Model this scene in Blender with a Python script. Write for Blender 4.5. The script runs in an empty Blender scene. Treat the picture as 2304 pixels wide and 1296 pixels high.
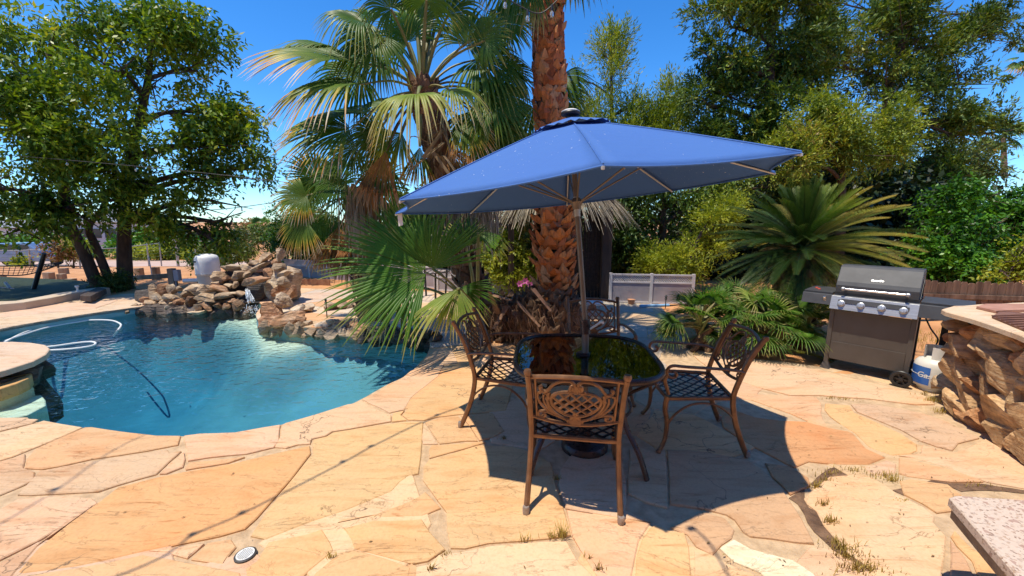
import bpy, math, random
import numpy as np
from mathutils import Vector, Matrix, noise, geometry
R = math.radians
random.seed(7); rng = np.random.default_rng(7)
scn = bpy.context.scene
# ---------------------------------------------------------------- camera, world, sun, exposure
F = 900.0; PITCH = R(9.5); EYE = 1.65
cam_d = bpy.data.cameras.new("camera"); cam = bpy.data.objects.new("camera", cam_d)
scn.collection.objects.link(cam)
cam_d.sensor_width = 36; cam_d.lens = F/2304*36; cam_d.clip_end = 2000; cam_d.clip_start = 0.05
cam.location = (0, 0, EYE); cam.rotation_euler = (math.pi/2-PITCH, 0, 0)
scn.camera = cam
SUN = Vector((-0.251, -0.139, 1.0)).normalized()
sun_el = math.asin(SUN.z); sun_az = math.atan2(SUN.x, SUN.y)
w = bpy.data.worlds.new("World"); scn.world = w; w.use_nodes = True
nt = w.node_tree; bg = nt.nodes["Background"]
sky = nt.nodes.new("ShaderNodeTexSky"); sky.sky_type = 'NISHITA'; sky.sun_disc = False
sky.sun_elevation = sun_el; sky.sun_rotation = sun_az; sky.altitude = 300
sky.air_density = 0.9; sky.dust_density = 0.05; sky.ozone_density = 2.2
hs = nt.nodes.new("ShaderNodeHueSaturation"); hs.inputs['Saturation'].default_value = 1.3
hs.inputs['Hue'].default_value = 0.497
mu = nt.nodes.new("ShaderNodeMix"); mu.data_type = 'RGBA'; mu.blend_type = 'MULTIPLY'; mu.inputs[0].default_value = 1.0
mu.inputs[7].default_value = (.68, .96, 1.20, 1)
nt.links.new(sky.outputs[0], hs.inputs['Color']); nt.links.new(hs.outputs[0], mu.inputs[6]); nt.links.new(mu.outputs[2], bg.inputs[0])
bg.inputs[1].default_value = 0.15
sd = bpy.data.lights.new("sun", 'SUN'); so = bpy.data.objects.new("sun", sd); scn.collection.objects.link(so)
sd.energy = 4.1; sd.angle = R(0.5); sd.color = (1.0, 0.92, 0.76)
so.rotation_euler = SUN.to_track_quat('Z', 'Y').to_euler()
scn.view_settings.view_transform = 'Standard'; scn.view_settings.look = 'None'
scn.view_settings.exposure = 0.38; scn.view_settings.gamma = 1.0
scn.cycles.max_bounces = 8; scn.cycles.transparent_max_bounces = 12
scn.cycles.diffuse_bounces = 3; scn.cycles.glossy_bounces = 3; scn.cycles.transmission_bounces = 4
scn.cycles.use_adaptive_sampling = True; scn.cycles.adaptive_threshold = 0.02

# ---------------------------------------------------------------- picture -> place
def ray(px, py):
    u = (px-1152)/F; v = (648-py)/F
    return (u, math.cos(PITCH)+v*math.sin(PITCH), -math.sin(PITCH)+v*math.cos(PITCH))
def G(px, py, z=0.0):
    r = ray(px, py); t = (z-EYE)/r[2]; return (r[0]*t, r[1]*t)
def A(px, py, Y):
    r = ray(px, py); t = Y/r[1]; return Vector((r[0]*t, Y, EYE+r[2]*t))

# ---------------------------------------------------------------- object helpers
COL = scn.collection
def tag(o, label=None, cat=None, group=None, kind=None):
    if label: o["label"] = label
    if cat: o["category"] = cat
    if group: o["group"] = group
    if kind: o["kind"] = kind
    return o
def thing(name, label, cat, loc=(0, 0, 0), rz=0, group=None):
    o = bpy.data.objects.new(name, None); COL.objects.link(o); o.empty_display_size = 0.1
    o.location = loc; o.rotation_euler = (0, 0, rz)
    return tag(o, label, cat, group)
def root_of(p):
    while p.parent: p = p.parent
    return p
def link(name, me, mat, parent, local):
    o = bpy.data.objects.new(name, me); COL.objects.link(o)
    if mat: me.materials.append(mat)
    if parent is not None:
        o.parent = parent
        if not local:
            rt = root_of(parent)
            if rt.type == 'EMPTY':
                me.transform(Matrix.Translation(-Vector(rt.location)))
    return o
def copy_tree(o, parent=None):
    c = o.copy(); COL.objects.link(c); c.parent = parent
    for ch in list(o.children): copy_tree(ch, c)
    return c

class MB:
    def __init__(s): s.v = []; s.f = []; s.c = []; s.n = 0; s.usec = False
    def add(s, vs, fs, col=None):
        k = s.n
        vs = [tuple(p) for p in vs]
        s.v += vs; s.n += len(vs)
        s.f += [tuple(i+k for i in f) for f in fs]
        if col is not None: s.usec = True
        s.c += [col if col is not None else (1, 1, 1, 1)]*len(vs)
        return s
    def box(s, c, size, rot=None, col=None):
        x, y, z = [a/2 for a in size]
        vs = [Vector(p) for p in ((-x,-y,-z),(x,-y,-z),(x,y,-z),(-x,y,-z),(-x,-y,z),(x,-y,z),(x,y,z),(-x,y,z))]
        if rot is not None:
            M = rot if isinstance(rot, Matrix) else Matrix.Rotation(rot, 3, 'Z')
            vs = [M @ p for p in vs]
        c = Vector(c)
        return s.add([p+c for p in vs], [(0,3,2,1),(4,5,6,7),(0,1,5,4),(1,2,6,5),(2,3,7,6),(3,0,4,7)], col)
    def beam(s, a, b, w, h, col=None):
        a = Vector(a); b = Vector(b); d = (b-a); L = d.length; d.normalize()
        up = Vector((0,0,1)) if abs(d.z) < .95 else Vector((0,1,0))
        x = d.cross(up).normalized(); z = x.cross(d).normalized()
        vs = []
        for p in (a, b):
            for sx, sz in ((-1,-1),(1,-1),(1,1),(-1,1)): vs.append(p+x*sx*w/2+z*sz*h/2)
        return s.add(vs, [(0,1,2,3),(7,6,5,4),(0,4,5,1),(1,5,6,2),(2,6,7,3),(3,7,4,0)], col)
    def tube(s, pts, r, n=8, closed=False, flat=None, cap=True, up=None, col=None):
        """flat=(a,b): ellipse half axes factors, first along 'up' x tangent"""
        pts = [Vector(p) for p in pts]; m = len(pts)
        rad = r if isinstance(r, (list, tuple)) else [r]*m
        T = []
        for i in range(m):
            if closed: t = pts[(i+1) % m]-pts[i-1]
            else: t = pts[min(i+1, m-1)]-pts[max(i-1, 0)]
            T.append(t.normalized() if t.length > 1e-9 else Vector((0,0,1)))
        u = Vector(up) if up is not None else (Vector((0,0,1)) if abs(T[0].z) < .9 else Vector((0,1,0)))
        x = T[0].cross(u).normalized(); vs = []
        fa, fb = flat if flat else (1, 1)
        for i in range(m):
            if up is not None:
                x = T[i].cross(u)
                x = x.normalized() if x.length > 1e-6 else Vector((1,0,0))
            else:
                x = (x-T[i]*x.dot(T[i])).normalized()
            y = x.cross(T[i]).normalized()
            for k in range(n):
                a = 2*math.pi*k/n
                vs.append(pts[i]+x*math.cos(a)*rad[i]*fa+y*math.sin(a)*rad[i]*fb)
        fs = []
        for i in range(m if closed else m-1):
            j = (i+1) % m
            for k in range(n):
                l = (k+1) % n; fs.append((i*n+k, i*n+l, j*n+l, j*n+k))
        if cap and not closed:
            fs.append(tuple(range(n))[::-1]); fs.append(tuple((m-1)*n+k for k in range(n)))
        return s.add(vs, fs, col)
    def lathe(s, prof, c=(0,0,0), n=24, axis='Z', col=None, cap=True):
        c = Vector(c); vs = []; fs = []
        for r, z in prof:
            for k in range(n):
                a = 2*math.pi*k/n
                p = (r*math.cos(a), r*math.sin(a), z)
                if axis == 'X': p = (z, r*math.cos(a), r*math.sin(a))
                if axis == 'Y': p = (r*math.cos(a), z, r*math.sin(a))
                vs.append(Vector(p)+c)
        for i in range(len(prof)-1):
            for k in range(n):
                l = (k+1) % n; fs.append((i*n+k, i*n+l, (i+1)*n+l, (i+1)*n+k))
        if cap: fs.append(tuple(range(n))[::-1]); fs.append(tuple((len(prof)-1)*n+k for k in range(n)))
        return s.add(vs, fs, col)
    def prism(s, poly, z0, z1, col=None, top_inset=0.0):
        n = len(poly); P = [Vector((p[0], p[1], 0)) for p in poly]
        cx = sum((p.x for p in P))/n; cy = sum((p.y for p in P))/n
        vs = [(p.x, p.y, z0) for p in P]
        top = []
        for p in P:
            d = Vector((p.x-cx, p.y-cy, 0)); L = d.length
            q = p-d*(top_inset/L) if L > 1e-6 else p
            top.append((q.x, q.y, z1))
        if top_inset:
            vs += [(p.x, p.y, z1-top_inset*0.8) for p in P]+top
            fs = [(i, (i+1) % n, n+(i+1) % n, n+i) for i in range(n)]
            fs += [(n+i, n+(i+1) % n, 2*n+(i+1) % n, 2*n+i) for i in range(n)]
            base = 2*n
        else:
            vs += top; fs = [(i, (i+1) % n, n+(i+1) % n, n+i) for i in range(n)]; base = n
        tri = geometry.tessellate_polygon([[Vector((p[0], p[1], 0)) for p in top]])
        fs += [tuple(base+i for i in t) for t in tri]
        fs += [tuple(i for i in t)[::-1] for t in tri]
        return s.add(vs, fs, col)
    def mesh(s, name):
        me = bpy.data.meshes.new(name); me.from_pydata(s.v, [], s.f)
        if s.usec:
            a = me.color_attributes.new("Col", 'FLOAT_COLOR', 'POINT')
            a.data.foreach_set("color", np.array(s.c, dtype=np.float32).ravel())
        return me
    def build(s, name, mat, parent=None, local=False, smooth=True, bevel=0, angle=40):
        me = s.mesh(name)
        if smooth and len(me.polygons):
            me.polygons.foreach_set("use_smooth", [True]*len(me.polygons))
            try: me.set_sharp_from_angle(angle=R(angle))
            except Exception: pass
        me.update()
        o = link(name, me, mat, parent, local)
        if bevel:
            b = o.modifiers.new("bevel", 'BEVEL'); b.width = bevel; b.segments = 2; b.limit_method = 'ANGLE'
            b.angle_limit = R(35)
        return o

def np_mesh(name, V, Q, mat, parent=None, uv=None, local=False, smooth=False, col=None):
    """V (N,3), Q (M,k) with k = 3 or 4; uv (N,2) per vertex"""
    V = np.asarray(V, dtype=np.float32); Q = np.asarray(Q, dtype=np.int32); k = Q.shape[1]
    me = bpy.data.meshes.new(name)
    me.vertices.add(len(V)); me.vertices.foreach_set("co", V.ravel())
    me.loops.add(Q.size); me.loops.foreach_set("vertex_index", Q.ravel())
    me.polygons.add(len(Q)); me.polygons.foreach_set("loop_start", np.arange(len(Q), dtype=np.int32)*k)
    if smooth: me.polygons.foreach_set("use_smooth", np.ones(len(Q), dtype=bool))
    if uv is not None:
        l = me.uv_layers.new(name="UVMap")
        l.data.foreach_set("uv", np.asarray(uv, dtype=np.float32)[Q.ravel()].ravel())
    if col is not None:
        a = me.color_attributes.new("Col", 'FLOAT_COLOR', 'POINT')
        a.data.foreach_set("color", np.asarray(col, dtype=np.float32).ravel())
    me.update(calc_edges=True)
    return link(name, me, mat, parent, local)

# ---------------------------------------------------------------- materials
MATS = {}
def newmat(name):
    m = bpy.data.materials.new(name); m.use_nodes = True; MATS[name] = m
    t = m.node_tree; b = t.nodes["Principled BSDF"]; return m, t, b
def N(t, kind, **kw):
    n = t.nodes.new(kind)
    for k, v in kw.items():
        if k in n.inputs: n.inputs[k].default_value = v
        else: setattr(n, k, v)
    return n
def ramp(t, fac, stops):
    r = t.nodes.new("ShaderNodeValToRGB"); e = r.color_ramp.elements
    while len(e) < len(stops): e.new(0.5)
    for i, (p, c) in enumerate(stops):
        e[i].position = p; e[i].color = (*c, 1) if len(c) == 3 else c
    t.links.new(fac, r.inputs[0]); return r.outputs[0]
def mixc(t, a, b, fac, mode='MIX'):
    n = t.nodes.new("ShaderNodeMix"); n.data_type = 'RGBA'; n.blend_type = mode
    for s, v in ((0, fac), (6, a), (7, b)):
        if hasattr(v, 'is_output'): t.links.new(v, n.inputs[s])
        elif s == 0: n.inputs[0].default_value = v
        else: n.inputs[s].default_value = (*v, 1) if len(v) == 3 else v
    return n.outputs[2]
def noise_t(t, scale, detail=4, rough=.55, stretch=None, rot=0, dist=0.0):
    tc = t.nodes.new("ShaderNodeTexCoord"); vec = tc.outputs['Object']
    if stretch:
        mp = t.nodes.new("ShaderNodeMapping"); mp.inputs['Scale'].default_value = stretch
        mp.inputs['Rotation'].default_value = (0, 0, rot); t.links.new(vec, mp.inputs[0]); vec = mp.outputs[0]
    n = N(t, "ShaderNodeTexNoise", Scale=scale, Detail=detail, Roughness=rough, Distortion=dist)
    t.links.new(vec, n.inputs['Vector']); return n.outputs['Fac']
def bump(t, b, h, strength=.3, dist=.01):
    n = N(t, "ShaderNodeBump", Strength=strength, Distance=dist)
    t.links.new(h, n.inputs['Height']); t.links.new(n.outputs[0], b.inputs['Normal']); return n
def simple(name, c1, c2=None, scale=8, rough=.6, metal=0, bmp=0, bdist=.01, detail=5, stretch=None, spec=.5, coat=0, contrast=(.35, .65)):
    m, t, b = newmat(name)
    b.inputs['Roughness'].default_value = rough; b.inputs['Metallic'].default_value = metal
    b.inputs['Specular IOR Level'].default_value = spec
    if coat: b.inputs['Coat Weight'].default_value = coat; b.inputs['Coat Roughness'].default_value = .15
    if c2 is None: b.inputs['Base Color'].default_value = (*c1, 1)
    else:
        n = noise_t(t, scale, detail, stretch=stretch)
        t.links.new(ramp(t, n, [(contrast[0], c1), (contrast[1], c2)]), b.inputs['Base Color'])
    if bmp:
        n2 = noise_t(t, scale*2.7, 6, .65, stretch=stretch); bump(t, b, n2, bmp, bdist)
    return m
def leafmat(name, dark, mid, light, trans=.35, rough=.45, extra=None, hue_noise=1.5):
    """random per leaf colour, plus patches through the crown"""
    m, t, b = newmat(name)
    g = t.nodes.new("ShaderNodeNewGeometry")
    n = noise_t(t, hue_noise, 2)
    ad = N(t, "ShaderNodeMath", operation='MULTIPLY_ADD'); t.links.new(g.outputs['Random Per Island'], ad.inputs[0])
    ad.inputs[1].default_value = .6; 
    mu = N(t, "ShaderNodeMath", operation='MULTIPLY_ADD'); t.links.new(n, mu.inputs[0]); mu.inputs[1].default_value = 1.6; mu.inputs[2].default_value = -.6
    t.links.new(mu.outputs[0], ad.inputs[2])
    stops = [(0.0, dark), (.42, mid), (.84, light)]
    if extra: stops.append((1.0, extra))
    c = ramp(t, ad.outputs[0], stops)
    t.links.new(c, b.inputs['Base Color']); b.inputs['Roughness'].default_value = rough
    b.inputs['Specular IOR Level'].default_value = .35
    tr = t.nodes.new("ShaderNodeBsdfTranslucent")
    bright = mixc(t, c, (1.0, 1.0, .35), 1.0, 'MULTIPLY'); t.links.new(bright, tr.inputs[0])
    ms = t.nodes.new("ShaderNodeMixShader"); ms.inputs[0].default_value = trans
    t.links.new(b.outputs[0], ms.inputs[1]); t.links.new(tr.outputs[0], ms.inputs[2])
    t.links.new(ms.outputs[0], t.nodes["Material Output"].inputs[0])
    return m
# ================================================================ SETTING
def inside(poly, x, y):
    c = False; n = len(poly)
    for i in range(n):
        x1, y1 = poly[i][:2]; x2, y2 = poly[i-1][:2]
        if (y1 > y) != (y2 > y) and x < (x2-x1)*(y-y1)/(y2-y1)+x1: c = not c
    return c
def seg_near(poly, x, y):
    best = (1e9, 0, 0)
    n = len(poly)
    for i in range(n):
        x1, y1 = poly[i][:2]; x2, y2 = poly[(i+1) % n][:2]
        dx, dy = x2-x1, y2-y1; L = dx*dx+dy*dy
        t = max(0, min(1, ((x-x1)*dx+(y-y1)*dy)/L)) if L else 0
        qx, qy = x1+t*dx, y1+t*dy; d = math.hypot(x-qx, y-qy)
        if d < best[0]: best = (d, qx, qy)
    return best
def smooth_closed(P, k=3):
    out = []
    n = len(P)
    for i in range(n):
        p0, p1, p2, p3 = [Vector((*P[(i+j-1) % n], 0)) for j in range(4)]
        for s in range(k):
            t = s/k
            q = 0.5*((2*p1)+(-p0+p2)*t+(2*p0-5*p1+4*p2-p3)*t*t+(-p0+3*p1-3*p2+p3)*t**3)
            out.append((q.x, q.y))
    return out
WATER_Z = -0.13
pool_px = [(0,940),(70,948),(160,964),(280,975),(400,982),(540,972),(640,954),(740,925),(800,905),(870,866),(905,850),(930,832),(948,812),(962,795),
           (965,783),(900,770),(800,760),(700,755),(620,748),(586,740),(578,722),(590,700),(570,688),(520,694),(440,700),(330,700),(300,692),(200,706),(100,722),(0,740),(-150,772)]
def pool_pt(i, p):
    return G(p[0], p[1], WATER_Z if 14 <= i <= 25 else 0)
POOL = smooth_closed([pool_pt(i, p) for i, p in enumerate(pool_px)]+[(-12.5,3.9),(-9.5,2.4),(-6.3,2.9)], 3)

# ---- materials of the ground
def stone_mat(name):
    m, t, b = newmat(name)
    at = N(t, "ShaderNodeVertexColor"); at.layer_name = "Col"
    streak = noise_t(t, 2.2, 6, .6, stretch=(1.0, 4.5, 1), rot=.5, dist=.6)
    blot = noise_t(t, 1.1, 5, .6, dist=.4)
    fine = noise_t(t, 60, 4, .7)
    c = mixc(t, at.outputs[0], ramp(t, streak, [(.3, (.84,.72,.60)), (.5, (1,1,1)), (.72, (1.08,1.04,.98))]), .8, 'MULTIPLY')
    c = mixc(t, c, ramp(t, blot, [(.32, (1.08,.86,.72)), (.5, (1,1,1)), (.68, (.92,.95,1.0))]), .75, 'MULTIPLY')
    c = mixc(t, c, ramp(t, fine, [(.3, (.80,.78,.76)), (.55, (1.03,1.03,1.03))]), .6, 'MULTIPLY')
    # dark specks of dirt
    sp = noise_t(t, 26, 2, .5); c = mixc(t, c, (.22,.13,.07), ramp(t, sp, [(.74, (0,0,0)), (.80, (.7,.7,.7))]))
    # thin hairline cracks
    vo = N(t, "ShaderNodeTexVoronoi", Scale=1.15, feature='DISTANCE_TO_EDGE')
    tc = t.nodes.new("ShaderNodeTexCoord"); nz = N(t, "ShaderNodeTexNoise", Scale=2.5, Detail=5.0)
    t.links.new(tc.outputs['Object'], nz.inputs['Vector'])
    va = N(t, "ShaderNodeVectorMath", operation='MULTIPLY_ADD'); t.links.new(nz.outputs['Color'], va.inputs[0])
    va.inputs[1].default_value = (.9,.9,.9); t.links.new(tc.outputs['Object'], va.inputs[2]); t.links.new(va.outputs[0], vo.inputs['Vector'])
    msk = ramp(t, blot, [(.52, (0,0,0)), (.60, (1,1,1))])
    crk = ramp(t, vo.outputs['Distance'], [(.0, (1,1,1)), (.007, (0,0,0))])
    cm = mixc(t, crk, msk, 1.0, 'MULTIPLY')
    c = mixc(t, c, (.16,.10,.06), cm)
    lay = noise_t(t, 1.5, 9, .60, stretch=(1.0, 3.2, 1), rot=.5, dist=.9)
    edge = ramp(t, lay, [(.352, (0,0,0)), (.358, (1,1,1)), (.364, (0,0,0)), (.515, (0,0,0)), (.520, (.8,.8,.8)), (.526, (0,0,0)), (.66, (0,0,0)), (.666, (1,1,1)), (.672, (0,0,0))])
    gate = ramp(t, noise_t(t, 1.7, 3), [(.50, (0,0,0)), (.60, (.85,.85,.85))])
    c = mixc(t, c, (.24,.13,.06), mixc(t, edge, gate, 1.0, 'MULTIPLY'))
    veins = noise_t(t, 3.2, 7, .65, stretch=(.8, 6, 1), rot=.5, dist=1.2)
    c = mixc(t, c, ramp(t, veins, [(.30, (.62,.44,.30)), (.40, (1,1,1)), (.66, (1,1,1)), (.74, (1.10,1.08,1.05))]), .75, 'MULTIPLY')
    t.links.new(c, b.inputs['Base Color']); b.inputs['Roughness'].default_value = .78
    b.inputs['Specular IOR Level'].default_value = .3
    stp = ramp(t, lay, [(.352, (0,0,0)), (.362, (.35,.35,.35)), (.515, (.4,.4,.4)), (.525, (.7,.7,.7)), (.66, (.75,.75,.75)), (.67, (1,1,1))])
    b1 = N(t, "ShaderNodeBump", Strength=.7, Distance=.010); t.links.new(stp, b1.inputs['Height'])
    b2 = N(t, "ShaderNodeBump", Strength=.45, Distance=.004); t.links.new(fine, b2.inputs['Height'])
    t.links.new(b1.outputs[0], b2.inputs['Normal']); t.links.new(b2.outputs[0], b.inputs['Normal'])
    return m
M_flag = stone_mat("flagstone")
M_mortar = simple("mortar", (.46,.31,.18), (.64,.45,.27), 14, .9, bmp=1, bdist=.012)
M_dirt = simple("dirt", (.44,.19,.07), (.62,.31,.13), 1.6, .95, bmp=.8, bdist=.05, contrast=(.3,.7))
M_plaster = simple("pool_plaster", (.17,.36,.37), (.25,.46,.46), 1.5, .7, bmp=.2, bdist=.01)
M_shelf = simple("shelf_plaster", (.62,.66,.50), (.72,.74,.58), 6, .7, bmp=.2)
M_concrete = simple("warm_concrete", (.50,.38,.26), (.58,.46,.33), 3, .85, bmp=.3)

PATIO_OUT = [(-16,6.3),(-12.5,3.6),(-9.5,2.1),(-7,1.5),(-7,-2.5),(7,-2.5),(6.5,3.4),(4.9,4.15),(4.3,4.85),G(1850,826),G(1750,812),G(1640,803),G(1565,785),G(1525,750),G(1508,715),(3.1,8.6),
             (-0.8,9.4),(-2.6,9.4),G(740,650),G(650,648),(-6.6,9.0),G(345,655),G(215,668),G(120,685),G(0,702)]
m = MB()
vs3 = [Vector((*p, 0)) for p in PATIO_OUT]; ho = [Vector((*p, 0)) for p in POOL]
tri = geometry.tessellate_polygon([vs3, ho]); allv = vs3+ho
m.add([(p.x, p.y, 0) for p in allv], [tuple(t) for t in tri])
# lip of mortar down into the pool
n = len(ho); m.add([(p.x, p.y, 0) for p in ho]+[(p.x, p.y, -.05) for p in ho], [(i, (i+1) % n, n+(i+1) % n, n+i) for i in range(n)])
tag(m.build("patio_paving_bed", M_mortar, smooth=False), kind="structure")

# ---- flagstones: traced near the camera, irregular cells beyond
def c4(x,y): return (x*.3472, 930+y*.3472)
def c5(x,y): return (700+x*.3472, 1000+y*.3472)
def c6(x,y): return (1700+x*.3442, 850+y*.3442)
def cm_(x,y): return (600+x*.2604, 780+y*.2604)
def cs(x,y): return (1400+x*.2284, 1000+y*.2284)
def fp(x,y): return (x, y)
SC = dict(P=(.66,.455,.31), C=(.66,.42,.20), T=(.62,.375,.19), O=(.62,.31,.10), Y=(.52,.405,.27), K=(.54,.29,.145), W=(.80,.68,.49), B=(.50,.335,.20), L=(.70,.52,.33), V=(.55,.42,.29))
STONES = [
 (c4,'P',[(-400,10),(-100,25),(100,38),(250,45),(215,70),(0,122),(-400,170)]),
 (c4,'L',[(0,132),(200,80),(290,54),(535,98),(420,150),(300,200),(200,240),(90,285),(0,312),(-400,380),(-400,200)]),
 (c4,'T',[(550,100),(600,98),(860,135),(1020,150),(1175,152),(1160,210),(950,250),(600,305),(400,350),(270,372),(165,362),(180,300),(230,240),(355,185)]),
 (c4,'Y',[(-400,420),(-100,345),(90,298),(165,270),(150,360),(232,385),(228,440),(120,490),(0,540),(-400,650)]),
 (c4,'V',[(245,392),(420,350),(600,322),(950,266),(1085,242),(1105,265),(1178,252),(1100,318),(1015,402),(900,435),(760,475),(640,515),(430,528),(200,540),(110,540)]),
 (c4,'P',[(-400,720),(0,635),(120,565),(380,548),(600,560),(640,590),(500,690),(250,838),(0,962),(-400,1130)]),
 (c4,'O',[(765,490),(1020,424),(1190,390),(1500,338),(1830,258),(2008,218),(2018,268),(1900,428),(1780,555),(1660,690),(1585,758),(1420,806),(1180,855),(930,910),(500,1004),(150,1050),(120,1040),(250,885),(450,722),(650,580)]),
 (c4,'B',[(-400,1160),(0,985),(250,855),(400,755),(600,612),(640,596),(440,716),(240,880),(100,1044),(60,1100),(-100,1300),(-400,1300)]),
 (c4,'P',[(1192,262),(1205,305),(1190,355),(1080,398),(1035,402),(1110,325)]),
 (c4,'P',[(1195,155),(1300,140),(1530,130),(1700,100),(1818,80),(1812,190),(1775,228),(1600,270),(1350,295),(1218,318),(1208,240)]),
 (c4,'T',[(1225,330),(1500,300),(1590,292),(1480,328),(1205,376),(1195,365)]),
 (c4,'C',[(1665,965),(1740,845),(2000,795),(2088,762),(2143,850),(2163,900),(2080,970),(1980,1054),(1850,1150),(1600,1100),(1590,1020)]),
 (c4,'C',[(160,1062),(500,1012),(930,925),(1090,945),(1250,975),(1440,1010),(1560,1040),(1590,1110),(1700,1180),(1700,1300),(-60,1300),(100,1110)]),
 (c4,'P',[(960,905),(1180,868),(1330,850),(1280,900),(1220,950),(1100,930)]),
 (c4,'T',[(1345,850),(1500,825),(1540,870),(1490,930),(1450,985),(1240,958),(1295,900)]),
 (cm_,'P',[(825,462),(1000,380),(1180,272),(1240,218),(1300,195),(1335,150),(1390,80),(1440,30),(1600,20),(1650,150),(1532,165),(1480,265),(1250,445),(1192,550),(1062,580),(885,500)]),
 (cm_,'P',[(158,672),(420,598),(700,508),(768,500),(815,472),(900,518),(1020,578),(1078,602),(1076,655),(830,700),(570,740),(510,780),(392,805),(378,850),(270,856),(170,886),(76,874),(122,780),(128,690)]),
 (cm_,'C',[(1088,588),(1190,560),(1158,600),(1208,645),(1084,658)]),
 (cm_,'C',[(1535,195),(1700,165),(2050,190),(2125,360),(2070,560),(1950,575),(1650,596),(1480,615),(1365,645),(1222,643),(1168,600),(1255,500),(1485,290)]),
 (cm_,'C',[(1222,654),(1354,655),(1345,800),(1332,960),(1322,1105),(1230,1130),(1160,1180),(1080,1260),(900,1340),(700,1420),(380,1530),(0,1680),(-140,1650),(0,1440),(140,1240),(395,935),(385,860),(402,812),(515,786),(575,750),(830,708)]),
 (cm_,'T',[(1370,665),(1480,628),(1650,608),(1760,700),(1830,822),(1700,827),(1495,848),(1432,755)]),
 (cm_,'L',[(1352,715),(1420,755),(1486,850),(1350,850),(1344,800)]),
 (cm_,'T',[(1420,860),(1495,858),(1880,830),(1890,838),(1740,885),(1405,972),(1400,900)]),
 (cm_,'T',[(1670,604),(1950,582),(2060,740),(1960,795),(1836,820),(1765,700)]),
 (c5,'C',[(765,108),(905,72),(1090,14),(1300,22),(1440,60),(1555,130),(1585,260),(1634,420),(1684,596),(1540,618),(1340,634),(1150,645),(1000,684),(905,680),(884,560),(874,450),(824,380),(764,290),(728,240),(730,150)]),
 (c5,'T',[(175,518),(430,452),(620,385),(700,345),(745,318),(845,418),(720,474),(480,484),(410,476),(210,506)]),
 (c5,'C',[(205,560),(400,506),(620,496),(718,494),(776,580),(872,690),(758,766),(652,784),(480,734),(285,684),(255,620)]),
 (c5,'C',[(185,712),(280,698),(330,708),(636,796),(650,806),(645,852),(610,1000),(-100,1000),(35,835)]),
 (c5,'L',[(826,722),(960,704),(1160,660),(1500,636),(1655,632),(1734,762),(1820,852),(1890,1000),(660,1000),(674,806),(764,780)]),
 (c5,'P',[(1695,604),(1650,436),(1900,474),(2080,506),(2196,524),(2125,640),(2085,850),(2055,1000),(1945,1000),(1828,830),(1750,700)]),
 (c5,'V',[(1608,172),(1700,64),(1950,60),(2010,80),(2040,250),(2050,440),(2200,512),(2080,500),(1900,468),(1648,428),(1600,270)]),
 (cs,'V',[(60,60),(240,70),(420,66),(432,200),(440,420),(436,620),(430,640),(240,580),(60,500)]),
 (cs,'B',[(446,205),(436,66),(640,70),(850,94),(1200,155),(1375,262),(1552,432),(1632,545),(1772,745),(1895,995),(1700,984),(1500,954),(1260,924),(1188,874),(1108,755),(1024,704),(830,652),(470,595)]),
 (cs,'C',[(124,1400),(128,1250),(140,1120),(198,955),(268,835),(325,800),(460,858),(614,884),(672,1044),(684,1290),(680,1400)]),
 (cs,'B',[(470,832),(600,768),(760,690),(830,692),(1010,750),(1095,855),(1072,932),(976,1002),(900,1110),(725,1022),(638,900)]),
 (cs,'W',[(962,1040),(994,1012),(1096,954),(1268,1044),(1500,1106),(1680,1156),(1796,1226),(1890,1300),(1980,1420),(1500,1420),(1350,1276),(1100,1174)]),
 (cs,'L',[(694,1062),(860,1124),(1000,1168),(1290,1292),(1420,1420),(696,1420)]),
 (c6,'L',[(314,800),(334,772),(404,714),(484,655),(640,645),(758,665),(846,714),(946,784),(1096,855),(1174,922),(1170,960),(1204,1002),(1248,1052),(1254,1150),(1234,1296),(1200,1420),(800,1420),(724,1236),(604,1156),(524,1066),(446,976),(396,880),(334,832)]),
 (c6,'C',[(936,684),(1000,670),(1246,704),(1306,744),(1344,780),(1284,800),(1282,878),(1192,896),(1084,828),(964,768)]),
 (c6,'K',[(-260,180),(0,266),(150,284),(320,294),(470,334),(600,360),(636,374),(726,474),(850,530),(740,574),(560,574),(465,570),(350,556),(250,594),(100,516),(-60,434),(-210,330)]),
 (cs,'K',[(1400,196),(1640,232),(1832,342),(1850,416),(1655,510),(1580,424),(1480,330)]),
 (c6,'C',[(454,174),(612,186),(648,236),(800,304),(950,374),(1056,444),(1064,488),(1020,506),(900,516),(744,464),(644,366),(486,258),(446,212)]),
 (c6,'V',[(628,180),(760,180),(900,202),(1100,244),(1246,294),(1396,372),(1462,402),(1326,436),(1286,482),(1180,454),(1074,416),(954,346),(804,284),(664,228)]),
 (c6,'T',[(936,534),(1080,564),(1300,616),(1490,688),(1270,686),(1000,656),(934,636)]),
 (c6,'P',[(1084,446),(1286,498),(1370,474),(1500,406),(1755,560),(2000,720),(2000,800),(1755,732),(1520,692),(1350,636),(1270,598),(1050,536),(934,518),(1074,504)]),
 (c6,'P',[(704,590),(848,544),(920,572),(914,636),(830,646),(764,646)]),
 (c6,'P',[(-150,104),(0,112),(210,122),(396,134),(434,172),(426,238),(462,318),(330,284),(222,236),(0,158)]),
 (fp,'P',[(1560,802),(1640,812),(1760,822),(1850,835),(1900,850),(2000,872),(2080,892),(2104,912),(2060,912),(1960,900),(1850,892),(1780,892),(1700,872),(1600,834)]),
 (c6,'C',[(1266,1044),(1292,1006),(1400,1104),(1640,1284),(1740,1420),(1500,1420),(1400,1200),(1300,1104)]),
 (c6,'P',[(1310,900),(1300,830),(1370,790),(1800,800),(2000,850),(2000,1100),(1700,1200),(1450,1060)]),
 (c6,'B',[(1270,1070),(1390,1210),(1480,1420),(1250,1420),(1264,1160)]),
]
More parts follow.
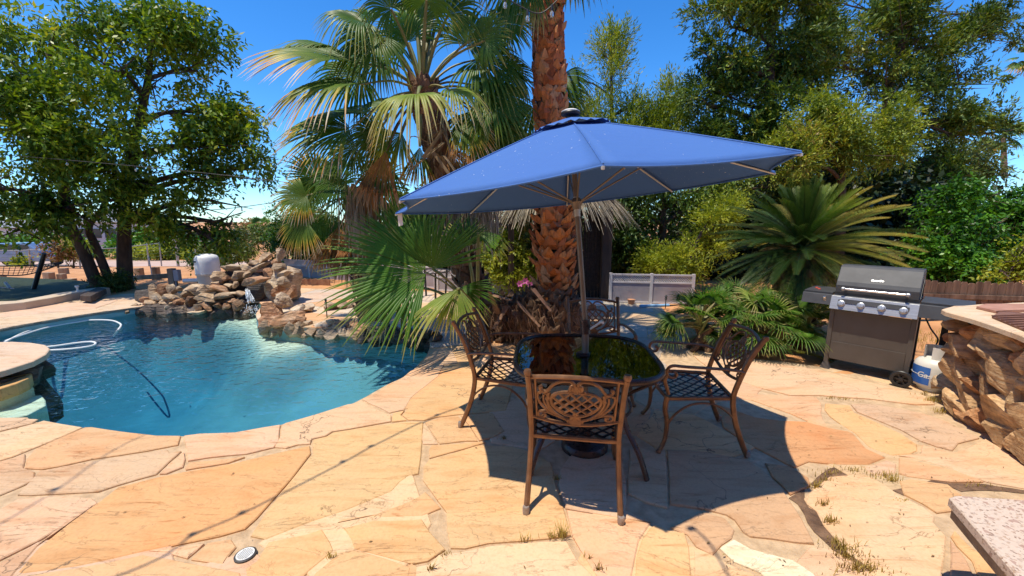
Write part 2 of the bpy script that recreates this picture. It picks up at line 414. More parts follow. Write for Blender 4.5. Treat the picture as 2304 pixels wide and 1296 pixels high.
def jitter_poly(P, step=.11, amp=.010, seed=0, inset=.0015):
    out = []; n = len(P)
    a = sum(P[i][0]*P[(i+1) % n][1]-P[(i+1) % n][0]*P[i][1] for i in range(n))
    if a < 0: P = P[::-1]
    for i in range(n):
        p = Vector((*P[i], 0)); q = Vector((*P[(i+1) % n], 0)); L = (q-p).length
        if L < 1e-5: continue
        k = max(1, int(L/step)); d = (q-p)/L; nn = Vector((-d.y, d.x, 0))
        for s in range(k):
            t = s/k; w_ = p+(q-p)*t
            o = noise.noise(Vector((w_.x*3.1, w_.y*3.1, seed*.37)))*amp+noise.noise(Vector((w_.x*13, w_.y*13, seed)))*amp*.5
            out.append((w_.x+nn.x*(inset+o), w_.y+nn.y*(inset+o)))
    return out
WARM = (.67,.425,.235)
SC = {k: tuple((a*.6+b*.4)*k_ for a, b, k_ in zip(v, WARM, (1.03,.99,.97))) if k not in 'OKW' else v for k, v in SC.items()}
SC['O'] = (.62,.355,.155); SC['K'] = (.56,.30,.14)
traced = []
fm = MB()
def add_stone(poly, col, top, seed):
    v = random.uniform(-.05, .05); c = tuple(max(0, a*(1+v+random.uniform(-.03, .03))) for a in col)+(1,)
    n = len(poly)
    cx = sum(p[0] for p in poly)/n; cy = sum(p[1] for p in poly)/n
    lift = random.uniform(-.002, .002)
    tx, ty = random.uniform(-.002, .002), random.uniform(-.002, .002)
    z = lambda x, y: top+lift+tx*(x-cx)+ty*(y-cy)
    bev = .006
    inn = []
    for i in range(n):
        a = Vector(poly[i-1]); b = Vector(poly[i]); c2 = Vector(poly[(i+1) % n])
        d1 = (b-a); d2 = (c2-b)
        nn = Vector((-(d1.y+d2.y), d1.x+d2.x)); L = nn.length
        inn.append((b+nn/L*bev) if L > 1e-6 else b)
    vs = [(p[0], p[1], -.02) for p in poly]+[(p[0], p[1], z(*p)-.005) for p in poly]+[(p[0], p[1], z(p[0], p[1])) for p in inn]
    fs = [(i, (i+1) % n, n+(i+1) % n, n+i) for i in range(n)]+[(n+i, n+(i+1) % n, 2*n+(i+1) % n, 2*n+i) for i in range(n)]
    tr = geometry.tessellate_polygon([[Vector((p[0], p[1], 0)) for p in inn]])
    for t in tr:
        a, b, c3 = [Vector((inn[i][0], inn[i][1])) for i in t]
        if (b-a).cross(c3-a) < 0: t = t[::-1]
        fs.append(tuple(2*n+i for i in t))
    fm.add(vs, fs, c)
TONE = dict(orange=None)
for i, (cf, cc, pts) in enumerate(STONES):
    P = [G(*cf(*p)) for p in pts]
    traced.append(P)
    add_stone(jitter_poly(P, seed=i), SC[cc], .013, i)
# irregular cells elsewhere
def clip(poly, a, b, c):
    out = []
    for i in range(len(poly)):
        p, q = poly[i-1], poly[i]; dp = a*p[0]+b*p[1]-c; dq = a*q[0]+b*q[1]-c
        if (dp <= 0) != (dq <= 0):
            t = dp/(dp-dq); out.append((p[0]+(q[0]-p[0])*t, p[1]+(q[1]-p[1])*t))
        if dq <= 0: out.append(q)
    return out
seeds = []
tries = 0
while tries < 9000:
    tries += 1
    x = random.uniform(-16, 6.5); y = random.uniform(-2, 12)
    dmin = .62 if x > -4 else 1.0
    if all((x-a)**2+((y-b)*1.25)**2 > dmin**2 for a, b in seeds): seeds.append((x, y))
SA = np.array(seeds)
dry = MB()
for i, (sx, sy) in enumerate(seeds):
    if not inside(PATIO_OUT, sx, sy) or inside(POOL, sx, sy): continue
    if any(inside(T, sx, sy) for T in traced): continue
    cell = [(sx-2, sy-2), (sx+2, sy-2), (sx+2, sy+2), (sx-2, sy+2)]
    dd = (SA[:,0]-sx)**2+(SA[:,1]-sy)**2
    for j in np.argsort(dd)[1:20]:
        ax, ay = SA[j]; nx, ny = ax-sx, ay-sy
        cell = clip(cell, nx, ny, nx*(ax+sx)/2+ny*(ay+sy)/2)
        if not cell: break
    if len(cell) < 3: continue
    j = jitter_poly(cell, amp=.03, seed=i, inset=.006)
    fixed = []
    for x, y in j:
        if inside(POOL, x, y):
            d, qx, qy = seg_near(POOL, x, y); x, y = qx, qy
        if not inside(PATIO_OUT, x, y):
            d, qx, qy = seg_near(PATIO_OUT, x, y); x, y = qx, qy
        fixed.append((x, y))
    ded = [p for k_, p in enumerate(fixed) if math.hypot(p[0]-fixed[k_-1][0], p[1]-fixed[k_-1][1]) > .004]
    if len(ded) < 4: continue
    far = sx < -6 and sy > 5
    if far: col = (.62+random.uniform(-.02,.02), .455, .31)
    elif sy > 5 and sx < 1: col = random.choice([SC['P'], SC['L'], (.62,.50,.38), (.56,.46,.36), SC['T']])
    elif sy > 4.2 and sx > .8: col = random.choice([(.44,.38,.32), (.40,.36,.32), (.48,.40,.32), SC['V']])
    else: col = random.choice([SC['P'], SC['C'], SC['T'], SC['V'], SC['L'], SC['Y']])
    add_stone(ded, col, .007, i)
M_soil = simple("joint_soil", (.13,.07,.04), (.28,.16,.09), 12, .95, bmp=1, bdist=.03)
m = MB()
for pts in ([(215,790),(320,730),(316,800),(336,850),(394,885),(444,980),(524,1070),(606,1162),(726,1242),(800,1420),(640,1420),(570,1210),(520,1120),(400,1010),(330,900),(280,830)],
            [(350,700),(470,596),(560,582),(700,610),(850,648),(935,684),(962,770),(846,712),(758,662),(640,642),(484,652),(400,714)],
            [(940,640),(1100,668),(1270,694),(1500,700),(1755,738),(1755,760),(1500,735),(1340,745),(1240,700),(1000,668)]):
    P = jitter_poly([G(*c6(*p)) for p in pts], step=.05, amp=.02, seed=77, inset=-.004)
    tr_ = geometry.tessellate_polygon([[Vector((x, y, 0)) for x, y in P]])
    m.add([(x, y, .0045) for x, y in P], [tuple(t_) for t_ in tr_])
tag(m.build("joint_soil", M_soil, smooth=False), kind="structure")
fm_o = fm.build("flagstone_patio", M_flag, smooth=False)
tag(fm_o, kind="structure")

# ---- ground sheet of dirt reaching the horizon
def sstep(a, b, x):
    t = max(0, min(1, (x-a)/(b-a))); return t*t*(3-2*t)
def gz(x, y):
    z = -.05
    if y > 9: z += -1.3*sstep(12, 29, y)*(1-sstep(-4, 0, x))
    if y > 9.6 and -9 < x < -2: z += .10*sstep(9.6, 11, y)*sstep(-9, -7.5, x)
    if y > 35: z += -.8*sstep(35, 90, y)
    if y > 12: z += .10*noise.noise(Vector((x*.4, y*.4, 0)))
    if x > 3.2 and y > 4: z += .05*noise.noise(Vector((x*1.5, y*1.5, 0)))+.03
    if x < -8 and y > 9: z += .05*noise.noise(Vector((x*.9, y*.9, 0)))
    return z
xs = np.unique(np.concatenate([np.arange(-20, 16, .3), -np.geomspace(20, 900, 24), np.geomspace(16, 900, 24)]))
ys = np.unique(np.concatenate([np.arange(-6, 24, .3), -np.geomspace(6, 300, 10), np.geomspace(24, 1200, 34)]))
bx0, bx1 = min(p[0] for p in POOL)-.5, max(p[0] for p in POOL)+.5
by0, by1 = min(p[1] for p in POOL)-.5, max(p[1] for p in POOL)+.5
V = []
for y in ys:
    for x in xs:
        z = gz(x, y)
        if bx0 < x < bx1 and by0 < y < by1 and (inside(POOL, x, y) or seg_near(POOL, x, y)[0] < .42): z = -3.4
        V.append((x, y, z))
nx = len(xs); Q = [(j*nx+i, j*nx+i+1, (j+1)*nx+i+1, (j+1)*nx+i) for j in range(len(ys)-1) for i in range(nx-1)]
tag(np_mesh("ground", V, Q, M_dirt, smooth=True), kind="structure")

# ---- pool shell, shallow shelf and water
m = MB(); n = len(POOL)
m.add([(x, y, -.015) for x, y in POOL]+[(x, y, -2.9) for x, y in POOL], [(i, n+i, n+(i+1) % n, (i+1) % n) for i in range(n)])
tag(m.build("pool_wall", M_plaster, smooth=True), kind="structure")
gx = np.arange(bx0, bx1, .2); gy = np.arange(by0, by1, .2)
def depth(x, y):
    d = seg_near(POOL, x, y)[0] if inside(POOL, x, y) else 0
    deep = sstep(-2.2, -5.8, x)*.9 if False else .95*(1-sstep(-6.0, -2.6, x))
    return WATER_Z-(.95+deep*.7)*(1-math.exp(-d*1.3))-.3
shelf = smooth_closed([G(p[0], p[1], -.2) for p in [(385,701),(470,709),(520,717),(556,729),(578,748),(600,775),(690,760),(660,690),(560,660),(430,680)]], 4)
gx = np.arange(bx0, bx1, .11); gy = np.arange(by0, by1, .11)
V = []; CC = []
for y in gy:
    for x in gx:
        z = depth(x, y); f = 0
        if -7.2 < x < -2.8 and y > 5.2:
            d = seg_near(shelf, x, y)[0]*(1 if inside(shelf, x, y) else -1); f = sstep(-.45, .06, d); z = z*(1-f)+(-.26)*f; f = sstep(-.12, .04, d)
        V.append((x, y, z)); CC.append((.20+.46*f, .38+.29*f, .41+.13*f, 1))
k = len(gx); Q = [(j*k+i, j*k+i+1, (j+1)*k+i+1, (j+1)*k+i) for j in range(len(gy)-1) for i in range(k-1)]
M_floor, t, b = newmat("pool_floor_plaster")
at = N(t, "ShaderNodeVertexColor"); at.layer_name = "Col"; nz = noise_t(t, 2, 5, .6)
t.links.new(mixc(t, at.outputs[0], ramp(t, nz, [(.3, (.82,.86,.88)), (.7, (1.12,1.1,1.08))]), 1.0, 'MULTIPLY'), b.inputs['Base Color']); b.inputs['Roughness'].default_value = .8
tag(np_mesh("pool_floor", V, Q, M_floor, smooth=True, col=CC), kind="structure")
M_water, t, b = newmat("pool_water")
out = t.nodes["Material Output"]
tr = t.nodes.new("ShaderNodeBsdfTransparent"); tr.inputs[0].default_value = (.93, 1, 1, 1)
gl = t.nodes.new("ShaderNodeBsdfGlossy"); gl.inputs['Roughness'].default_value = .03
fr = N(t, "ShaderNodeFresnel", IOR=1.33)
tc = t.nodes.new("ShaderNodeTexCoord")
def wav(scale, det, dist, strx):
    mp = t.nodes.new("ShaderNodeMapping"); mp.inputs['Scale'].default_value = strx; mp.inputs['Rotation'].default_value = (0,0,.25)
    t.links.new(tc.outputs['Object'], mp.inputs[0])
    nn = N(t, "ShaderNodeTexNoise", Scale=scale, Detail=det, Roughness=.5, Distortion=dist); t.links.new(mp.outputs[0], nn.inputs['Vector']); return nn.outputs['Fac']
n1 = wav(9, 1.2, .5, (.8, 1.25, 1)); n2 = wav(1.6, 2, .3, (1, 1.4, 1)); calm = wav(.35, 1, 0, (1, 1, 1))
# ripples are stronger towards the waterfall
sep = t.nodes.new("ShaderNodeSeparateXYZ"); t.links.new(tc.outputs['Object'], sep.inputs[0])
mr = N(t, "ShaderNodeMapRange"); t.links.new(sep.outputs['Y'], mr.inputs['Value'])
mr.inputs['From Min'].default_value = 3.5; mr.inputs['From Max'].default_value = 5.3; mr.inputs['To Min'].default_value = .22; mr.inputs['To Max'].default_value = 1
b1 = N(t, "ShaderNodeBump", Distance=.045); t.links.new(n1, b1.inputs['Height']); t.links.new(mr.outputs[0], b1.inputs['Strength'])
b2 = N(t, "ShaderNodeBump", Strength=.45, Distance=.07); t.links.new(n2, b2.inputs['Height']); t.links.new(b1.outputs[0], b2.inputs['Normal'])
t.links.new(b2.outputs[0], gl.inputs['Normal']); t.links.new(b2.outputs[0], fr.inputs['Normal'])
ms = t.nodes.new("ShaderNodeMixShader"); t.links.new(fr.outputs[0], ms.inputs[0]); t.links.new(tr.outputs[0], ms.inputs[1]); t.links.new(gl.outputs[0], ms.inputs[2])
t.links.new(ms.outputs[0], out.inputs['Surface'])
va = t.nodes.new("ShaderNodeVolumeAbsorption"); va.inputs['Color'].default_value = (.05, .60, .82, 1); va.inputs['Density'].default_value = .38
t.links.new(va.outputs[0], out.inputs['Volume'])
m = MB(); PW = [(x, y) for x, y in POOL]
cx0 = sum(p[0] for p in PW)/len(PW); cy0 = sum(p[1] for p in PW)/len(PW)
# outline pushed 3 cm into the shell
PWo = []
for i in range(len(PW)):
    a_ = Vector(PW[i-1]); c_ = Vector(PW[(i+1) % len(PW)]); d_ = (c_-a_).normalized(); nn_ = Vector((d_.y, -d_.x))
    q = Vector(PW[i])+nn_*.03
    if inside(PW, q.x, q.y): q = Vector(PW[i])-nn_*.03
    PWo.append((q.x, q.y))
m.prism(PWo, -3.2, WATER_Z)
tag(m.build("pool_water", M_water, smooth=False), kind="structure")

# ---- lawn, curb and road on the left
M_lawn = simple("lawn", (.010,.022,.006), (.028,.045,.012), 14, .9, bmp=1, bdist=.03)
M_road = simple("road_dust", (.46,.30,.22), (.56,.40,.32), .8, .95, bmp=.3)
curb = [(-16,6.3+.05),G(0,702),G(120,684),G(215,667)]
cpts = [Vector((*p, 0)) for p in [(-17,6.05),G(0,703),G(60,697),G(120,686),G(170,675),G(215,667),G(250,662)]]
m = MB(); L = []
for i, p in enumerate(cpts):
    d = (cpts[min(i+1, len(cpts)-1)]-cpts[max(i-1, 0)]).normalized(); nn = Vector((-d.y, d.x, 0)); L.append((p, p+nn*.34))
poly = [a for a, b_ in L]+[b_ for a, b_ in L][::-1]
m.prism([(p.x, p.y) for p in poly], -.05, .15)
tag(m.build("lawn_kerb", M_concrete, smooth=False, bevel=.012), kind="structure")
m = MB(); inner = [b_ for a, b_ in L]
lp = [(p.x, p.y) for p in inner]+[G(262,650),G(235,643),G(150,636),G(0,629),G(-300,630),(-26,8)]
m.prism(lp, -.1, .085)
tag(m.build("lawn", M_lawn, smooth=False), kind="structure")
m = MB(); RP = []
for px in range(-500, 700, 60):
    RP.append(px)
near = [A(px, 590-0.018*(px-300) if px < 300 else 590-.03*(px-300), 26) for px in RP]
v = []; f = []
for i, p in enumerate(near):
    for q, yy in ((0, 24.5), (1, 31)):
        x = p.x*yy/26; v.append((x, yy, gz(x, yy)+.03))
for i in range(len(near)-1): f.append((2*i, 2*i+2, 2*i+3, 2*i+1))
m.add(v, f); tag(m.build("road", M_road), kind="structure")

# ---- unseen house added behind the camera, its walls warm the umbrella shade ----------------
M_stucco = simple("stucco", (.66,.47,.33), (.72,.53,.38), 6, .9, bmp=.4)
M_tile = simple("roof_tile", (.40,.19,.11), (.50,.26,.15), 5, .85, bmp=.6)
hs0 = thing("added_house", "unseen stucco house added behind the camera to warm the shade", "house", (0, -7.5, 0))
m = MB(); m.box((-1, -7.6, 2.7), (24, 8, 5.6)); m.build("wall", M_stucco, hs0, smooth=False)
m = MB(); m.add([(-13.8,-3.0,5.4),(11.8,-3.0,5.4),(11.8,-12.2,5.4),(-13.8,-12.2,5.4),(-9,-7.6,7.4),(7,-7.6,7.4)], [(0,1,5,4),(1,2,5),(2,3,4,5),(3,0,4),(3,2,1,0)]); m.build("roof", M_tile, hs0, smooth=False)
for x in (-9, -4.5, 4.5, 8.5):
    m = MB(); m.box((x, -3.6, 1.6), (1.6, .08, 1.2)); m.build("window", simple("window_glass_%d" % int(x+20), (.03,.04,.05), None, rough=.08), hs0, smooth=False)
# ================================================================ FURNITURE
def bronze(name, c1, c2, rough=.35, metal=.55):
    m, t, b = newmat(name)
    n = noise_t(t, 14, 5, .6); c = ramp(t, n, [(.35, c1), (.65, c2)])
    t.links.new(c, b.inputs['Base Color']); b.inputs['Metallic'].default_value = metal
    rr = noise_t(t, 30, 3); t.links.new(ramp(t, rr, [(.3, (rough-.08,)*3), (.7, (rough+.14,)*3)]), b.inputs['Roughness'])
    bump(t, b, noise_t(t, 120, 3), .15, .002); return m
M_bronze = bronze("cast_bronze", (.17,.085,.045), (.27,.14,.07), .36, .45)
M_bronze_d = bronze("dark_bronze", (.045,.030,.028), (.075,.048,.042), .3, .5)
M_scuff = bronze("scuffed_foot", (.20,.14,.11), (.45,.40,.36), .4, .4)

# ---- chair -----------------------------------------------------
def back_pt(u, v):
    """point of the reclined back: u across (-1..1 = +-.245), v height in metres above the seat"""
    z = .445+v*.87
    y = -.212-.25*v-.15*v*v
    return Vector((u*(.235+.012*v), y-.035*(1-u*u)*(.3+v), z))
def curve2(pts2, k=5, closed=False):
    out = []; P = [Vector((a, b, 0)) for a, b in pts2]; n = len(P)
    for i in range(n if closed else n-1):
        if closed: p0, p1, p2, p3 = P[i-1], P[i], P[(i+1) % n], P[(i+2) % n]
        else: p0, p1, p2, p3 = P[max(i-1, 0)], P[i], P[i+1], P[min(i+2, n-1)]
        for s in range(k):
            t = s/k
            q = 0.5*((2*p1)+(-p0+p2)*t+(2*p0-5*p1+4*p2-p3)*t*t+(-p0+3*p1-3*p2+p3)*t**3); out.append((q.x, q.y))
    if not closed: out.append((P[-1].x, P[-1].y))
    return out
def curve3(P, k=6):
    P = [Vector(p) for p in P]; n = len(P); out = []
    for i in range(n-1):
        p0, p1, p2, p3 = P[max(i-1, 0)], P[i], P[i+1], P[min(i+2, n-1)]
        for s in range(k):
            t = s/k
            out.append(0.5*((2*p1)+(-p0+p2)*t+(2*p0-5*p1+4*p2-p3)*t*t+(-p0+3*p1-3*p2+p3)*t**3))
    out.append(P[-1]); return out
def make_chair():
    t = thing("patio_armchair", "bronze cast armchair with its back to the camera, nearest chair", "chair", (0,0,0), 0, "cast metal chairs round the glass table")
    # seat: frame and woven lattice
    m = MB(); W0, W1, D = .235, .265, .44
    def sp(a, b):   # a across -1..1, b depth 0 back..1 front
        w_ = W0+(W1-W0)*math.sin(b*math.pi/2)
        yy = -.215+D*b+.03*(1-a*a)*b
        zz = .415-.022*(1-a*a)*math.sin(math.pi*min(b*1.1, 1))-.012*b*b
        return Vector((a*w_, yy, zz))
    edge = [sp(-1, i/10) for i in range(11)]+[sp(-1+i/5, 1) for i in range(1, 11)]+[sp(1, 1-i/10) for i in range(1, 11)]+[sp(1-i/5, 0) for i in range(1, 10)]
    m.tube(edge, .014, 8, closed=True, up=(0,0,1), flat=(1.0, 1.1))
    fr = m.build("seat_frame", M_bronze, t, local=True)
    m = MB()
    for fam in (1, -1):
        for c in np.arange(-3.2, 3.3, .36):
            seg = []
            for s in np.linspace(-1, 1, 25):
                b_ = (fam*(s)*1.05-c)/1.9+.5+ (0.0)
                if 0 <= b_ <= 1: seg.append(sp(s, b_)+Vector((0,0,.002*fam)))
            if len(seg) >= 2: m.tube(seg, .0095, 4, up=(0,0,1), flat=(1.0, .32))
    m.build("seat_lattice", M_bronze_d, t, local=True)
    # back posts that run down as rear legs
    for sx in (-1, 1):
        m = MB()
        pts = curve3([(sx*.262,-.335,.0),(sx*.257,-.29,.10),(sx*.250,-.235,.26),(sx*.245,-.212,.42),(sx*.246,-.240,.55),(sx*.249,-.290,.70),(sx*.252,-.345,.81),(sx*.253,-.37,.848)], 4)
        m.tube(pts, [.017]*len(pts), 8, flat=(1.0, 1.15)); m.lathe([(.0, .0), (.018, .004), (.022, .018), (.017, .034), (0, .036)], (sx*.253, -.376, .84), 10)
        m.build("back_post", M_bronze, t, local=True)
        m = MB(); m.lathe([(.014, 0), (.019, .002), (.02, .03), (.0175, .045)], (sx*.262, -.334, 0), 10)
        m.build("foot_cap", M_scuff, t, local=True)
        # cabriole front leg
        m = MB()
        pts = curve3([(sx*.292,.272,.012),(sx*.286,.262,.03),(sx*.272,.232,.10),(sx*.268,.225,.22),(sx*.274,.245,.33),(sx*.268,.235,.42)], 5)
        m.tube(pts, [.013+.006*(i/len(pts)) for i in range(len(pts))], 8)
        m.lathe([(0, 0), (.016, .002), (.019, .014), (.012, .026), (0, .028)], (sx*.293, .275, 0), 10)
        m.build("front_leg", M_bronze, t, local=True)
        # arm: from the post, forward, scroll down to the leg
        m = MB()
        sc = []
        for i in range(19):
            a = i/18*math.pi*1.95; r_ = .047*(1-i/27)
            sc.append((sx*.285, .215+r_*math.sin(a)*1.0-.006*i/18, .605+r_*math.cos(a)-.012*i/18))
        pts = curve3([(sx*.252,-.26,.615+.0),(sx*.272,-.18,.635),(sx*.285,-.03,.645),(sx*.290,.12,.650),(sx*.286,.20,.654)], 5)+[Vector(p) for p in sc]
        m.tube(pts, .0135, 8, flat=(1.15, .8))
        m.tube(curve3([(sx*.285,.245,.585),(sx*.285,.262,.545),(sx*.280,.245,.49),(sx*.270,.228,.44)], 5), .013, 8)
        m.build("armrest", M_bronze, t, local=True)
        m = MB()
        m.tube(curve3([(sx*.25,-.262,.185),(sx*.258,-.20,.30),(sx*.262,-.08,.375),(sx*.266,.06,.37),(sx*.266,.17,.29),(sx*.268,.222,.20)], 5), .0075, 6)
        m.build("stretcher", M_bronze, t, local=True)
    # back: rails and cast ornament
    m = MB()
    m.tube([back_pt(u, .435+.028*(1-u*u)) for u in np.linspace(-1, 1, 13)], .0145, 8, flat=(1, .9))
    m.tube([back_pt(u, .125-.042*(1-u*u)) for u in np.linspace(-1, 1, 13)], .0125, 8, flat=(1, .9))
    m.tube([back_pt(u*.93, .13+.305*abs(0)) for u in (-1, -1)][:0] or [back_pt(-.90, v) for v in np.linspace(.125, .435, 6)], .007, 6)
    m.tube([back_pt(.90, v) for v in np.linspace(.125, .435, 6)], .007, 6)
    m.build("back_rail", M_bronze, t, local=True)
    m = MB()
    def orn(pts2, r=.0068, closed=False, taper=False, sym=True):
        c2 = curve2(pts2, 5, closed)
        for sx in ((1, -1) if sym else (1,)):
            P = [back_pt(sx*u, v) for u, v in c2]
            rr = [r*(1-.45*i/len(P)) for i in range(len(P))] if taper else r
            m.tube(P, rr, 6, closed=closed, up=(0,1,-.35), flat=(1.25, .8))
    # central oval
    oval = [(math.sin(a)*.56, .262+.098*math.cos(a)-(.012*math.cos(2*a))) for a in np.linspace(0, 2*math.pi, 17)[:-1]]
    orn(oval, .0075, closed=True, sym=False)
    # lattice inside the oval
    def in_oval(u, v): return (u/.56)**2+((v-.262)/.100)**2 < 1.03
    for fam in (1, -1):
        for c in np.arange(-.9, .91, .26):
            seg = []
            for s in np.linspace(-1, 1, 41):
                v = .262+s*.105; u = c+fam*s*.42*(1-.15*s)
                if in_oval(u, v): seg.append(back_pt(u, v))
            if len(seg) > 2: m.tube(seg, .0062, 5, up=(0,1,-.35), flat=(1.2, .75))
    # upper double scroll meeting in the middle
    orn([(.06,.375),(.10,.358),(.13,.372),(.10,.392),(.045,.382),(.02,.37),(.035,.405),(.14,.432),(.32,.428),(.50,.395),(.60,.355),(.68,.335),(.78,.345),(.80,.365),(.74,.372)], .0072)
    orn([(.0,.335),(.025,.36),(.0,.40)], .008)
    # side scrolls
    orn([(.82,.315),(.76,.330),(.66,.318),(.60,.290),(.63,.272),(.68,.285)], .0065)
    orn([(.60,.330),(.64,.27),(.56,.20),(.40,.150),(.22,.125),(.05,.118)], .007)
    orn([(.84,.325),(.86,.28),(.78,.225),(.62,.178),(.45,.15)], .006)
    orn([(.72,.31),(.72,.255),(.62,.20),(.50,.165)], .0055)
    orn([(.20,.120),(.40,.145),(.62,.168),(.80,.170),(.87,.145),(.80,.125),(.70,.132),(.71,.150),(.77,.150)], .0068)
    orn([(.0,.165),(.09,.13),(.12,.105),(.17,.105),(.16,.122)], .007)
    # centre bracket
    m.box(back_pt(0, .115)+Vector((0,.0,0)), (.06,.012,.045))
    m.build("back_ornament", M_bronze, t, local=True)
    return t
chair0 = make_chair()
def place_chair(o, pl, pr):
    """pl, pr: rear feet (left and right of the sitter) on the ground"""
    a = Vector((*pl, 0)); b = Vector((*pr, 0)); d = b-a; rz = math.atan2(d.y, d.x)
    mid = (a+b)/2; f = Vector((-math.sin(rz), math.cos(rz), 0))
    o.location = mid+f*.335+Vector((0,0,.014)); o.rotation_euler = (0, 0, rz)
place_chair(chair0, G(1182,1160), G(1398,1184))
c = copy_tree(chair0); c["label"] = "cast metal armchair with curled arms on the right side of the table"
place_chair(c, G(1680,1030), G(1618,950))
c = copy_tree(chair0); c["label"] = "dark armchair left of the table, between table and pool"
place_chair(c, (-.30, 3.50), (-.415, 3.0))
c = copy_tree(chair0); c["label"] = "armchair on the far side of the table facing the camera"
place_chair(c, (1.08, 3.96), (.56, 3.98))

# ---- table ------------------------------------------------------
TC = Vector((.515, 2.725, 0)); TH = .72
def superell(a, n_=3.4, k=64):
    out = []
    for i in range(k):
        th = 2*math.pi*i/k; c_, s_ = math.cos(th), math.sin(th)
        out.append((a*math.copysign(abs(c_)**(2/n_), c_), a*math.copysign(abs(s_)**(2/n_), s_)))
    return out
M_glass, t, b = newmat("amber_table_glass")
tr = t.nodes.new("ShaderNodeBsdfTransparent"); tr.inputs[0].default_value = (.95,.52,.12,1)
gl = t.nodes.new("ShaderNodeBsdfGlossy"); gl.inputs['Roughness'].default_value = .015; gl.inputs[0].default_value = (.95,.95,.95,1)
fr = N(t, "ShaderNodeFresnel", IOR=1.48)
bn = N(t, "ShaderNodeBump", Strength=.06, Distance=.003); t.links.new(noise_t(t, 5, 2), bn.inputs['Height']); t.links.new(bn.outputs[0], gl.inputs['Normal'])
ms = t.nodes.new("ShaderNodeMixShader"); t.links.new(fr.outputs[0], ms.inputs[0]); t.links.new(tr.outputs[0], ms.inputs[1]); t.links.new(gl.outputs[0], ms.inputs[2])
t.links.new(ms.outputs[0], t.nodes["Material Output"].inputs[0])
tb = thing("dining_table", "square patio table with rounded corners and dark amber glass top", "table", TC, R(-4))
se = superell(.475)
m = MB(); m.prism([(x, y) for x, y in se], TH-.012, TH-.006)
m.build("glass_top", M_glass, tb, local=True, smooth=False)
m = MB(); m.tube([(x*1.02, y*1.02, TH-.014) for x, y in se], .020, 10, closed=True, up=(0,0,1), flat=(.9, 1.15))
m.build("table_rim", M_bronze_d, tb, local=True)
m = MB(); m.lathe([(.028, TH-.012), (.048, TH-.010), (.050, TH+.004), (.040, TH+.012), (.028, TH+.012)], (-.01, 0, 0), 24)
m.build("pole_ring", M_bronze_d, tb, local=True)
for sx, sy in ((-1,-1),(1,-1),(1,1),(-1,1)):
    m = MB()
    pts = curve3([(sx*.40,sy*.40,TH-.03),(sx*.33,sy*.33,TH-.10),(sx*.24,sy*.24,.50),(sx*.25,sy*.25,.33),(sx*.33,sy*.33,.16),(sx*.38,sy*.38,.0)], 5)
    m.tube(pts, .020, 8, flat=(1.3, .6)); m.build("table_leg", M_bronze_d, tb, local=True)
m = MB()
m.tube([(math.cos(a)*.335, math.sin(a)*.335, .36) for a in np.linspace(0, 2*math.pi, 29)[:-1]], .011, 6, closed=True, up=(0,0,1))
for a, b_ in (((-.40,-.40),(.40,.40)), ((-.40,.40),(.40,-.40))): m.beam((*a, TH-.04), (*b_, TH-.04), .03, .018)
m.build("leg_brace", M_bronze_d, tb, local=True)

# ---- umbrella ---------------------------------------------------
M_fab, t, b = newmat("blue_canopy")
weave = noise_t(t, 400, 2); spots = noise_t(t, 55, 2, .5)
c = mixc(t, (.066,.155,.42), (.078,.178,.465), weave)
fad = noise_t(t, 2, 4); c = mixc(t, c, (.074,.175,.44), ramp(t, fad, [(.4, (0,0,0)), (.7, (.6,.6,.6))]))
msk = noise_t(t, 3.0, 2)
spk = mixc(t, ramp(t, spots, [(.715, (0,0,0)), (.735, (.8,.8,.8))]), ramp(t, msk, [(.5, (0,0,0)), (.56, (1,1,1))]), 1.0, 'MULTIPLY')
c = mixc(t, c, (.75,.75,.72), spk)
t.links.new(c, b.inputs['Base Color']); b.inputs['Roughness'].default_value = .8; b.inputs['Specular IOR Level'].default_value = .15
bb1 = N(t, "ShaderNodeBump", Strength=.35, Distance=.02); t.links.new(noise_t(t, 5, 4, .5, dist=1.0), bb1.inputs['Height'])
bb2 = N(t, "ShaderNodeBump", Strength=.25, Distance=.001); t.links.new(weave, bb2.inputs['Height']); t.links.new(bb1.outputs[0], bb2.inputs['Normal']); t.links.new(bb2.outputs[0], b.inputs['Normal'])
tr = t.nodes.new("ShaderNodeBsdfTranslucent"); tr.inputs[0].default_value = (.05,.09,.30,1)
ms = t.nodes.new("ShaderNodeMixShader"); ms.inputs[0].default_value = .04; t.links.new(b.outputs[0], ms.inputs[1]); t.links.new(tr.outputs[0], ms.inputs[2])
t.links.new(ms.outputs[0], t.nodes["Material Output"].inputs[0])
M_pole = simple("umbrella_pole", (.17,.13,.10), (.21,.165,.13), 10, .4, .3)
M_rib = simple("rib_metal", (.62,.60,.55), None, rough=.4, metal=.4)
M_blackpl = simple("black_plastic", (.018,.018,.02), None, rough=.45)
M_white = simple("white_plastic", (.80,.79,.75), (.72,.70,.64), 6, .45)
rim = [Vector(p) for p in [(-.89,3.12,1.71),(-.58,2.12,1.76),(.36,1.64,1.87),(1.36,1.96,1.97),(1.84,2.9,1.99),(1.52,3.9,1.94),(.59,4.38,1.83),(-.41,4.06,1.74)]]
apex = Vector((.418, 3.02, 2.365)); base = Vector((.535, 2.725, 0))
ax_d = (apex-Vector((.53,2.69,.72))).normalized()
um = thing("patio_umbrella", "large blue octagonal parasol open over the glass table", "umbrella", base)
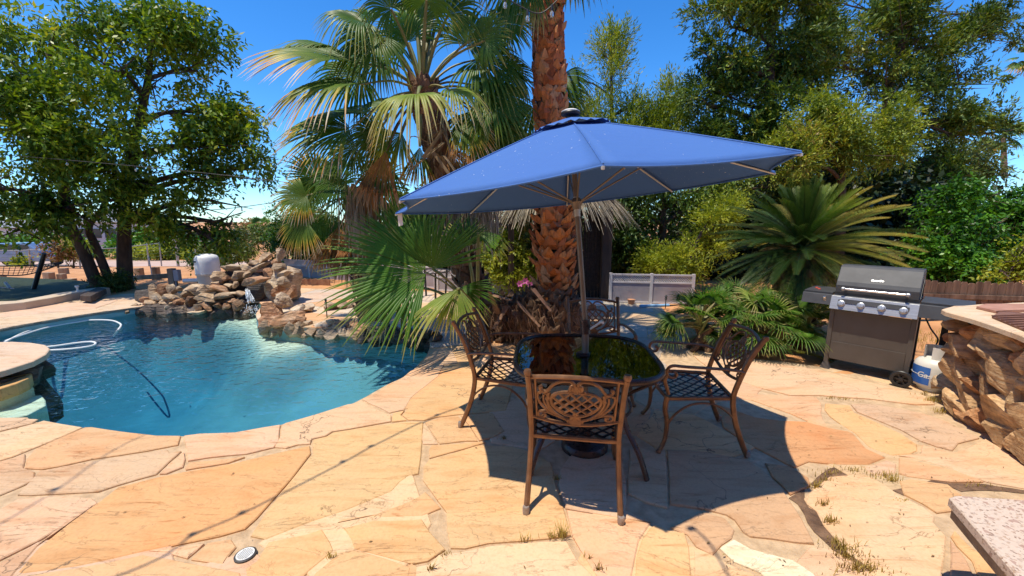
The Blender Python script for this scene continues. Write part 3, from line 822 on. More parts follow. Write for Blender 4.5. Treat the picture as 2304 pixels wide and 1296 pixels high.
def canopy_pt(k, s, tt, lift=0, sag=.02):
    a = apex.lerp(rim[k % 8], tt); b_ = apex.lerp(rim[(k+1) % 8], tt)
    p = a.lerp(b_, s)
    bow = 4*s*(1-s)
    # straight rib with a gentle curve, panels sag and their hem bows in
    nrm = Vector((0,0,1))
    p = p+nrm*(.012*math.sin(math.pi*tt))
    c_ = apex+(sum(rim, Vector())/8-apex)*tt
    p = p.lerp(c_, bow*tt*.05)
    p.z -= bow*tt*sag*.55
    p.z += lift
    return p
m = MB(); NS, NT = 10, 14
t0_ = .10
for k in range(8):
    vs = [canopy_pt(k, i/NS, t0_+(1-t0_)*j/NT) for j in range(NT+1) for i in range(NS+1)]
    fs = [(j*(NS+1)+i, j*(NS+1)+i+1, (j+1)*(NS+1)+i+1, (j+1)*(NS+1)+i) for j in range(NT) for i in range(NS)]
    m.add(vs, fs)
    m.tube([canopy_pt(k, i/NS, 1)-Vector((0,0,.004)) for i in range(NS+1)], .0045, 5)
    m.tube([canopy_pt(k, 0, t0_+(1-t0_)*j/10)+Vector((0,0,.003)) for j in range(11)], .0035, 5)
cp = m.build("canopy", M_fab, um)
sd_ = cp.modifiers.new("thick", 'SOLIDIFY'); sd_.thickness = .0015
m = MB()
for k in range(8):
    vs = []
    for j in range(5):
        for i in range(9):
            tt = .02+.20*j/4; p = canopy_pt(k, i/8, tt, lift=.022+.012*j/4)
            if j == 4: p.z += -.012+.018*abs(math.sin(i/8*math.pi*3))
            vs.append(p)
    m.add(vs, [(j*9+i, j*9+i+1, (j+1)*9+i+1, (j+1)*9+i) for j in range(4) for i in range(8)])
m.build("vent_cap", M_fab, um)
m = MB(); m.lathe([(.0,.0),(.025,.005),(.03,.02),(.068,.03),(.072,.042),(.065,.052),(.0,.056)], apex+Vector((0,0,.0)), 20)
fin = m.build("finial", M_blackpl, um)
m = MB(); m.lathe([(.066,.0),(.066,.004),(.045,.015),(.0,.02)], apex+Vector((0,0,.051)), 20); m.build("solar_disc", M_white, fin)
hub = apex-ax_d*.60
for k in range(8):
    m = MB(); a = canopy_pt(k, 0, .06)-Vector((0,0,.02)); e = canopy_pt(k, 0, 1)-Vector((0,0,.012))
    m.tube([a]+[canopy_pt(k, 0, q)-Vector((0,0,.018)) for q in (.25,.5,.75)]+[e], .007, 6)
    rb = m.build("rib", M_rib, um)
    m = MB(); m.tube([hub+(rim[k]-hub).normalized()*.03, canopy_pt(k, 0, .52)-Vector((0,0,.022))], .006, 6); m.build("strut", M_pole, rb)
    m = MB(); m.lathe([(0,-.009),(.008,-.006),(.008,.006),(0,.009)], e, 8); m.build("rib_tip", M_rib, rb)
m = MB(); pb = base+Vector((0,0,.06)); topj = apex-ax_d*.0
kn = Vector((.53,2.69,.72))+ax_d*.12
m.tube([pb, kn, topj], .019, 16); m.tube([pb, kn+ax_d*.10], .0235, 16)
m.build("pole", M_pole, um)
m = MB(); h2 = apex-ax_d*.70; m.tube([h2, h2+ax_d*.14], .0215, 16); m.build("pole_sleeve", M_rib, um)
m = MB(); m.tube([hub-ax_d*.05, hub-ax_d*.02, hub+ax_d*.0, hub+ax_d*.03], [.028,.034,.045,.03], 16); m.build("runner_hub", M_pole, um)
m = MB(); q = Vector((.53,2.69,.72))+ax_d*.20
m.tube([q-ax_d*.05, q+ax_d*.05], .036, 16); hs_ = m.build("crank_housing", M_bronze_d, um)
m = MB(); m.tube([q+Vector((.03,-.03,-.005)), q+Vector((.10,-.06,.055))], .011, 8, flat=(1.6,.7)); m.tube([q+Vector((.09,-.055,.05)), q+Vector((.10,-.095,.055))], .010, 8); m.build("crank_handle", M_white, hs_)
m = MB(); m.lathe([(.17,0),(.17,.03),(.15,.055),(.06,.065),(.045,.08),(.04,.32),(.0,.32)], base, 28); m.build("weighted_base", M_bronze_d, um)
m = MB(); e = rim[0]
tagp = [e+Vector((.012,-.005,-.005)), e+Vector((.05,-.012,-.0)), e+Vector((.056,-.02,-.09)), e+Vector((.022,-.02,-.10))]
m.add([*tagp, *[p+Vector((0,.002,0)) for p in tagp]], [(0,1,2,3),(7,6,5,4),(0,4,5,1),(1,5,6,2),(2,6,7,3),(3,7,4,0)])
m.build("care_tag", M_white, um, smooth=False)

# ---- barbecue ---------------------------------------------------
M_enam = simple("charcoal_enamel", (.050,.050,.054), (.066,.066,.070), 9, .55, .1, bmp=.06, spec=.45)
M_cab = simple("grey_cabinet_paint", (.085,.070,.060), (.10,.085,.073), 5, .5, .1, spec=.5)
M_steel = simple("brushed_steel", (.36,.36,.37), (.46,.46,.47), 6, .42, .6, stretch=(1,1,30), bmp=.1)
M_knob = simple("satin_knob", (.55,.55,.55), None, rough=.38, metal=.7)
M_chrome = simple("chrome", (.8,.8,.8), None, rough=.15, metal=1.0)
gA = Vector((*G(1852,826), 0)); gB = Vector((4.01, 3.855, 0))
gx_ = (gB-gA); gW = gx_.length; grz = math.atan2(gx_.y, gx_.x)
gr = thing("gas_grill", "black four burner gas barbecue with closed lid and side shelves", "grill", gA, grz)
def GB(): return MB()
W_, D_ = gW, .52
m = GB()
m.box((W_/2, .012, .40), (W_-.07, .02, .56)); m.box((W_/2, .010, .235), (W_-.07, .022, .004)); m.box((.02, D_/2, .40), (.02, D_-.06, .56)); m.box((W_-.02, D_/2, .40), (.02, D_-.06, .56))
m.box((W_/2, D_/2, .135), (W_-.05, D_-.05, .02))
m.build("cabinet", M_cab, gr, local=True, smooth=False)
m = GB(); m.box((W_/2, -.002, .225), (W_-.075, .008, .20)); m.build("lower_panel", M_cab, gr, local=True, smooth=False, bevel=.002)
for x, y in ((.015, .01), (W_-.015, .01), (.015, D_-.02), (W_-.015, D_-.02)):
    m = GB(); z0 = .06 if x < .1 else .10
    m.box((x, y, (z0+.70)/2), (.04, .04, .70-z0))
    lg = m.build("leg", M_cab, gr, local=True, smooth=False, bevel=.003)
    if x < .1:
        m = GB(); m.add([(x-.045,y-.045,0),(x+.045,y-.045,0),(x+.045,y+.045,0),(x-.045,y+.045,0),(x-.022,y-.022,.075),(x+.022,y-.022,.075),(x+.022,y+.022,.075),(x-.022,y+.022,.075)],
                         [(3,2,1,0),(4,5,6,7),(0,1,5,4),(1,2,6,5),(2,3,7,6),(3,0,4,7)]); m.build("foot", M_cab, lg, local=True, smooth=False)
for y in (-.11, D_-.06):
    wx = W_-.035
    m = GB(); m.lathe([(.055,-.018),(.078,-.018),(.085,-.010),(.085,.010),(.078,.018),(.055,.018),(.055,-.018)], (wx, y, .086), 40, axis='Y', cap=False)
    wh = m.build("wheel", M_blackpl, gr, local=True)
    m = GB(); m.lathe([(.018,-.020),(.022,.018)], (wx, y, .086), 12, axis='Y'); m.lathe([(.0,.012),(.056,.012)], (wx, y, .086), 24, axis='Y', cap=False)
    for k in range(6):
        a = k*math.pi/3; d = Vector((math.cos(a), 0, math.sin(a))); m.beam(Vector((wx, y, .086))+d*.015, Vector((wx, y, .086))+d*.06, .012, .016)
    m.build("rim", M_blackpl, wh, local=True, smooth=False)
# tread
m = GB(); m.beam((W_-.035,-.09,.086),(W_-.035,D_-.08,.086),.016,.016); m.build("axle", M_blackpl, gr, local=True)
# control panel (sloping) and shelves
def wedge(mb, x0, x1, y0, y1, z0, z1, slope):
    mb.add([(x0,y0-.0,z0),(x1,y0,z0),(x1,y1,z0),(x0,y1,z0),(x0,y0+slope,z1),(x1,y0+slope,z1),(x1,y1,z1),(x0,y1,z1)],
           [(3,2,1,0),(4,5,6,7),(0,1,5,4),(1,2,6,5),(2,3,7,6),(3,0,4,7)])
m = GB(); wedge(m, -.005, W_+.005, -.075, .05, .70, .84, .05); cpn = m.build("control_panel", M_steel, gr, local=True, smooth=False, bevel=.002)
m = GB(); m.add([(.085,-.0505,.77),(W_-.08,-.0505,.77),(W_-.08,-.0345,.815),(.085,-.0345,.815)], [(0,1,2,3)]); 
m.box((W_/2, -.0455, .787), (W_-.12, .012, .035), Matrix.Rotation(-.33, 3, 'X')); m.build("panel_stripe", M_enam, cpn, local=True, smooth=False)
for k in range(4):
    kx = .09+(W_-.19)*k/3
    m = GB(); m.lathe([(.034,.0),(.034,-.006),(.026,-.010),(.023,-.030),(.0,-.032)], (0,0,0), 24, axis='Y'); m.box((0,-.034,0), (.008,.010,.040))
    M4 = Matrix.Translation((kx, -.055, .765)) @ Matrix.Rotation(-.33, 4, 'X')
    m.v = [tuple(M4 @ Vector(p)) for p in m.v]; m.build("burner_knob", M_knob, cpn, local=True)
m = GB(); wedge(m, -.27, -.005, -.060, .04, .735, .845, .035); m.box((-.1375, .25, .855), (.265, .46, .022)); m.build("side_shelf", M_enam, gr, local=True, smooth=False, bevel=.003)
m = GB(); wedge(m, W_+.005, W_+.36, -.060, .04, .72, .845, .035); m.box((W_+.1825, .25, .855), (.355, .46, .022)); m.build("side_shelf", M_enam, gr, local=True, smooth=False, bevel=.003)
m = GB(); m.lathe([(.014,.0),(.012,-.02),(.0,-.024)], (-.06,-.035,.815), 12, axis='Y'); m.box((-.06,-.042,.79),(.028,.012,.03)); m.build("igniter", M_chrome, gr, local=True)
# firebox and lid
m = GB(); m.box((W_/2, .27, .85), (W_-.01, .44, .06)); m.build("firebox", M_enam, gr, local=True, smooth=False)
x0, x1 = .01, W_-.01
prof = [(.035,.875),(.035,.955),(.055,.995),(.16,1.145),(.19,1.165),(.36,1.165),(.42,1.13),(.49,1.01),(.50,.875)]
m = GB(); n_ = len(prof)
m.add([(x0,y,z) for y, z in prof]+[(x1,y,z) for y, z in prof], [tuple((i, i+1, n_+i+1, n_+i)[::-1]) for i in range(n_-1)]+[tuple(range(n_)), tuple(range(n_, 2*n_))[::-1]])
lid = m.build("lid", M_enam, gr, local=True, smooth=False, bevel=.006)
for xx in (x0-.004, x1+.004):
    m = GB(); m.beam((xx,.08,.88),(xx,.21,1.06),.008,.012); m.beam((xx,.21,1.06),(xx,.36,.88),.008,.012); m.lathe([(.022,-.004),(.022,.004)], (xx,.36,1.0), 16, axis='X'); m.build("lid_trim", M_blackpl, lid, local=True, smooth=False)
m = GB(); hy, hz = -.035, .925
m.tube([(.09,hy,hz),(W_-.09,hy,hz)], .0125, 14)
hd = m.build("lid_handle", M_chrome, lid, local=True)
for xx in (.10, W_-.10):
    m = GB(); m.tube([(xx,.04,hz-.01),(xx,hy,hz)], .010, 8); m.lathe([(.012,-.018),(.021,-.010),(.021,.010),(.012,.018)], (xx+(-.012 if xx < .2 else .012),hy,hz), 14, axis='X'); m.build("handle_bracket", M_steel, hd, local=True)
sl = math.atan2(.14, .105); Rl = Matrix.Rotation(math.pi/2-(math.pi/2-sl), 4, 'X')
def lidpt(x, f, off=.004):
    y = .055+.105*f; z = .985+.14*f; nn_ = Vector((0,-.14,.105)).normalized(); return Vector((x, y, z))+nn_*off
m = GB(); m.lathe([(.036,0),(.036,.006),(.028,.008),(.0,.008)], (0,0,0), 24); M4 = Matrix.Translation(lidpt(W_/2, .62, 0)) @ Rl
m.v = [tuple(M4 @ Vector(p)) for p in m.v]; gg = m.build("temperature_gauge", M_chrome, lid, local=True)
m = GB(); m.lathe([(.026,.0),(.026,.0015),(0,.0015)], (0,0,.008), 24); m.v = [tuple(M4 @ Vector(p)) for p in m.v]; m.build("gauge_face", M_enam, gg, local=True)
m = GB(); m.box((0,0,0), (.115,.036,.005)); M5 = Matrix.Translation(lidpt(W_/2, .28, .003)) @ Rl
m.v = [tuple(M5 @ Vector(p)) for p in m.v]; pl = m.build("name_plate", M_chrome, lid, local=True, smooth=False)
m = GB(); m.box((0,0,0), (.106,.028,.002)); M5b = Matrix.Translation(lidpt(W_/2, .28, .0065)) @ Rl
m.v = [tuple(M5b @ Vector(p)) for p in m.v]; pl2 = m.build("plate_field", M_enam, pl, local=True, smooth=False)
def text_mesh(name, body, size, mat, M4, parent, shear=.0, sx=1.0):
    cu = bpy.data.curves.new(name, 'FONT'); cu.body = body; cu.size = size; cu.extrude = .0006; cu.align_x = 'CENTER'; cu.align_y = 'CENTER'; cu.shear = shear; cu.offset = .0006
    ob = bpy.data.objects.new(name, cu); COL.objects.link(ob)
    dg = bpy.context.evaluated_depsgraph_get(); me = bpy.data.meshes.new_from_object(ob.evaluated_get(dg))
    COL.objects.unlink(ob); bpy.data.objects.remove(ob)
    me.transform(M4 @ Matrix.Diagonal((sx, 1, 1, 1)))
    me.materials.clear(); o = bpy.data.objects.new(name, me); COL.objects.link(o); me.materials.append(mat); o.parent = parent
    return o
text_mesh("lettering", "Dyna-Glo", .025, M_chrome, Matrix.Translation(lidpt(W_/2, .28, .008)) @ Rl, pl, .2)
# gas tank ---------------------------------------------------------
M_tank = simple("tank_paint", (.76,.74,.68), (.66,.62,.54), 7, .4, bmp=.04)
M_blue = simple("blue_label", (.02,.10,.38), (.03,.16,.50), 6, .4)
tk_c = Vector((*G(2100,888), 0))+Vector((.10,.12,.0))
tk = thing("propane_tank", "white propane cylinder with blue label beside the barbecue wheel", "gas tank", tk_c)
m = MB(); m.lathe([(.09,.0),(.105,.0),(.105,.03),(.14,.05),(.152,.09),(.152,.235),(.145,.275),(.12,.31),(.06,.335),(.0,.34)], (0,0,0), 36); m.build("cylinder_body", M_tank, tk, local=True)
m = MB(); m.tube([(math.cos(a)*.153, math.sin(a)*.153, .165) for a in np.linspace(0, 2*math.pi, 37)[:-1]], .003, 6, closed=True, up=(0,0,1)); m.build("weld_seam", M_tank, tk, local=True)
m = MB()
for a0, a1 in ((20,160),(200,340)):
    P = [R(a) for a in np.linspace(a0, a1, 14)]; v = []
    for a in P: v += [(math.cos(a)*.09, math.sin(a)*.09, .32), (math.cos(a)*.09, math.sin(a)*.09, .44), (math.cos(a)*.084, math.sin(a)*.084, .44), (math.cos(a)*.084, math.sin(a)*.084, .32)]
    m.add(v, [f for i in range(13) for f in ((4*i,4*i+4,4*i+5,4*i+1),(4*i+1,4*i+5,4*i+6,4*i+2),(4*i+2,4*i+6,4*i+7,4*i+3))])
m.build("collar", M_tank, tk, local=True)
m = MB(); m.lathe([(.018,.33),(.018,.39),(.030,.395),(.030,.415),(0,.418)], (0,0,0), 12); m.build("valve", M_steel, tk, local=True)
vw = math.atan2(-tk_c.y, -tk_c.x)
m = MB(); v = []
for a in np.linspace(vw-1.35, vw-.15, 12): v += [(math.cos(a)*.1535, math.sin(a)*.1535, .075), (math.cos(a)*.1535, math.sin(a)*.1535, .25)]
m.add(v, [(2*i, 2*i+2, 2*i+3, 2*i+1) for i in range(11)]); lb = m.build("label", M_blue, tk, local=True)
def wrap_text(body, size, z, ac, mat, parent, r_=.1545):
    cu = bpy.data.curves.new("t", 'FONT'); cu.body = body; cu.size = size; cu.align_x = 'CENTER'; cu.shear = .15; cu.offset = .001
    ob = bpy.data.objects.new("t", cu); COL.objects.link(ob)
    dg = bpy.context.evaluated_depsgraph_get(); me = bpy.data.meshes.new_from_object(ob.evaluated_get(dg))
    bpy.data.objects.remove(ob)
    for vv in me.vertices:
        a = ac+vv.co.x/r_; vv.co = (math.cos(a)*r_, math.sin(a)*r_, z+vv.co.y)
    me.materials.clear(); me.materials.append(mat); o = bpy.data.objects.new("lettering", me); COL.objects.link(o); o.parent = parent
wrap_text("Gas", .075, .145, vw-.42, M_white, lb)
m = MB(); m.tube(curve3([tuple(Vector((W_+.05,.05,.72))), (W_+.10,.10,.60), (W_+.16,.12,.5), (W_+.15,.14,.42)], 6), .007, 6); m.build("gas_hose", M_blackpl, gr, local=True)
m = GB(); m.beam((W_,.16,.12),(W_+.2,.16,.12),.03,.03); m.beam((W_,.42,.12),(W_+.2,.42,.12),.03,.03); m.box((W_+.19,.42,.42),(.05,.05,.60)); m.beam((W_+.19,.16,.12),(W_+.19,.44,.12),.03,.03); m.build("shelf_post", M_blackpl, gr, local=True, smooth=False)
M_red = simple("red_plastic", (.45,.06,.03))
for xx, yy, lab in ((-.16,.16,"small red cap on the grill's left shelf, nearest the lid"),(-.20,.24,"small red cap at the rear of the grill's left shelf")):
    m = GB(); m.lathe([(0,0),(.018,.003),(.012,.014),(0,.016)], (0,0,0), 8)
    o_ = m.build("plastic_cap", M_red, None, local=True); o_.location = gA+Matrix.Rotation(grz, 3, 'Z') @ Vector((xx,yy,.866)); tag(o_, lab, "cap")
# ================================================================ ROCKS, POOL THINGS
def rock_mat(name, c1, c2, c3, scale=3.0):
    m, t, b = newmat(name)
    at = N(t, "ShaderNodeVertexColor"); at.layer_name = "Col"
    n1 = noise_t(t, scale, 7, .65, dist=.5); n2 = noise_t(t, 22, 5, .7); lay = noise_t(t, 4, 6, .6, stretch=(1.2, 1.2, 7))
    c = ramp(t, n1, [(.28, c1), (.5, c2), (.68, c3)])
    c = mixc(t, c, ramp(t, lay, [(.35, (.62,.55,.5)), (.55, (1,1,1)), (.7, (1.15,1.1,1.0))]), .8, 'MULTIPLY')
    c = mixc(t, c, ramp(t, n2, [(.3, (.55,.5,.48)), (.55, (1.05,1.05,1.05))]), .7, 'MULTIPLY')
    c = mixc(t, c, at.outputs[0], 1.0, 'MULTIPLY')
    t.links.new(c, b.inputs['Base Color']); b.inputs['Roughness'].default_value = .85
    b1 = N(t, "ShaderNodeBump", Strength=1.0, Distance=.06); t.links.new(lay, b1.inputs['Height'])
    b2 = N(t, "ShaderNodeBump", Strength=.8, Distance=.012); t.links.new(n2, b2.inputs['Height']); t.links.new(b1.outputs[0], b2.inputs['Normal'])
    t.links.new(b2.outputs[0], b.inputs['Normal']); return m
M_rock = rock_mat("field_rock", (.30,.19,.11), (.54,.39,.25), (.72,.60,.45))
M_rockr = rock_mat("rust_rock", (.28,.125,.06), (.50,.27,.14), (.64,.44,.29))
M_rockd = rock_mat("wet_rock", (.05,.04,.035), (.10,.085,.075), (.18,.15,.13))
import bmesh
def _ico(sub):
    bm = bmesh.new(); bmesh.ops.create_icosphere(bm, subdivisions=sub, radius=1)
    V = np.array([v.co[:] for v in bm.verts]); Fc = [tuple(v.index for v in f.verts) for f in bm.faces]; bm.free(); return V, Fc
ICO3 = _ico(3); ICO4 = _ico(4)
def rock_mesh(size, rot, c, seed, cuts=16, rough=.05, big=False):
    r = np.random.default_rng(seed); V, Fc = (ICO4 if big else ICO3); V = V.copy()
    for _ in range(cuts):
        n_ = r.normal(size=3); n_ /= np.linalg.norm(n_); d = r.uniform(.38, .82)
        s = V@n_-d; V = V-np.outer(np.clip(s, 0, None), n_)
    ph = r.uniform(0, 50)
    if rough:
        for k_ in range(len(V)):
            v = V[k_]; q = Vector((v[0]*1.7+ph, v[1]*1.7, v[2]*1.7))
            V[k_] = v*(1+rough*2.0*noise.noise(q)+rough*noise.noise(q*3.3)+rough*.6*abs(noise.noise(q*7)))
    V = V/np.abs(V).max(axis=0)
    V = V*np.array(size)/2
    M = np.array(rot.to_3x3()) if isinstance(rot, Matrix) else np.eye(3)
    return (V@M.T)+np.array(c), Fc
def add_rock(name, mat, parent, c, size, rot, seed, shade=None, **kw):
    m = MB(); V, Fc = rock_mesh(size, rot, c, seed, **kw)
    s = shade or (1, 1, 1); m.add(V.tolist(), Fc, (*s, 1))
    return m.build(name, mat, parent, smooth=True, angle=7)

# ---- waterfall ----------------------------------------------------
wf = thing("rock_waterfall", "heap of stacked flat rocks with a small waterfall at the pool's far end", "waterfall", (-4.7, 7.4, 0))
WR = [(1400,350,290,110,0),(1600,345,210,110,-18),(1830,240,270,120,42),(2010,205,120,180,5),(1790,330,300,80,22),(1770,385,210,60,5),(2020,350,170,110,0),(2080,430,180,90,0),(1900,470,190,200,-10),(2080,555,230,160,0),
 (1500,450,220,140,8),(1340,500,120,70,0),(1240,490,100,210,38),(1195,570,110,120,0),(1330,585,140,90,0),(1440,580,70,90,10),(1640,425,190,110,5),(1270,640,260,90,-20),(1300,725,270,90,4),(1100,735,280,90,-14),
 (1170,795,220,80,-20),(1050,625,200,100,0),(900,635,280,100,-8),(600,645,150,140,10),(500,655,120,170,32),(385,650,110,160,5),(280,800,140,150,40),(125,880,130,110,0),(430,745,200,90,-36),(620,755,190,100,-8),
 (520,825,130,90,0),(375,815,160,90,-32),(250,885,110,60,0),(330,925,90,45,0),(440,895,100,70,10),(620,885,110,150,-28),(740,905,100,90,0),(700,810,130,100,5),(865,800,120,170,8),(955,880,120,120,0),
 (990,935,260,60,0),(1310,875,120,90,32),(1480,840,110,160,8),(1085,860,170,80,-30),(1510,705,120,110,22),(1990,665,190,150,30),(2075,735,190,140,20),(2180,690,110,200,0),(1420,790,150,110,0),(1230,860,140,90,0),
 (800,690,160,100,0),(720,640,90,80,0),(1400,690,160,60,0),(1560,420,150,80,-20),(1700,300,190,70,10),(1950,290,140,70,-10)]
for i, (cx, cy, w_, h_, tl) in enumerate(WR):
    px, py = 280+cx*.1736, 540+cy*.1736
    Y = 7.60+max(0, (900-cy))*.0014+(.10 if cx < 900 else 0)-(max(0, cx-1850)*.0016)
    c = A(px, py, Y); sc_ = Y/F*.1736*1.12
    rt = Matrix.Rotation(random.uniform(-.5,.5), 4, 'Z') @ Matrix.Rotation(R(-tl), 4, 'Y') @ Matrix.Rotation(random.uniform(-.2,.2), 4, 'X')
    dp = max(w_, h_)*random.uniform(.8, 1.2)
    g = random.uniform(.75, 1.15); mat = M_rockr if random.random() < .28 else M_rock
    if cy > 780 and random.random() < .35: g *= .6
    add_rock("rock", mat, wf, c, (w_*sc_, dp*sc_, h_*sc_), rt, 100+i, (g, g*.98, g*.94))
for i in range(15):
    px = 312+i*17.5; g_ = G(px, 702, WATER_Z)
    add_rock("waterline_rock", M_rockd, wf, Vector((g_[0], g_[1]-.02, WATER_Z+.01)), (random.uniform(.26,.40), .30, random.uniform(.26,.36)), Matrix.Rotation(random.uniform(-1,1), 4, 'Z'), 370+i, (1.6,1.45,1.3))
# lintel slab over the cave, boulders to the right
for i, (cx, cy, w_, h_, tl, Y, mt) in enumerate([(1690,530,330,110,14,7.62,M_rockr),(1905,935,250,260,0,6.85,M_rockr),(2065,800,170,230,30,7.1,M_rock),(1850,1085,170,120,0,6.55,M_rockr),(2000,1070,230,140,14,6.45,M_rockr)]):
    c = A(280+cx*.1736, 540+cy*.1736, Y); sc_ = Y/F*.1736*1.1
    add_rock("boulder" if i else "lintel_slab", mt, wf, c, (w_*sc_, max(w_, h_)*sc_*1.1, h_*sc_), Matrix.Rotation(R(-tl), 4, 'Y'), 300+i, cuts=7, rough=.09, big=True)
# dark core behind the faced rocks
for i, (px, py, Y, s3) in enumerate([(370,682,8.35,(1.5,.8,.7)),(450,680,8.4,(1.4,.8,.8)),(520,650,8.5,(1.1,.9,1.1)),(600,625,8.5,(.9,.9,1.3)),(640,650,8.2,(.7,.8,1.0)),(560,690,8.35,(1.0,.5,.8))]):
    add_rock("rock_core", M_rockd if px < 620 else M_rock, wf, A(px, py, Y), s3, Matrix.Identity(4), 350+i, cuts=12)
# falling water
M_fall, t, b = newmat("falling_water")
b.inputs['Base Color'].default_value = (.85,.9,.93,1); b.inputs['Roughness'].default_value = .1; b.inputs['Transmission Weight'].default_value = .4; b.inputs['IOR'].default_value = 1.1
m = MB()
for k in range(46):
    a = A(random.uniform(549, 560), 651+random.uniform(-3, 3), 7.52+random.uniform(-.05,.05)); e = A(random.uniform(553, 581), random.uniform(672, 703), 7.32+random.uniform(-.12,.12))
    f0, f1 = sorted((random.random(), random.random())); f1 = min(1, f0+random.uniform(.08,.35))
    P = []
    for s in np.linspace(f0, f1, 4):
        q = a.lerp(e, s); q.z = a.z+(e.z-a.z)*s**1.5; P.append(q)
    m.tube(P, random.uniform(.003,.008), 5)
for k in range(110):
    q = A(random.gauss(568, 10), random.gauss(697, 6), 7.3+random.uniform(-.2,.2)); q.z = max(q.z, WATER_Z+.01)
    r_ = random.uniform(.003,.010); m.lathe([(0,-r_),(r_,0),(0,r_)], q, 5)
tag(m.build("falling_water", M_fall, wf), kind="stuff")

# ---- rocks edging the pool on the terrace side -----------------------
bd = thing("pool_rock_edging", "row of reddish rocks mortared along the terrace side of the pool", "rock edging", (-2.4, 5.8, 0))
wl = [(560,744),(620,750),(700,757),(800,763),(900,774),(965,786),(1010,792)]
def waterline(px):
    for (a, b_), (c_, d_) in zip(wl, wl[1:]):
        if a <= px <= c_: return b_+(d_-b_)*(px-a)/(c_-a)
    return wl[0][1] if px < 560 else wl[-1][1]
BR = [(140,1080,90,110,0,0),(225,1075,210,100,8,0),(335,1062,230,120,5,0),(445,1098,120,75,0,1),(560,1108,150,95,8,2),(640,1066,90,65,0,1),(692,1112,95,140,-20,0),(775,1090,118,60,4,0),(850,1130,125,90,8,0),
 (410,1045,70,60,0,0),(480,1152,110,60,0,1),(560,1165,120,50,0,2),(640,1160,80,60,0,1),(740,1155,100,70,0,1),(300,1120,80,100,10,1),(230,1135,120,60,20,2),(165,1140,80,70,-20,2),(380,1140,90,60,0,1),(810,1165,90,50,0,1),
 (395,965,110,70,0,1),(480,950,110,60,0,1),(620,935,120,60,0,1),(720,925,120,60,0,1),(820,915,100,50,0,1)]
for i, (cx, cy, w_, h_, tl, k) in enumerate(BR):
    px, py = 550+cx*.3086, 400+cy*.3086
    Y = G(px, waterline(px), WATER_Z)[1]+.12+max(0, 1150-cy)*.0012
    if i >= 19: Y = G(px, py+8)[1]
    c = A(px, py-(5 if i < 19 else 0), Y); s_ = Y/F*.3086*1.22; g = random.uniform(.8, 1.05)
    add_rock("rock", [M_rockr, M_rock, M_rock][k], bd, c, (w_*s_, max(w_, h_)*s_*.9, h_*s_), Matrix.Rotation(random.uniform(-.6,.6), 4, 'Z') @ Matrix.Rotation(R(-tl), 4, 'Y'), 400+i, (g*(1.2 if k == 2 else 1),)*3, rough=.08)
for i in range(16):
    px = 600+i*25; Y = G(px, waterline(px), WATER_Z)[1]+.03
    add_rock("wall_rock", M_rockd if px > 800 else M_rock, bd, Vector((A(px, waterline(px)-6, Y).x, Y+.03, -.07)), (random.uniform(.18,.30), .30, random.uniform(.24,.34)), Matrix.Rotation(random.uniform(-1,1), 4, 'Z'), 450+i, (.7,.7,.7))
# dark stacked stones below the terrace lip near the palm mound
for i, (cx, cy, w_, h_) in enumerate([(930,1112,110,60),(1010,1108,120,60),(1090,1120,110,62),(1170,1128,120,64),(1250,1140,110,66),(1330,1150,110,60),(1400,1165,90,60),(960,1170,120,50),(1080,1180,120,52),(1200,1190,130,56),(1310,1205,110,60),(1395,1225,90,60)]):
    px, py = 550+cx*.3086, 400+cy*.3086
    Y = G(px, waterline(px), WATER_Z)[1]+.06+(0.07 if cy < 1150 else 0)
    s_ = Y/F*.3086*1.15
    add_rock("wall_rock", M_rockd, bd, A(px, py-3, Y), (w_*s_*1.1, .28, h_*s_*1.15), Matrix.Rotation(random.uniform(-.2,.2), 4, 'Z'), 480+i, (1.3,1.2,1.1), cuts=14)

# rocks set in the pool wall at the far left
wr = thing("pool_wall_rocks", "small white and brown rocks in the shaded pool wall below the far deck", "rock edging", (-8, 6.8, 0))
for i, (px, py, s_) in enumerate([(45,735,.22),(60,730,.14),(195,712,.12),(205,710,.15),(222,710,.18),(240,708,.14),(258,705,.13),(272,702,.14),(285,703,.12),(150,717,.12),(120,722,.13),(90,728,.12),(170,714,.12),(295,700,.14)]):
    best = G(px, py+6, WATER_Z); g = 1.5 if px in (222, 205) else random.uniform(.6, 1)
    add_rock("rock", M_rock, wr, Vector((best[0], best[1]+.02, WATER_Z+.05)), (s_*1.3, s_, s_*.8), Matrix.Rotation(random.random()*3, 4, 'Z'), 520+i, (g, g, g))

# ---- jump slab and steps at the left ---------------------------------
ms_ = SC
def slab_obj(name, poly, z0, z1, col, label, cat, seed=1):
    m = MB(); P = jitter_poly(poly, step=.12, amp=.02, seed=seed, inset=0); m.prism(P, z0, z1, (*col, 1), top_inset=.008)
    return tag(m.build(name, M_flag, smooth=False), label, cat)
jc = (-6.42, 3.98)
jl = thing("jump_ledge", "round flagstone diving ledge over dark rocks at the pool's left side", "ledge", (jc[0], jc[1], 0))
poly = [(jc[0]+1.14*math.cos(a), jc[1]+.98*math.sin(a)) for a in np.linspace(0, 2*math.pi, 25)[:-1]]
m = MB(); m.prism(jitter_poly(poly, step=.2, amp=.025, seed=3, inset=0), .055, .12, (.64,.47,.33,1), top_inset=.01); m.build("ledge_top", M_flag, jl, smooth=False)
for i in range(15):
    a = i/15*2*math.pi
    for zz in (-.12, -.55):
        if zz < -.2 and i % 2: continue
        add_rock("ledge_rock", M_rockd, jl, Vector((jc[0]+.90*math.cos(a), jc[1]+.76*math.sin(a), zz+.0)), (.50,.42,.40 if zz > -.2 else .8), Matrix.Rotation(a, 4, 'Z'), 560+i, (1.5,1.35,1.2), cuts=12)
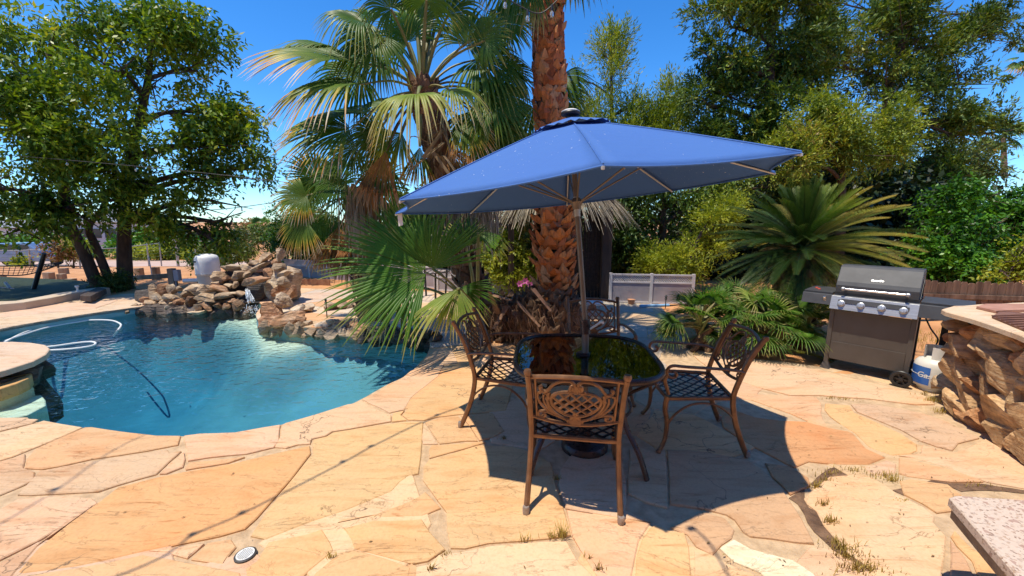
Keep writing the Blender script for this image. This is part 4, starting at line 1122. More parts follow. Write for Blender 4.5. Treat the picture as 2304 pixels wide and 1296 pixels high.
slab_obj("pool_step", [G(*p, -.03) for p in [(-70,886),(0,875),(40,862),(66,850),(72,840),(60,834),(30,836),(0,846),(-70,868)]], -.16, -.03, (.62,.36,.14), "top orange stone step leading down into the pool", "pool step", 5)
slab_obj("pool_step", [G(*p, -.17) for p in [(-80,915),(0,902),(40,888),(78,871),(70,866),(30,872),(0,882),(-80,900)]], -.42, -.17, (.72,.68,.54), "middle pale stone pool step just under the water", "pool step", 6)
slab_obj("pool_step", [G(*p, -.27) for p in [(-120,980),(0,946),(60,934),(102,912),(104,900),(92,888),(60,892),(0,918),(-120,950)]], -.62, -.27, (.72,.76,.60), "lowest pale green stone pool step under the water, nearest the camera", "pool step", 7)
for i, (px, py) in enumerate([(20,862),(50,858),(10,892),(55,882)]):
    o_ = add_rock("step_rock", M_rockd, None, Vector((G(px-30, py, -.2)[0], G(px-30, py, -.2)[1], -.5)), (.6,.3,.55), Matrix.Identity(4), 590+i, (1,1,1))
    tag(o_, ["dark rock wedged under the top pool step, left end","dark rock wedged under the top pool step, outer end","dark wet rock under the middle pool step, left end","dark wet rock under the middle pool step, outer end"][i], "rock")

# ---- cleaner hoses ---------------------------------------------------
M_hose = simple("white_hose", (.78,.79,.76), None, rough=.4)
def hose(pts, label, z=-.115):
    P = []
    for p in pts:
        g = G(p[0], p[1], z if len(p) < 3 else p[2]); P.append((g[0], g[1], z if len(p) < 3 else p[2]))
    m = MB(); m.tube(curve3(P, 8), .0135, 8); tag(m.build("cleaner_hose", M_hose), label, "hose", "pool cleaner hoses")
hose([(-30,795),(15,768),(55,748),(110,731),(165,723),(215,720),(250,721),(268,727),(272,733),(264,744),(256,756,-.35)], "white floating hose curving in a wide arc across the far left of the pool")
hose([(305,702),(250,711),(190,722),(110,736),(40,757),(10,768)], "thin white hose lying straight along the pool's far left wall")
hose([(70,783),(120,779),(170,772),(205,769),(215,773),(203,779),(160,785),(110,788),(75,787)], "small narrow loop of white hose beside the round ledge")

# ---- drain -------------------------------------------------------------
dx, dy = G(552, 1248, .014)
dr = thing("deck_drain", "round white slotted drain set in the flagstones", "drain", (dx, dy, .0))
m = MB(); m.lathe([(0,0),(.064,.0),(.066,.016),(.058,.018),(.056,.012),(0,.012)], (0,0,0), 32); m.build("drain_ring", simple("drain_dark", (.05,.045,.04)), dr, local=True)  # one dark colour for the ring and the plate behind the slots
m = MB()
m.lathe([(.045,.012),(.054,.012),(.054,.020),(.045,.020),(.045,.012)], (0,0,0), 32)
for k in range(-3, 4):
    x = k*.0135; L_ = math.sqrt(max(0, .047**2-x*x)); m.box((x,0,.016), (.0075, 2*L_, .008))
gr_ = m.build("drain_grate", M_white, dr, local=True, smooth=False); dr.rotation_euler.z = R(-22); dr.scale = (.74, .74, 1)

# ---- speckled slab at the lower right -------------------------------
M_terr, t, b = newmat("terrazzo")
vo = N(t, "ShaderNodeTexVoronoi", Scale=130); tc = t.nodes.new("ShaderNodeTexCoord"); t.links.new(tc.outputs['Object'], vo.inputs['Vector'])
vo2 = N(t, "ShaderNodeTexVoronoi", Scale=55); t.links.new(tc.outputs['Object'], vo2.inputs['Vector'])
bw = t.nodes.new("ShaderNodeSeparateColor"); t.links.new(vo.outputs['Color'], bw.inputs[0])
c = ramp(t, bw.outputs[0], [(.0, (.60,.46,.35)), (.74, (.64,.50,.39)), (.84, (.46,.30,.20)), (.90, (.54,.42,.33)), (.97, (.30,.19,.13))])
bw2 = t.nodes.new("ShaderNodeSeparateColor"); t.links.new(vo2.outputs['Color'], bw2.inputs[0])
c = mixc(t, c, (.40,.24,.18), ramp(t, bw2.outputs[1], [(.94, (0,0,0)), (.95, (.8,.8,.8))]))
t.links.new(c, b.inputs['Base Color']); b.inputs['Roughness'].default_value = .6; bump(t, b, noise_t(t, 90, 3), .3, .003)
M_slabedge = simple("slab_edge", (.20,.13,.08), (.30,.21,.13), 20, .85, bmp=.4)
sp_ = [(1.905,1.545),(1.925,1.585),(1.97,1.600),(3.2,1.46),(3.1,.0),(1.42,.55)]
st = thing("concrete_bench", "speckled pinkish stone bench slab at the lower right corner", "bench", (2.5, .9, 0))
m = MB(); m.prism(sp_, .412, .45, top_inset=.006); m.build("bench_top", M_terr, st, smooth=False)
m = MB(); m.prism([(2.5+(x-2.5)*.985, .9+(y-.9)*.985) for x, y in sp_], .36, .4125); m.build("bench_edge", M_slabedge, st, smooth=False)
for bx, by in ((2.15,1.15),(2.9,.6)):
    m = MB(); m.prism([(bx-.15,by-.12),(bx+.15,by-.12),(bx+.15,by+.12),(bx-.15,by+.12)], 0, .361); m.build("bench_leg", M_slabedge, st, smooth=False)

# ---- stone counter at the right --------------------------------------
ct = thing("stone_counter", "rough stone barbecue counter with flagstone top at the right edge", "counter", (4.1, 2.8, 0))
wa = Vector((3.93, 3.50, 0)); wb = Vector((3.36, 2.06, 0)); wd = (wb-wa).normalized(); wn = Vector((-wd.y, wd.x, 0))
if wn.x > 0: wn = -wn
def wall_hit(px, py, off=0):
    r_ = Vector(ray(px, py)); o_ = Vector((0,0,EYE)); p0 = wa+wn*off
    t_ = (p0-o_).dot(wn)/r_.dot(wn); return o_+r_*t_
CR = [(440,350,170,120,10),(600,385,210,150,-4),(395,430,190,100,28),(650,530,350,150,15),(350,600,170,200,-50),(560,600,190,120,20),(410,780,350,210,32),(720,710,270,200,30),(830,560,130,150,0),(790,440,170,90,0),(600,790,80,220,-42),
 (700,940,270,220,-28),(400,920,280,90,30),(430,1010,300,110,26),(700,1090,380,160,10),(830,900,110,90,0),(480,735,110,70,20),(820,810,130,170,20),(840,1150,220,150,10),(345,320,90,80,0),(340,380,80,80,0),(730,330,140,90,0),(830,350,120,110,0),(500,450,120,70,20),(300,850,90,120,10),(560,980,130,120,0),
 (900,1000,180,200,0),(900,1250,260,200,0),(950,700,200,220,0),(950,450,200,200,0),(330,480,90,90,0)]
wrot = Matrix(((wd.x, wn.x, 0), (wd.y, wn.y, 0), (0, 0, 1))).to_4x4()
for i, (cx, cy, w_, h_, tl) in enumerate(CR):
    px, py = 2040+cx*.3088, 640+cy*.3088
    p = wall_hit(px, py, .0); dd = (p-Vector((0,0,EYE))).length
    s_ = dd/F*.3088*.92; ww, hh = w_*s_*1.18, h_*s_*1.1
    p = p-wn*.07; 
    if p.z-hh*.4 < 0: p.z = max(p.z, hh*.42)
    if p.z+hh*.5 > .86: p.z = .86-hh*.5
    g = random.uniform(.9, 1.2)
    add_rock("rock", random.choice([M_rock, M_rock, M_rockr]), ct, p, (ww, .30, hh), wrot @ Matrix.Rotation(R(tl), 4, 'Y'), 620+i, (g*1.0, g*.86, g*.66), cuts=30, rough=.045, big=True)
for i in range(8):
    p = wa.lerp(wb, 0)+Vector((.12+.18*i, .03*i, 0)); p.z = .2+.25*(i % 3)
    add_rock("rock", M_rock, ct, p, (.32,.3,.26), Matrix.Rotation(.2*i, 4, 'Z'), 670+i, (1,.95,.85))
M_core = simple("counter_mortar", (.22,.15,.10), (.34,.25,.17), 12, .95, bmp=1, bdist=.03)
top = [(3.74,3.36),(3.80,3.44),(4.04,3.58),(4.40,3.66),(5.1,3.78),(5.1,1.6),(3.16,1.95),(3.40,2.50),(3.52,2.74),(3.62,3.03)]
m = MB(); m.prism([(4.02,3.46),(4.95,3.6),(4.9,1.8),(3.50,2.14)], -.02, .84); m.build("counter_core", M_core, ct, smooth=False)
m = MB(); P = jitter_poly(top, step=.08, amp=.02, seed=9, inset=0); m.prism(P, .845, .885, (.70,.52,.35,1), top_inset=.008); m.build("counter_top", M_flag, ct, smooth=False)
gi = Vector((4.15, 3.25, .886))
M_rust = simple("rusty_metal", (.16,.07,.045), (.26,.12,.07), 9, .7, .3, bmp=.3)
gp = [Vector((*G(*p, .90), 0)) for p in [(2232,712),(2250,700),(2420,712),(2420,770),(2330,752)]]
m = MB(); m.prism([(p.x, p.y) for p in gp], .886, .900); lidm = m.build("fire_pit_frame", M_rust, ct, smooth=False)
m = MB()
for k in range(9):
    a = gp[0].lerp(gp[4], k/8); b_ = gp[1].lerp(gp[2], k/8); m.tube([(a.x, a.y, .905), (a.x+.9, a.y+.12, .905)], .006, 6)
m.build("grate_bar", M_rust, lidm)
M_brick = simple("red_paver", (.36,.17,.11), (.48,.25,.17), 8, .85, bmp=.3)
m = MB(); m.prism([G(*p, .89) for p in [(2196,694),(2215,688),(2380,688),(2380,698),(2240,704)]], .886, .91); m.build("paver", M_brick, ct, smooth=False, bevel=.004)

# ---- dry weeds in the joints (nobody could count the blades) ----------
M_weed = leafmat("dry_weed", (.18,.09,.03), (.38,.26,.06), (.55,.42,.12), .3, .7)
V = []; Q = []
def tuft(px, py, n_, h, spread, flat_=.5, z=.008):
    x0, y0 = G(px, py)
    for _ in range(n_):
        a = random.random()*6.28; rr = abs(random.gauss(0, spread)); bx, by = x0+rr*math.cos(a)*1.6, y0+rr*math.sin(a)*.6
        hh = h*random.uniform(.4, 1.1); la = random.random()*6.28; ln = random.uniform(.1, flat_)*hh*1.5
        ex, ey = bx+ln*math.cos(la), by+ln*math.sin(la); w_ = .0016
        px_, py_ = -math.sin(la)*w_, math.cos(la)*w_; k = len(V)
        V.extend([(bx-px_, by-py_, z), (bx+px_, by+py_, z), (bx+(ex-bx)*.4+px_, by+(ey-by)*.4+py_, z+hh*.6), (bx+(ex-bx)*.4-px_, by+(ey-by)*.4-py_, z+hh*.6), (ex, ey, z+hh), (ex+px_*.2, ey+py_*.2, z+hh)])
        Q.extend([(k, k+1, k+2, k+3), (k+3, k+2, k+5, k+4)])
for t_ in [(1180,1222,26,.05,.012),(1265,1212,60,.08,.016),(1240,1214,30,.05,.014),(970,1285,30,.045,.01),(1345,1288,25,.05,.01),(1000,1252,22,.03,.03),(1325,1262,18,.03,.012),(745,1258,24,.03,.012),
           (1835,1100,50,.05,.02),(1865,1068,60,.03,.05),(1920,1062,50,.03,.05),(1990,1075,70,.04,.03),(2005,1085,60,.04,.03),(1880,1225,60,.04,.03),(1900,1255,80,.045,.035),(1925,1285,110,.05,.05),(1850,1140,50,.04,.02),(1870,1180,60,.05,.02),(1900,1240,70,.05,.03),(1860,1085,50,.03,.04),(1960,1290,60,.03,.06),
           (1134,990,30,.035,.012),(1253,1082,26,.035,.012),(2095,905,90,.06,.05),(2120,930,60,.05,.04),(2080,890,40,.05,.04),(1870,898,60,.02,.05),(1900,900,60,.02,.05),(2035,1130,20,.02,.02),(2200,1095,40,.02,.06),(1565,800,40,.04,.05)]:
    tuft(*t_)
# dry grass on the dirt beside the fence
for _ in range(60): tuft(random.uniform(2060,2135), random.uniform(745,790), 5, .10, .04)
tag(np_mesh("joint_weeds", V, Q, M_weed), kind="stuff")

# ---- string lights ------------------------------------------------------
M_cable = simple("black_cable", (.02,.02,.02), None, rough=.6)
M_bulb, t, b = newmat("clear_bulb"); b.inputs['Base Color'].default_value = (.9,.88,.8,1); b.inputs['Roughness'].default_value = .08; b.inputs['Transmission Weight'].default_value = .75; b.inputs['IOR'].default_value = 1.2
def string_light(P, nb, label, bulb_at=None, r_=.006):
    t_ = thing("string_light", label, "string lights", P[0], group="strings of bulbs hung over the yard")
    m = MB(); C_ = curve3(P, 8); m.tube(C_, r_, 5); m.build("cable", M_cable, t_)
    idx = bulb_at or [int((i+.5)/nb*(len(C_)-1)) for i in range(nb)]
    for i in idx:
        q = C_[i] if isinstance(i, int) else Vector(i)
        m = MB(); m.lathe([(.0,.01),(.010,.008),(.013,-.02),(.012,-.045),(0,-.046)], q, 8); sk = m.build("socket", M_cable, t_)
        m = MB(); m.lathe([(.009,-.045),(.018,-.065),(.020,-.080),(.015,-.100),(0,-.106)], q, 10); m.build("bulb", M_bulb, sk)
string_light([A(-60,343,8), A(150,360,8), A(400,383,8), A(650,411,8), A(760,430,8)], 6, "thin string of bulbs crossing in front of the big leafy tree")
string_light([A(380,470,10), A(480,472,10), A(600,458,10), A(640,448,10)], 3, "short low cable with bulbs between the leafy tree and the palms", r_=.008)
string_light([A(1120,-20,4.2), A(1160,8,4.2), A(1215,30,4.2), A(1262,-8,4.2)], 3, "cable with clear bulbs at the top of the photo beside the tall palm trunk")
sh = Vector((.251, .139))
def over(pts, z, nb, label, extra):
    P = []
    for p in extra[0]+[G(*q) for q in pts]+extra[1]: P.append(Vector((p[0]-sh.x*z, p[1]-sh.y*z, z)))
    return P
P = over([(150,1340),(447,1203),(557,1155),(780,1040),(843,1005),(990,935),(1130,890)], 3.5, 0, "", ([(-4,.6)], []))
bul = [Vector((G(*q)[0]-sh.x*3.5, G(*q)[1]-sh.y*3.5, 3.5)) for q in [(447,1203),(557,1155),(780,1040),(843,1005),(990,935)]]
string_light(P, 0, "bulb string overhead whose shadow crosses the big orange flagstone", bul, .008)
P = over([(-200,1290),(0,1185),(135,1103),(320,985),(640,870),(720,800)], 4.6, 0, "", ([(-5.5,.9)], []))
bul = [Vector((G(*q)[0]-sh.x*4.6, G(*q)[1]-sh.y*4.6, 4.6)) for q in [(135,1103),(640,870),(700,815)]]
string_light(P, 0, "bulb string overhead whose thin shadow meets the near pool edge", bul, .0055)
P = over([(1560,1190),(1600,1230),(1640,1300)], 3.3, 0, "", ([], [(1.0,1.2),(1.3,.2)]))
bul = [Vector((G(1560,1190)[0]-sh.x*3.3, G(1560,1190)[1]-sh.y*3.3, 3.3))]
string_light(P, 0, "end of a bulb string overhead whose shadow ends by the white flagstone", bul, .007)

# fallen leaves and bits of bark lying about (uncountable litter)
V = []; Q = []
for _ in range(170):
    px, py = random.uniform(0, 2304), random.uniform(900, 1290)
    if random.random() < .45: px, py = random.uniform(1550, 2150), random.uniform(820, 1290)
    x0, y0 = G(px, py)
    if inside(POOL, x0, y0) or (x0 > 1.7 and y0 < 1.6): continue
    a = random.random()*6.28; L_ = random.uniform(.004, .013); w_ = L_*random.uniform(.15, .4); z = .017; k = len(V)
    d = (math.cos(a), math.sin(a)); e = (-d[1], d[0])
    V += [(x0-d[0]*L_, y0-d[1]*L_, z), (x0+e[0]*w_, y0+e[1]*w_, z+.004), (x0+d[0]*L_, y0+d[1]*L_, z+.002), (x0-e[0]*w_, y0-e[1]*w_, z+.003)]; Q.append((k, k+1, k+2, k+3))
tag(np_mesh("leaf_litter", V, Q, leafmat("litter_leaf", (.08,.04,.02), (.22,.12,.05), (.42,.30,.12), .1, .8)), kind="stuff")
# ================================================================ PALMS AND PLANTS
def palmmat(name, stops, trans=.3, rough=.42):
    m, t, b = newmat(name)
    uv = t.nodes.new("ShaderNodeUVMap"); sx = t.nodes.new("ShaderNodeSeparateXYZ"); t.links.new(uv.outputs[0], sx.inputs[0])
    g = t.nodes.new("ShaderNodeNewGeometry"); nz = noise_t(t, 3.0, 3)
    a = N(t, "ShaderNodeMath", operation='MULTIPLY_ADD'); t.links.new(g.outputs['Random Per Island'], a.inputs[0]); a.inputs[1].default_value = .16; t.links.new(sx.outputs[0], a.inputs[2])
    a2 = N(t, "ShaderNodeMath", operation='MULTIPLY_ADD'); t.links.new(nz, a2.inputs[0]); a2.inputs[1].default_value = .3; t.links.new(a.outputs[0], a2.inputs[2])
    s_ = N(t, "ShaderNodeMath", operation='SUBTRACT'); t.links.new(a2.outputs[0], s_.inputs[0]); s_.inputs[1].default_value = .23
    c = ramp(t, s_.outputs[0], stops)
    c = mixc(t, c, ramp(t, nz, [(.35, (.75,.8,.8)), (.65, (1.15,1.1,1.0))]), 1.0, 'MULTIPLY')
    t.links.new(c, b.inputs['Base Color']); b.inputs['Roughness'].default_value = rough; b.inputs['Specular IOR Level'].default_value = .28
    tr = t.nodes.new("ShaderNodeBsdfTranslucent"); t.links.new(mixc(t, c, (1.1,1.2,.5), 1.0, 'MULTIPLY'), tr.inputs[0])
    ms = t.nodes.new("ShaderNodeMixShader"); ms.inputs[0].default_value = trans; t.links.new(b.outputs[0], ms.inputs[1]); t.links.new(tr.outputs[0], ms.inputs[2])
    t.links.new(ms.outputs[0], t.nodes["Material Output"].inputs[0]); return m
M_pg = palmmat("palm_green", [(0, (.14,.21,.025)), (.25, (.065,.145,.016)), (.70, (.085,.17,.016)), (.88, (.20,.25,.03)), (1, (.50,.40,.12))])
M_py = palmmat("palm_yellow_tip", [(0, (.12,.18,.025)), (.35, (.08,.16,.018)), (.60, (.15,.22,.025)), (.72, (.55,.44,.07)), (.84, (.60,.30,.08)), (.96, (.80,.66,.52))], .35)
M_pl = palmmat("palm_lime", [(0, (.30,.34,.07)), (.4, (.24,.34,.05)), (.70, (.40,.42,.10)), (.85, (.62,.52,.20)), (1, (.72,.60,.36))], .4)
M_pb = palmmat("palm_bright", [(0, (.14,.24,.03)), (.4, (.08,.20,.022)), (.85, (.13,.25,.03)), (1, (.36,.34,.10))], .4)
M_pd = palmmat("palm_dead", [(0, (.40,.19,.07)), (.4, (.45,.20,.06)), (.8, (.36,.17,.08)), (1, (.45,.32,.20))], .3, .6)
M_straw = palmmat("palm_straw", [(0, (.26,.18,.11)), (.5, (.36,.28,.20)), (1, (.46,.40,.33))], .15, .8)
M_pet = simple("petiole", (.14,.17,.05), (.26,.20,.07), 4, .5)
M_boot, t, b = newmat("leaf_bases")
g = t.nodes.new("ShaderNodeNewGeometry"); fib = noise_t(t, 30, 5, .7, stretch=(1,1,.25))
c = ramp(t, g.outputs['Random Per Island'], [(0, (.28,.075,.02)), (.4, (.52,.16,.035)), (.75, (.62,.23,.055)), (1, (.55,.32,.15))])
c = mixc(t, c, ramp(t, fib, [(.32, (.45,.40,.38)), (.55, (1.05,1.0,1.0))]), .85, 'MULTIPLY')
t.links.new(c, b.inputs['Base Color']); b.inputs['Roughness'].default_value = .65; bump(t, b, fib, .7, .01)
M_bootd, t, b = newmat("old_leaf_bases")
g = t.nodes.new("ShaderNodeNewGeometry"); fib = noise_t(t, 30, 5, .7, stretch=(1,1,.25))
c = ramp(t, g.outputs['Random Per Island'], [(0, (.07,.035,.02)), (.5, (.16,.08,.045)), (1, (.30,.17,.09))])
c = mixc(t, c, ramp(t, fib, [(.32, (.5,.45,.4)), (.55, (1.05,1.0,1.0))]), .85, 'MULTIPLY')
t.links.new(c, b.inputs['Base Color']); b.inputs['Roughness'].default_value = .8; bump(t, b, fib, .7, .01)
M_fib = simple("palm_fibre", (.075,.04,.022), (.20,.115,.06), 10, .9, bmp=1, bdist=.02)

def fan_arr(hub, tip, normal, spread=1.7, nseg=38, droop=.35, split=.55, seed=0, sidecup=.12):
    r = np.random.default_rng(seed); hub = np.array(hub, float); tip = np.array(tip, float)
    ax = tip-hub; Rl = np.linalg.norm(ax); ax /= Rl; nr = np.array(normal, float); nr -= ax*nr.dot(ax); nr /= np.linalg.norm(nr); sd_ = np.cross(ax, nr)
    ts = [.03, .22, .40, split, .68, .80, .91, 1.0]; V = []; Q = []; U = []
    da = 2*spread/nseg
    for i in range(nseg):
        a = -spread+da*(i+.5)+r.normal()*.012; d = math.cos(a)*ax+math.sin(a)*sd_; pp = -math.sin(a)*ax+math.cos(a)*sd_
        L = Rl*(.74+.26*math.cos(a*.75))*r.uniform(.92, 1.04); ws = split*L*math.tan(da/2)*1.02; dr = droop*r.uniform(.45, 1.1); tw = r.normal()*.05
        k = len(V)
        for j, t_ in enumerate(ts):
            c = hub+d*L*t_-nr*sidecup*Rl*(1-math.cos(a))*t_*.6+nr*(.10*Rl*math.sin(math.pi*min(t_, 1)*.8))
            e = max(0, t_-.42); c = c+np.array([0, 0, -1])*dr*L*e*e*1.7+pp*tw*L*e
            w_ = t_*L*math.tan(da/2)*1.02 if t_ <= split else ws*(1-(t_-split)/(1-split))**.75+.0008
            V += [c-pp*w_, c+nr*w_*.75, c+pp*w_]; U += [(t_, i/nseg)]*3
            if j: b_ = k+3*(j-1); Q += [(b_, b_+3, b_+4, b_+1), (b_+1, b_+4, b_+5, b_+2)]
    return np.array(V), np.array(Q), np.array(U)
FR = [0]
def frond(palm, base, hub, tip, normal, mat, name="frond", pet=True, **kw):
    FR[0] += 1; V, Q, U = fan_arr(hub, tip, normal, seed=FR[0], **kw)
    o_ = np_mesh(name, V, Q, mat, palm, uv=U)
    if pet:
        hub = Vector(hub); base = Vector(base); mid = base.lerp(hub, .5)+Vector((0,0,.10*(hub-base).length))
        m = MB(); m.tube(curve3([base, mid, hub], 5), [.022-.001*i for i in range(11)], 6, flat=(1.3,.7)); m.build("petiole", M_pet if mat not in (M_pd,) else M_fib, o_)
    return o_
def boots(parent, axis_pts, rad, rings, per, mat, sz, flare=.05, name="leaf_bases", seed=3, up=1.0):
    """overlapping leaf bases spiralled round a trunk: the trunk's surface pattern"""
    r = random.Random(seed); m = MB(); P = [Vector(p) for p in axis_pts]
    for k in range(rings):
        f = k/(rings-1)*(len(P)-1); i = min(int(f), len(P)-2); c = P[i].lerp(P[i+1], f-i); rr = rad(f/(len(P)-1)) if callable(rad) else rad
        for j in range(per):
            a = 2*math.pi*(j+.5*(k % 2))/per+r.uniform(-.22,.22)
            if r.random() < .06: continue
            d = Vector((math.cos(a), math.sin(a), 0)); s = Vector((-math.sin(a), math.cos(a), 0)); u_ = Vector((0,0,up))
            w_ = sz*r.uniform(.6,1.2)*.60; h = sz*r.uniform(.7,1.3); fl = flare*r.uniform(.2,2.0); q = c+d*(rr-.012)+Vector((0,0,r.uniform(-.045,.045))); tl = s*r.uniform(-.06,.06)
            vs = [q-s*w_*.9, q+d*.028, q+s*w_*.9, q-s*w_+u_*h*.35+d*fl*.35, q+d*(fl*.6+.035)+u_*h*.38, q+s*w_+u_*h*.35+d*fl*.35, q+u_*h+d*fl*1.1+tl-s*w_*.12, q+u_*h*.97+d*(fl*1.1+.012)+tl, q+u_*h+d*fl*1.05+tl+s*w_*.12, q+u_*h*.3-d*.03]
            m.add(vs, [(0,1,4,3),(1,2,5,4),(3,4,7,6),(4,5,8,7),(3,6,9),(6,7,8,9),(8,5,9)])
    return m.build(name, mat, parent, smooth=False)
def strands(parent, name, pts, n_, length, mat, spread, seed, width=.006, out=.4, curl=.1):
    r = np.random.default_rng(seed); V = []; Q = []; U = []
    for _ in range(n_):
        p = np.array(pts[r.integers(len(pts))])+r.normal(size=3)*spread; a = r.uniform(0, 6.28); L = length*r.uniform(.6, 1.15); o_ = out*r.uniform(.1, 1)*L
        k = len(V); sx = np.array([math.cos(a+1.57), math.sin(a+1.57), 0])*width*r.uniform(.5, 1.3)
        if r.random() < .5: sx = np.array([1,0,0])*width
        for j, t_ in enumerate((0, .3, .65, 1)):
            q = p+np.array([math.cos(a)*o_*t_**.7, math.sin(a)*o_*t_**.7, -L*t_])+r.normal(size=3)*curl*L*.12*t_; w_ = 1-.75*t_
            V += [q-sx*w_, q+sx*w_]; U += [(t_, .5)]*2
            if j: b_ = k+2*(j-1); Q.append((b_, b_+2, b_+3, b_+1))
    return np_mesh(name, V, Q, mat, parent, uv=np.array(U))

# ---- palm 1: the leaning fan palm in the middle --------------------
p1b = A(1085, 700, 5.85); p1b.z = .15; p1t = A(950, 205, 5.4)
p1 = thing("fan_palm", "leaning fan palm with a big ragged crown left of the umbrella top", "palm tree", (p1b.x, p1b.y, 0))
ax1 = curve3([Vector((p1b.x+.05, p1b.y, .0)), A(1060,640,5.8), A(1030,540,5.75), A(1000,420,5.65), A(985,340,5.55), A(968,280,5.5), p1t], 4)
m = MB(); m.tube(ax1, [.20-.10*i/len(ax1) for i in range(len(ax1))], 12); tk1 = m.build("trunk", M_fib, p1)
boots(tk1, ax1, lambda f: .21-.09*f, 34, 9, M_bootd, .17, .05, seed=5)
strands(tk1, "trunk_fibres", [tuple(p+Vector((random.uniform(-.16,.16), -.1, 0))) for p in ax1[2:]], 260, .35, M_straw, .04, 77, .004, .3)
cr = p1t
def pf(hub, tip, nrm, mat, palm=p1, base=None, **kw):
    return frond(palm, base or cr, A(*hub), A(*tip), nrm, mat, **kw)
pf((800,140,5.0), (545,135,4.7), (-.1,-.6,1), M_py, spread=1.05, nseg=34, droop=.28)
pf((812,190,4.9), (590,245,4.5), (-.1,-.5,1), M_py, spread=1.15, nseg=36, droop=.55)
pf((790,130,5.5), (640,105,5.6), (0,-.2,1), M_pg, spread=1.3, droop=.5)
pf((790,290,5.1), (612,345,4.9), (-.2,-.8,.9), M_py, spread=1.35, nseg=40, droop=.25)
pf((830,255,5.6), (640,300,5.7), (0,-.4,1), M_pg, spread=1.3, droop=.4)
pf((815,50,5.0), (700,40,4.7), (0,-.8,.8), M_pg, spread=2.0, nseg=44, droop=1.1)
pf((850,80,5.2), (760,170,5.0), (0,-1,.4), M_pg, spread=1.8, droop=.9)
pf((880,20,4.9), (800,-60,4.7), (0,-1,.5), M_pg, spread=2.1, nseg=44, droop=1.0)
pf((960,0,4.9), (960,-130,4.6), (0,-1,.5), M_pg, spread=2.4, nseg=48, droop=1.1)
pf((1010,30,5.0), (1060,-70,4.9), (0,-1,.3), M_pg, spread=2.2, droop=1.0)
pf((940,60,5.6), (900,-40,5.7), (0,-1,.2), M_pg, spread=2.2, droop=.8)
pf((1090,92,4.9), (1150,30,4.7), (0,-1,.25), M_pg, spread=2.7, nseg=54, droop=.7)
pf((1120,60,5.4), (1210,20,5.3), (.1,-1,.5), M_pb, spread=1.9, droop=.6)
pf((1050,100,5.6), (1110,10,5.8), (0,-1,.3), M_pg, spread=2.2, droop=.6)
pf((940,212,4.75), (845,262,4.3), (-.2,-.5,1), M_pl, spread=1.9, nseg=40, droop=1.35, sidecup=.35)
pf((1010,200,5.0), (1090,250,4.8), (.3,-.6,1), M_pl, spread=1.2, droop=1.1, nseg=26)
pf((1060,190,5.6), (1160,230,5.6), (.2,-.7,1), M_pg, spread=1.7, droop=.7)
pf((1100,215,5.5), (1190,300,5.4), (.3,-1,.6), M_pg, spread=1.6, droop=.5)
pf((1060,250,5.9), (1150,340,5.9), (0,-1,.5), M_pg, spread=1.9, droop=.5)
pf((1130,160,5.9), (1210,190,5.9), (.2,-1,.5), M_pg, spread=2.0, droop=.5)
pf((870,300,5.7), (790,360,5.8), (0,-1,.7), M_pg, spread=1.7, droop=.5)
pf((900,240,5.9), (800,240,6.1), (0,-.6,1), M_pg, spread=1.6, droop=.6)
pf((905,300,5.3), (850,385,5.3), (-.2,-1,.3), M_py, spread=1.2, droop=.6, nseg=28)
pf((1040,280,5.4), (1090,350,5.3), (.4,-1,.3), M_py, spread=1.2, droop=.6, nseg=26)
pf((920,95,5.5), (860,10,5.5), (0,-1,.3), M_pb, spread=2.0, droop=.6)
r8 = random.Random(88)
for i in range(16):
    a = r8.uniform(-.3, 3.44); e_ = (970+r8.uniform(90,200)*math.cos(a), 130-r8.uniform(60,190)*math.sin(a)); Yh = 5.6+r8.uniform(-.1,.7)
    if e_[0] < 800 and e_[1] > 60: continue
    pf((e_[0], e_[1], Yh), (e_[0]+95*math.cos(a)+r8.uniform(-30,30), e_[1]-60*math.sin(a)+r8.uniform(0,70), Yh-.1), (r8.uniform(-.3,.3),-1,r8.uniform(.1,.7)), r8.choice([M_pg, M_pg, M_pb]), spread=1.9, nseg=40, droop=.75)
for e_ in ((800,330),(850,300),(770,400),(880,380),(1080,330),(1110,280),(860,440)):
    pf((e_[0], e_[1], 6.0), (e_[0]+(-80 if e_[0] < 960 else 80), e_[1]+50, 6.0), (0,-1,.5), M_pg, spread=1.8, nseg=40, droop=.6)
pf((870,340,5.2), (845,470,5.15), (-.2,-1,.1), M_pd, name="dead_frond", spread=.55, nseg=30, droop=.1, split=.75)
pf((840,400,5.4), (820,550,5.5), (-.2,-1,.1), M_pd, name="dead_frond", spread=.45, nseg=24, droop=.1, split=.7)
pf((945,330,5.3), (935,425,5.2), (.2,-1,.1), M_py, name="dead_frond", spread=.5, nseg=24, droop=.1, split=.75)
pf((1010,330,5.3), (1060,420,5.2), (.3,-1,.1), M_pd, name="dead_frond", spread=.6, nseg=22, droop=.1, split=.7)
strands(p1, "dead_skirt", [tuple(A(x, y, 5.6+random.uniform(-.25,.15))) for x in range(985, 1115, 9) for y in (455, 470, 485)], 420, .55, M_straw, .05, 12, .008, .3)
strands(p1, "hanging_straw", [tuple(A(x, 440, 5.4)) for x in range(790, 850, 9)], 160, .8, M_straw, .06, 13, .007, .2)
m = MB()
for k in range(7):
    a = A(960+k*8, 300+k*14, 5.25); m.tube(curve3([a, a+Vector((random.uniform(-.3,.3),-.15,.08)), a+Vector((random.uniform(-.35,.35),-.2,-.25))], 6), .012, 6, flat=(1.6,.4))
m.build("old_petioles", M_straw, p1)

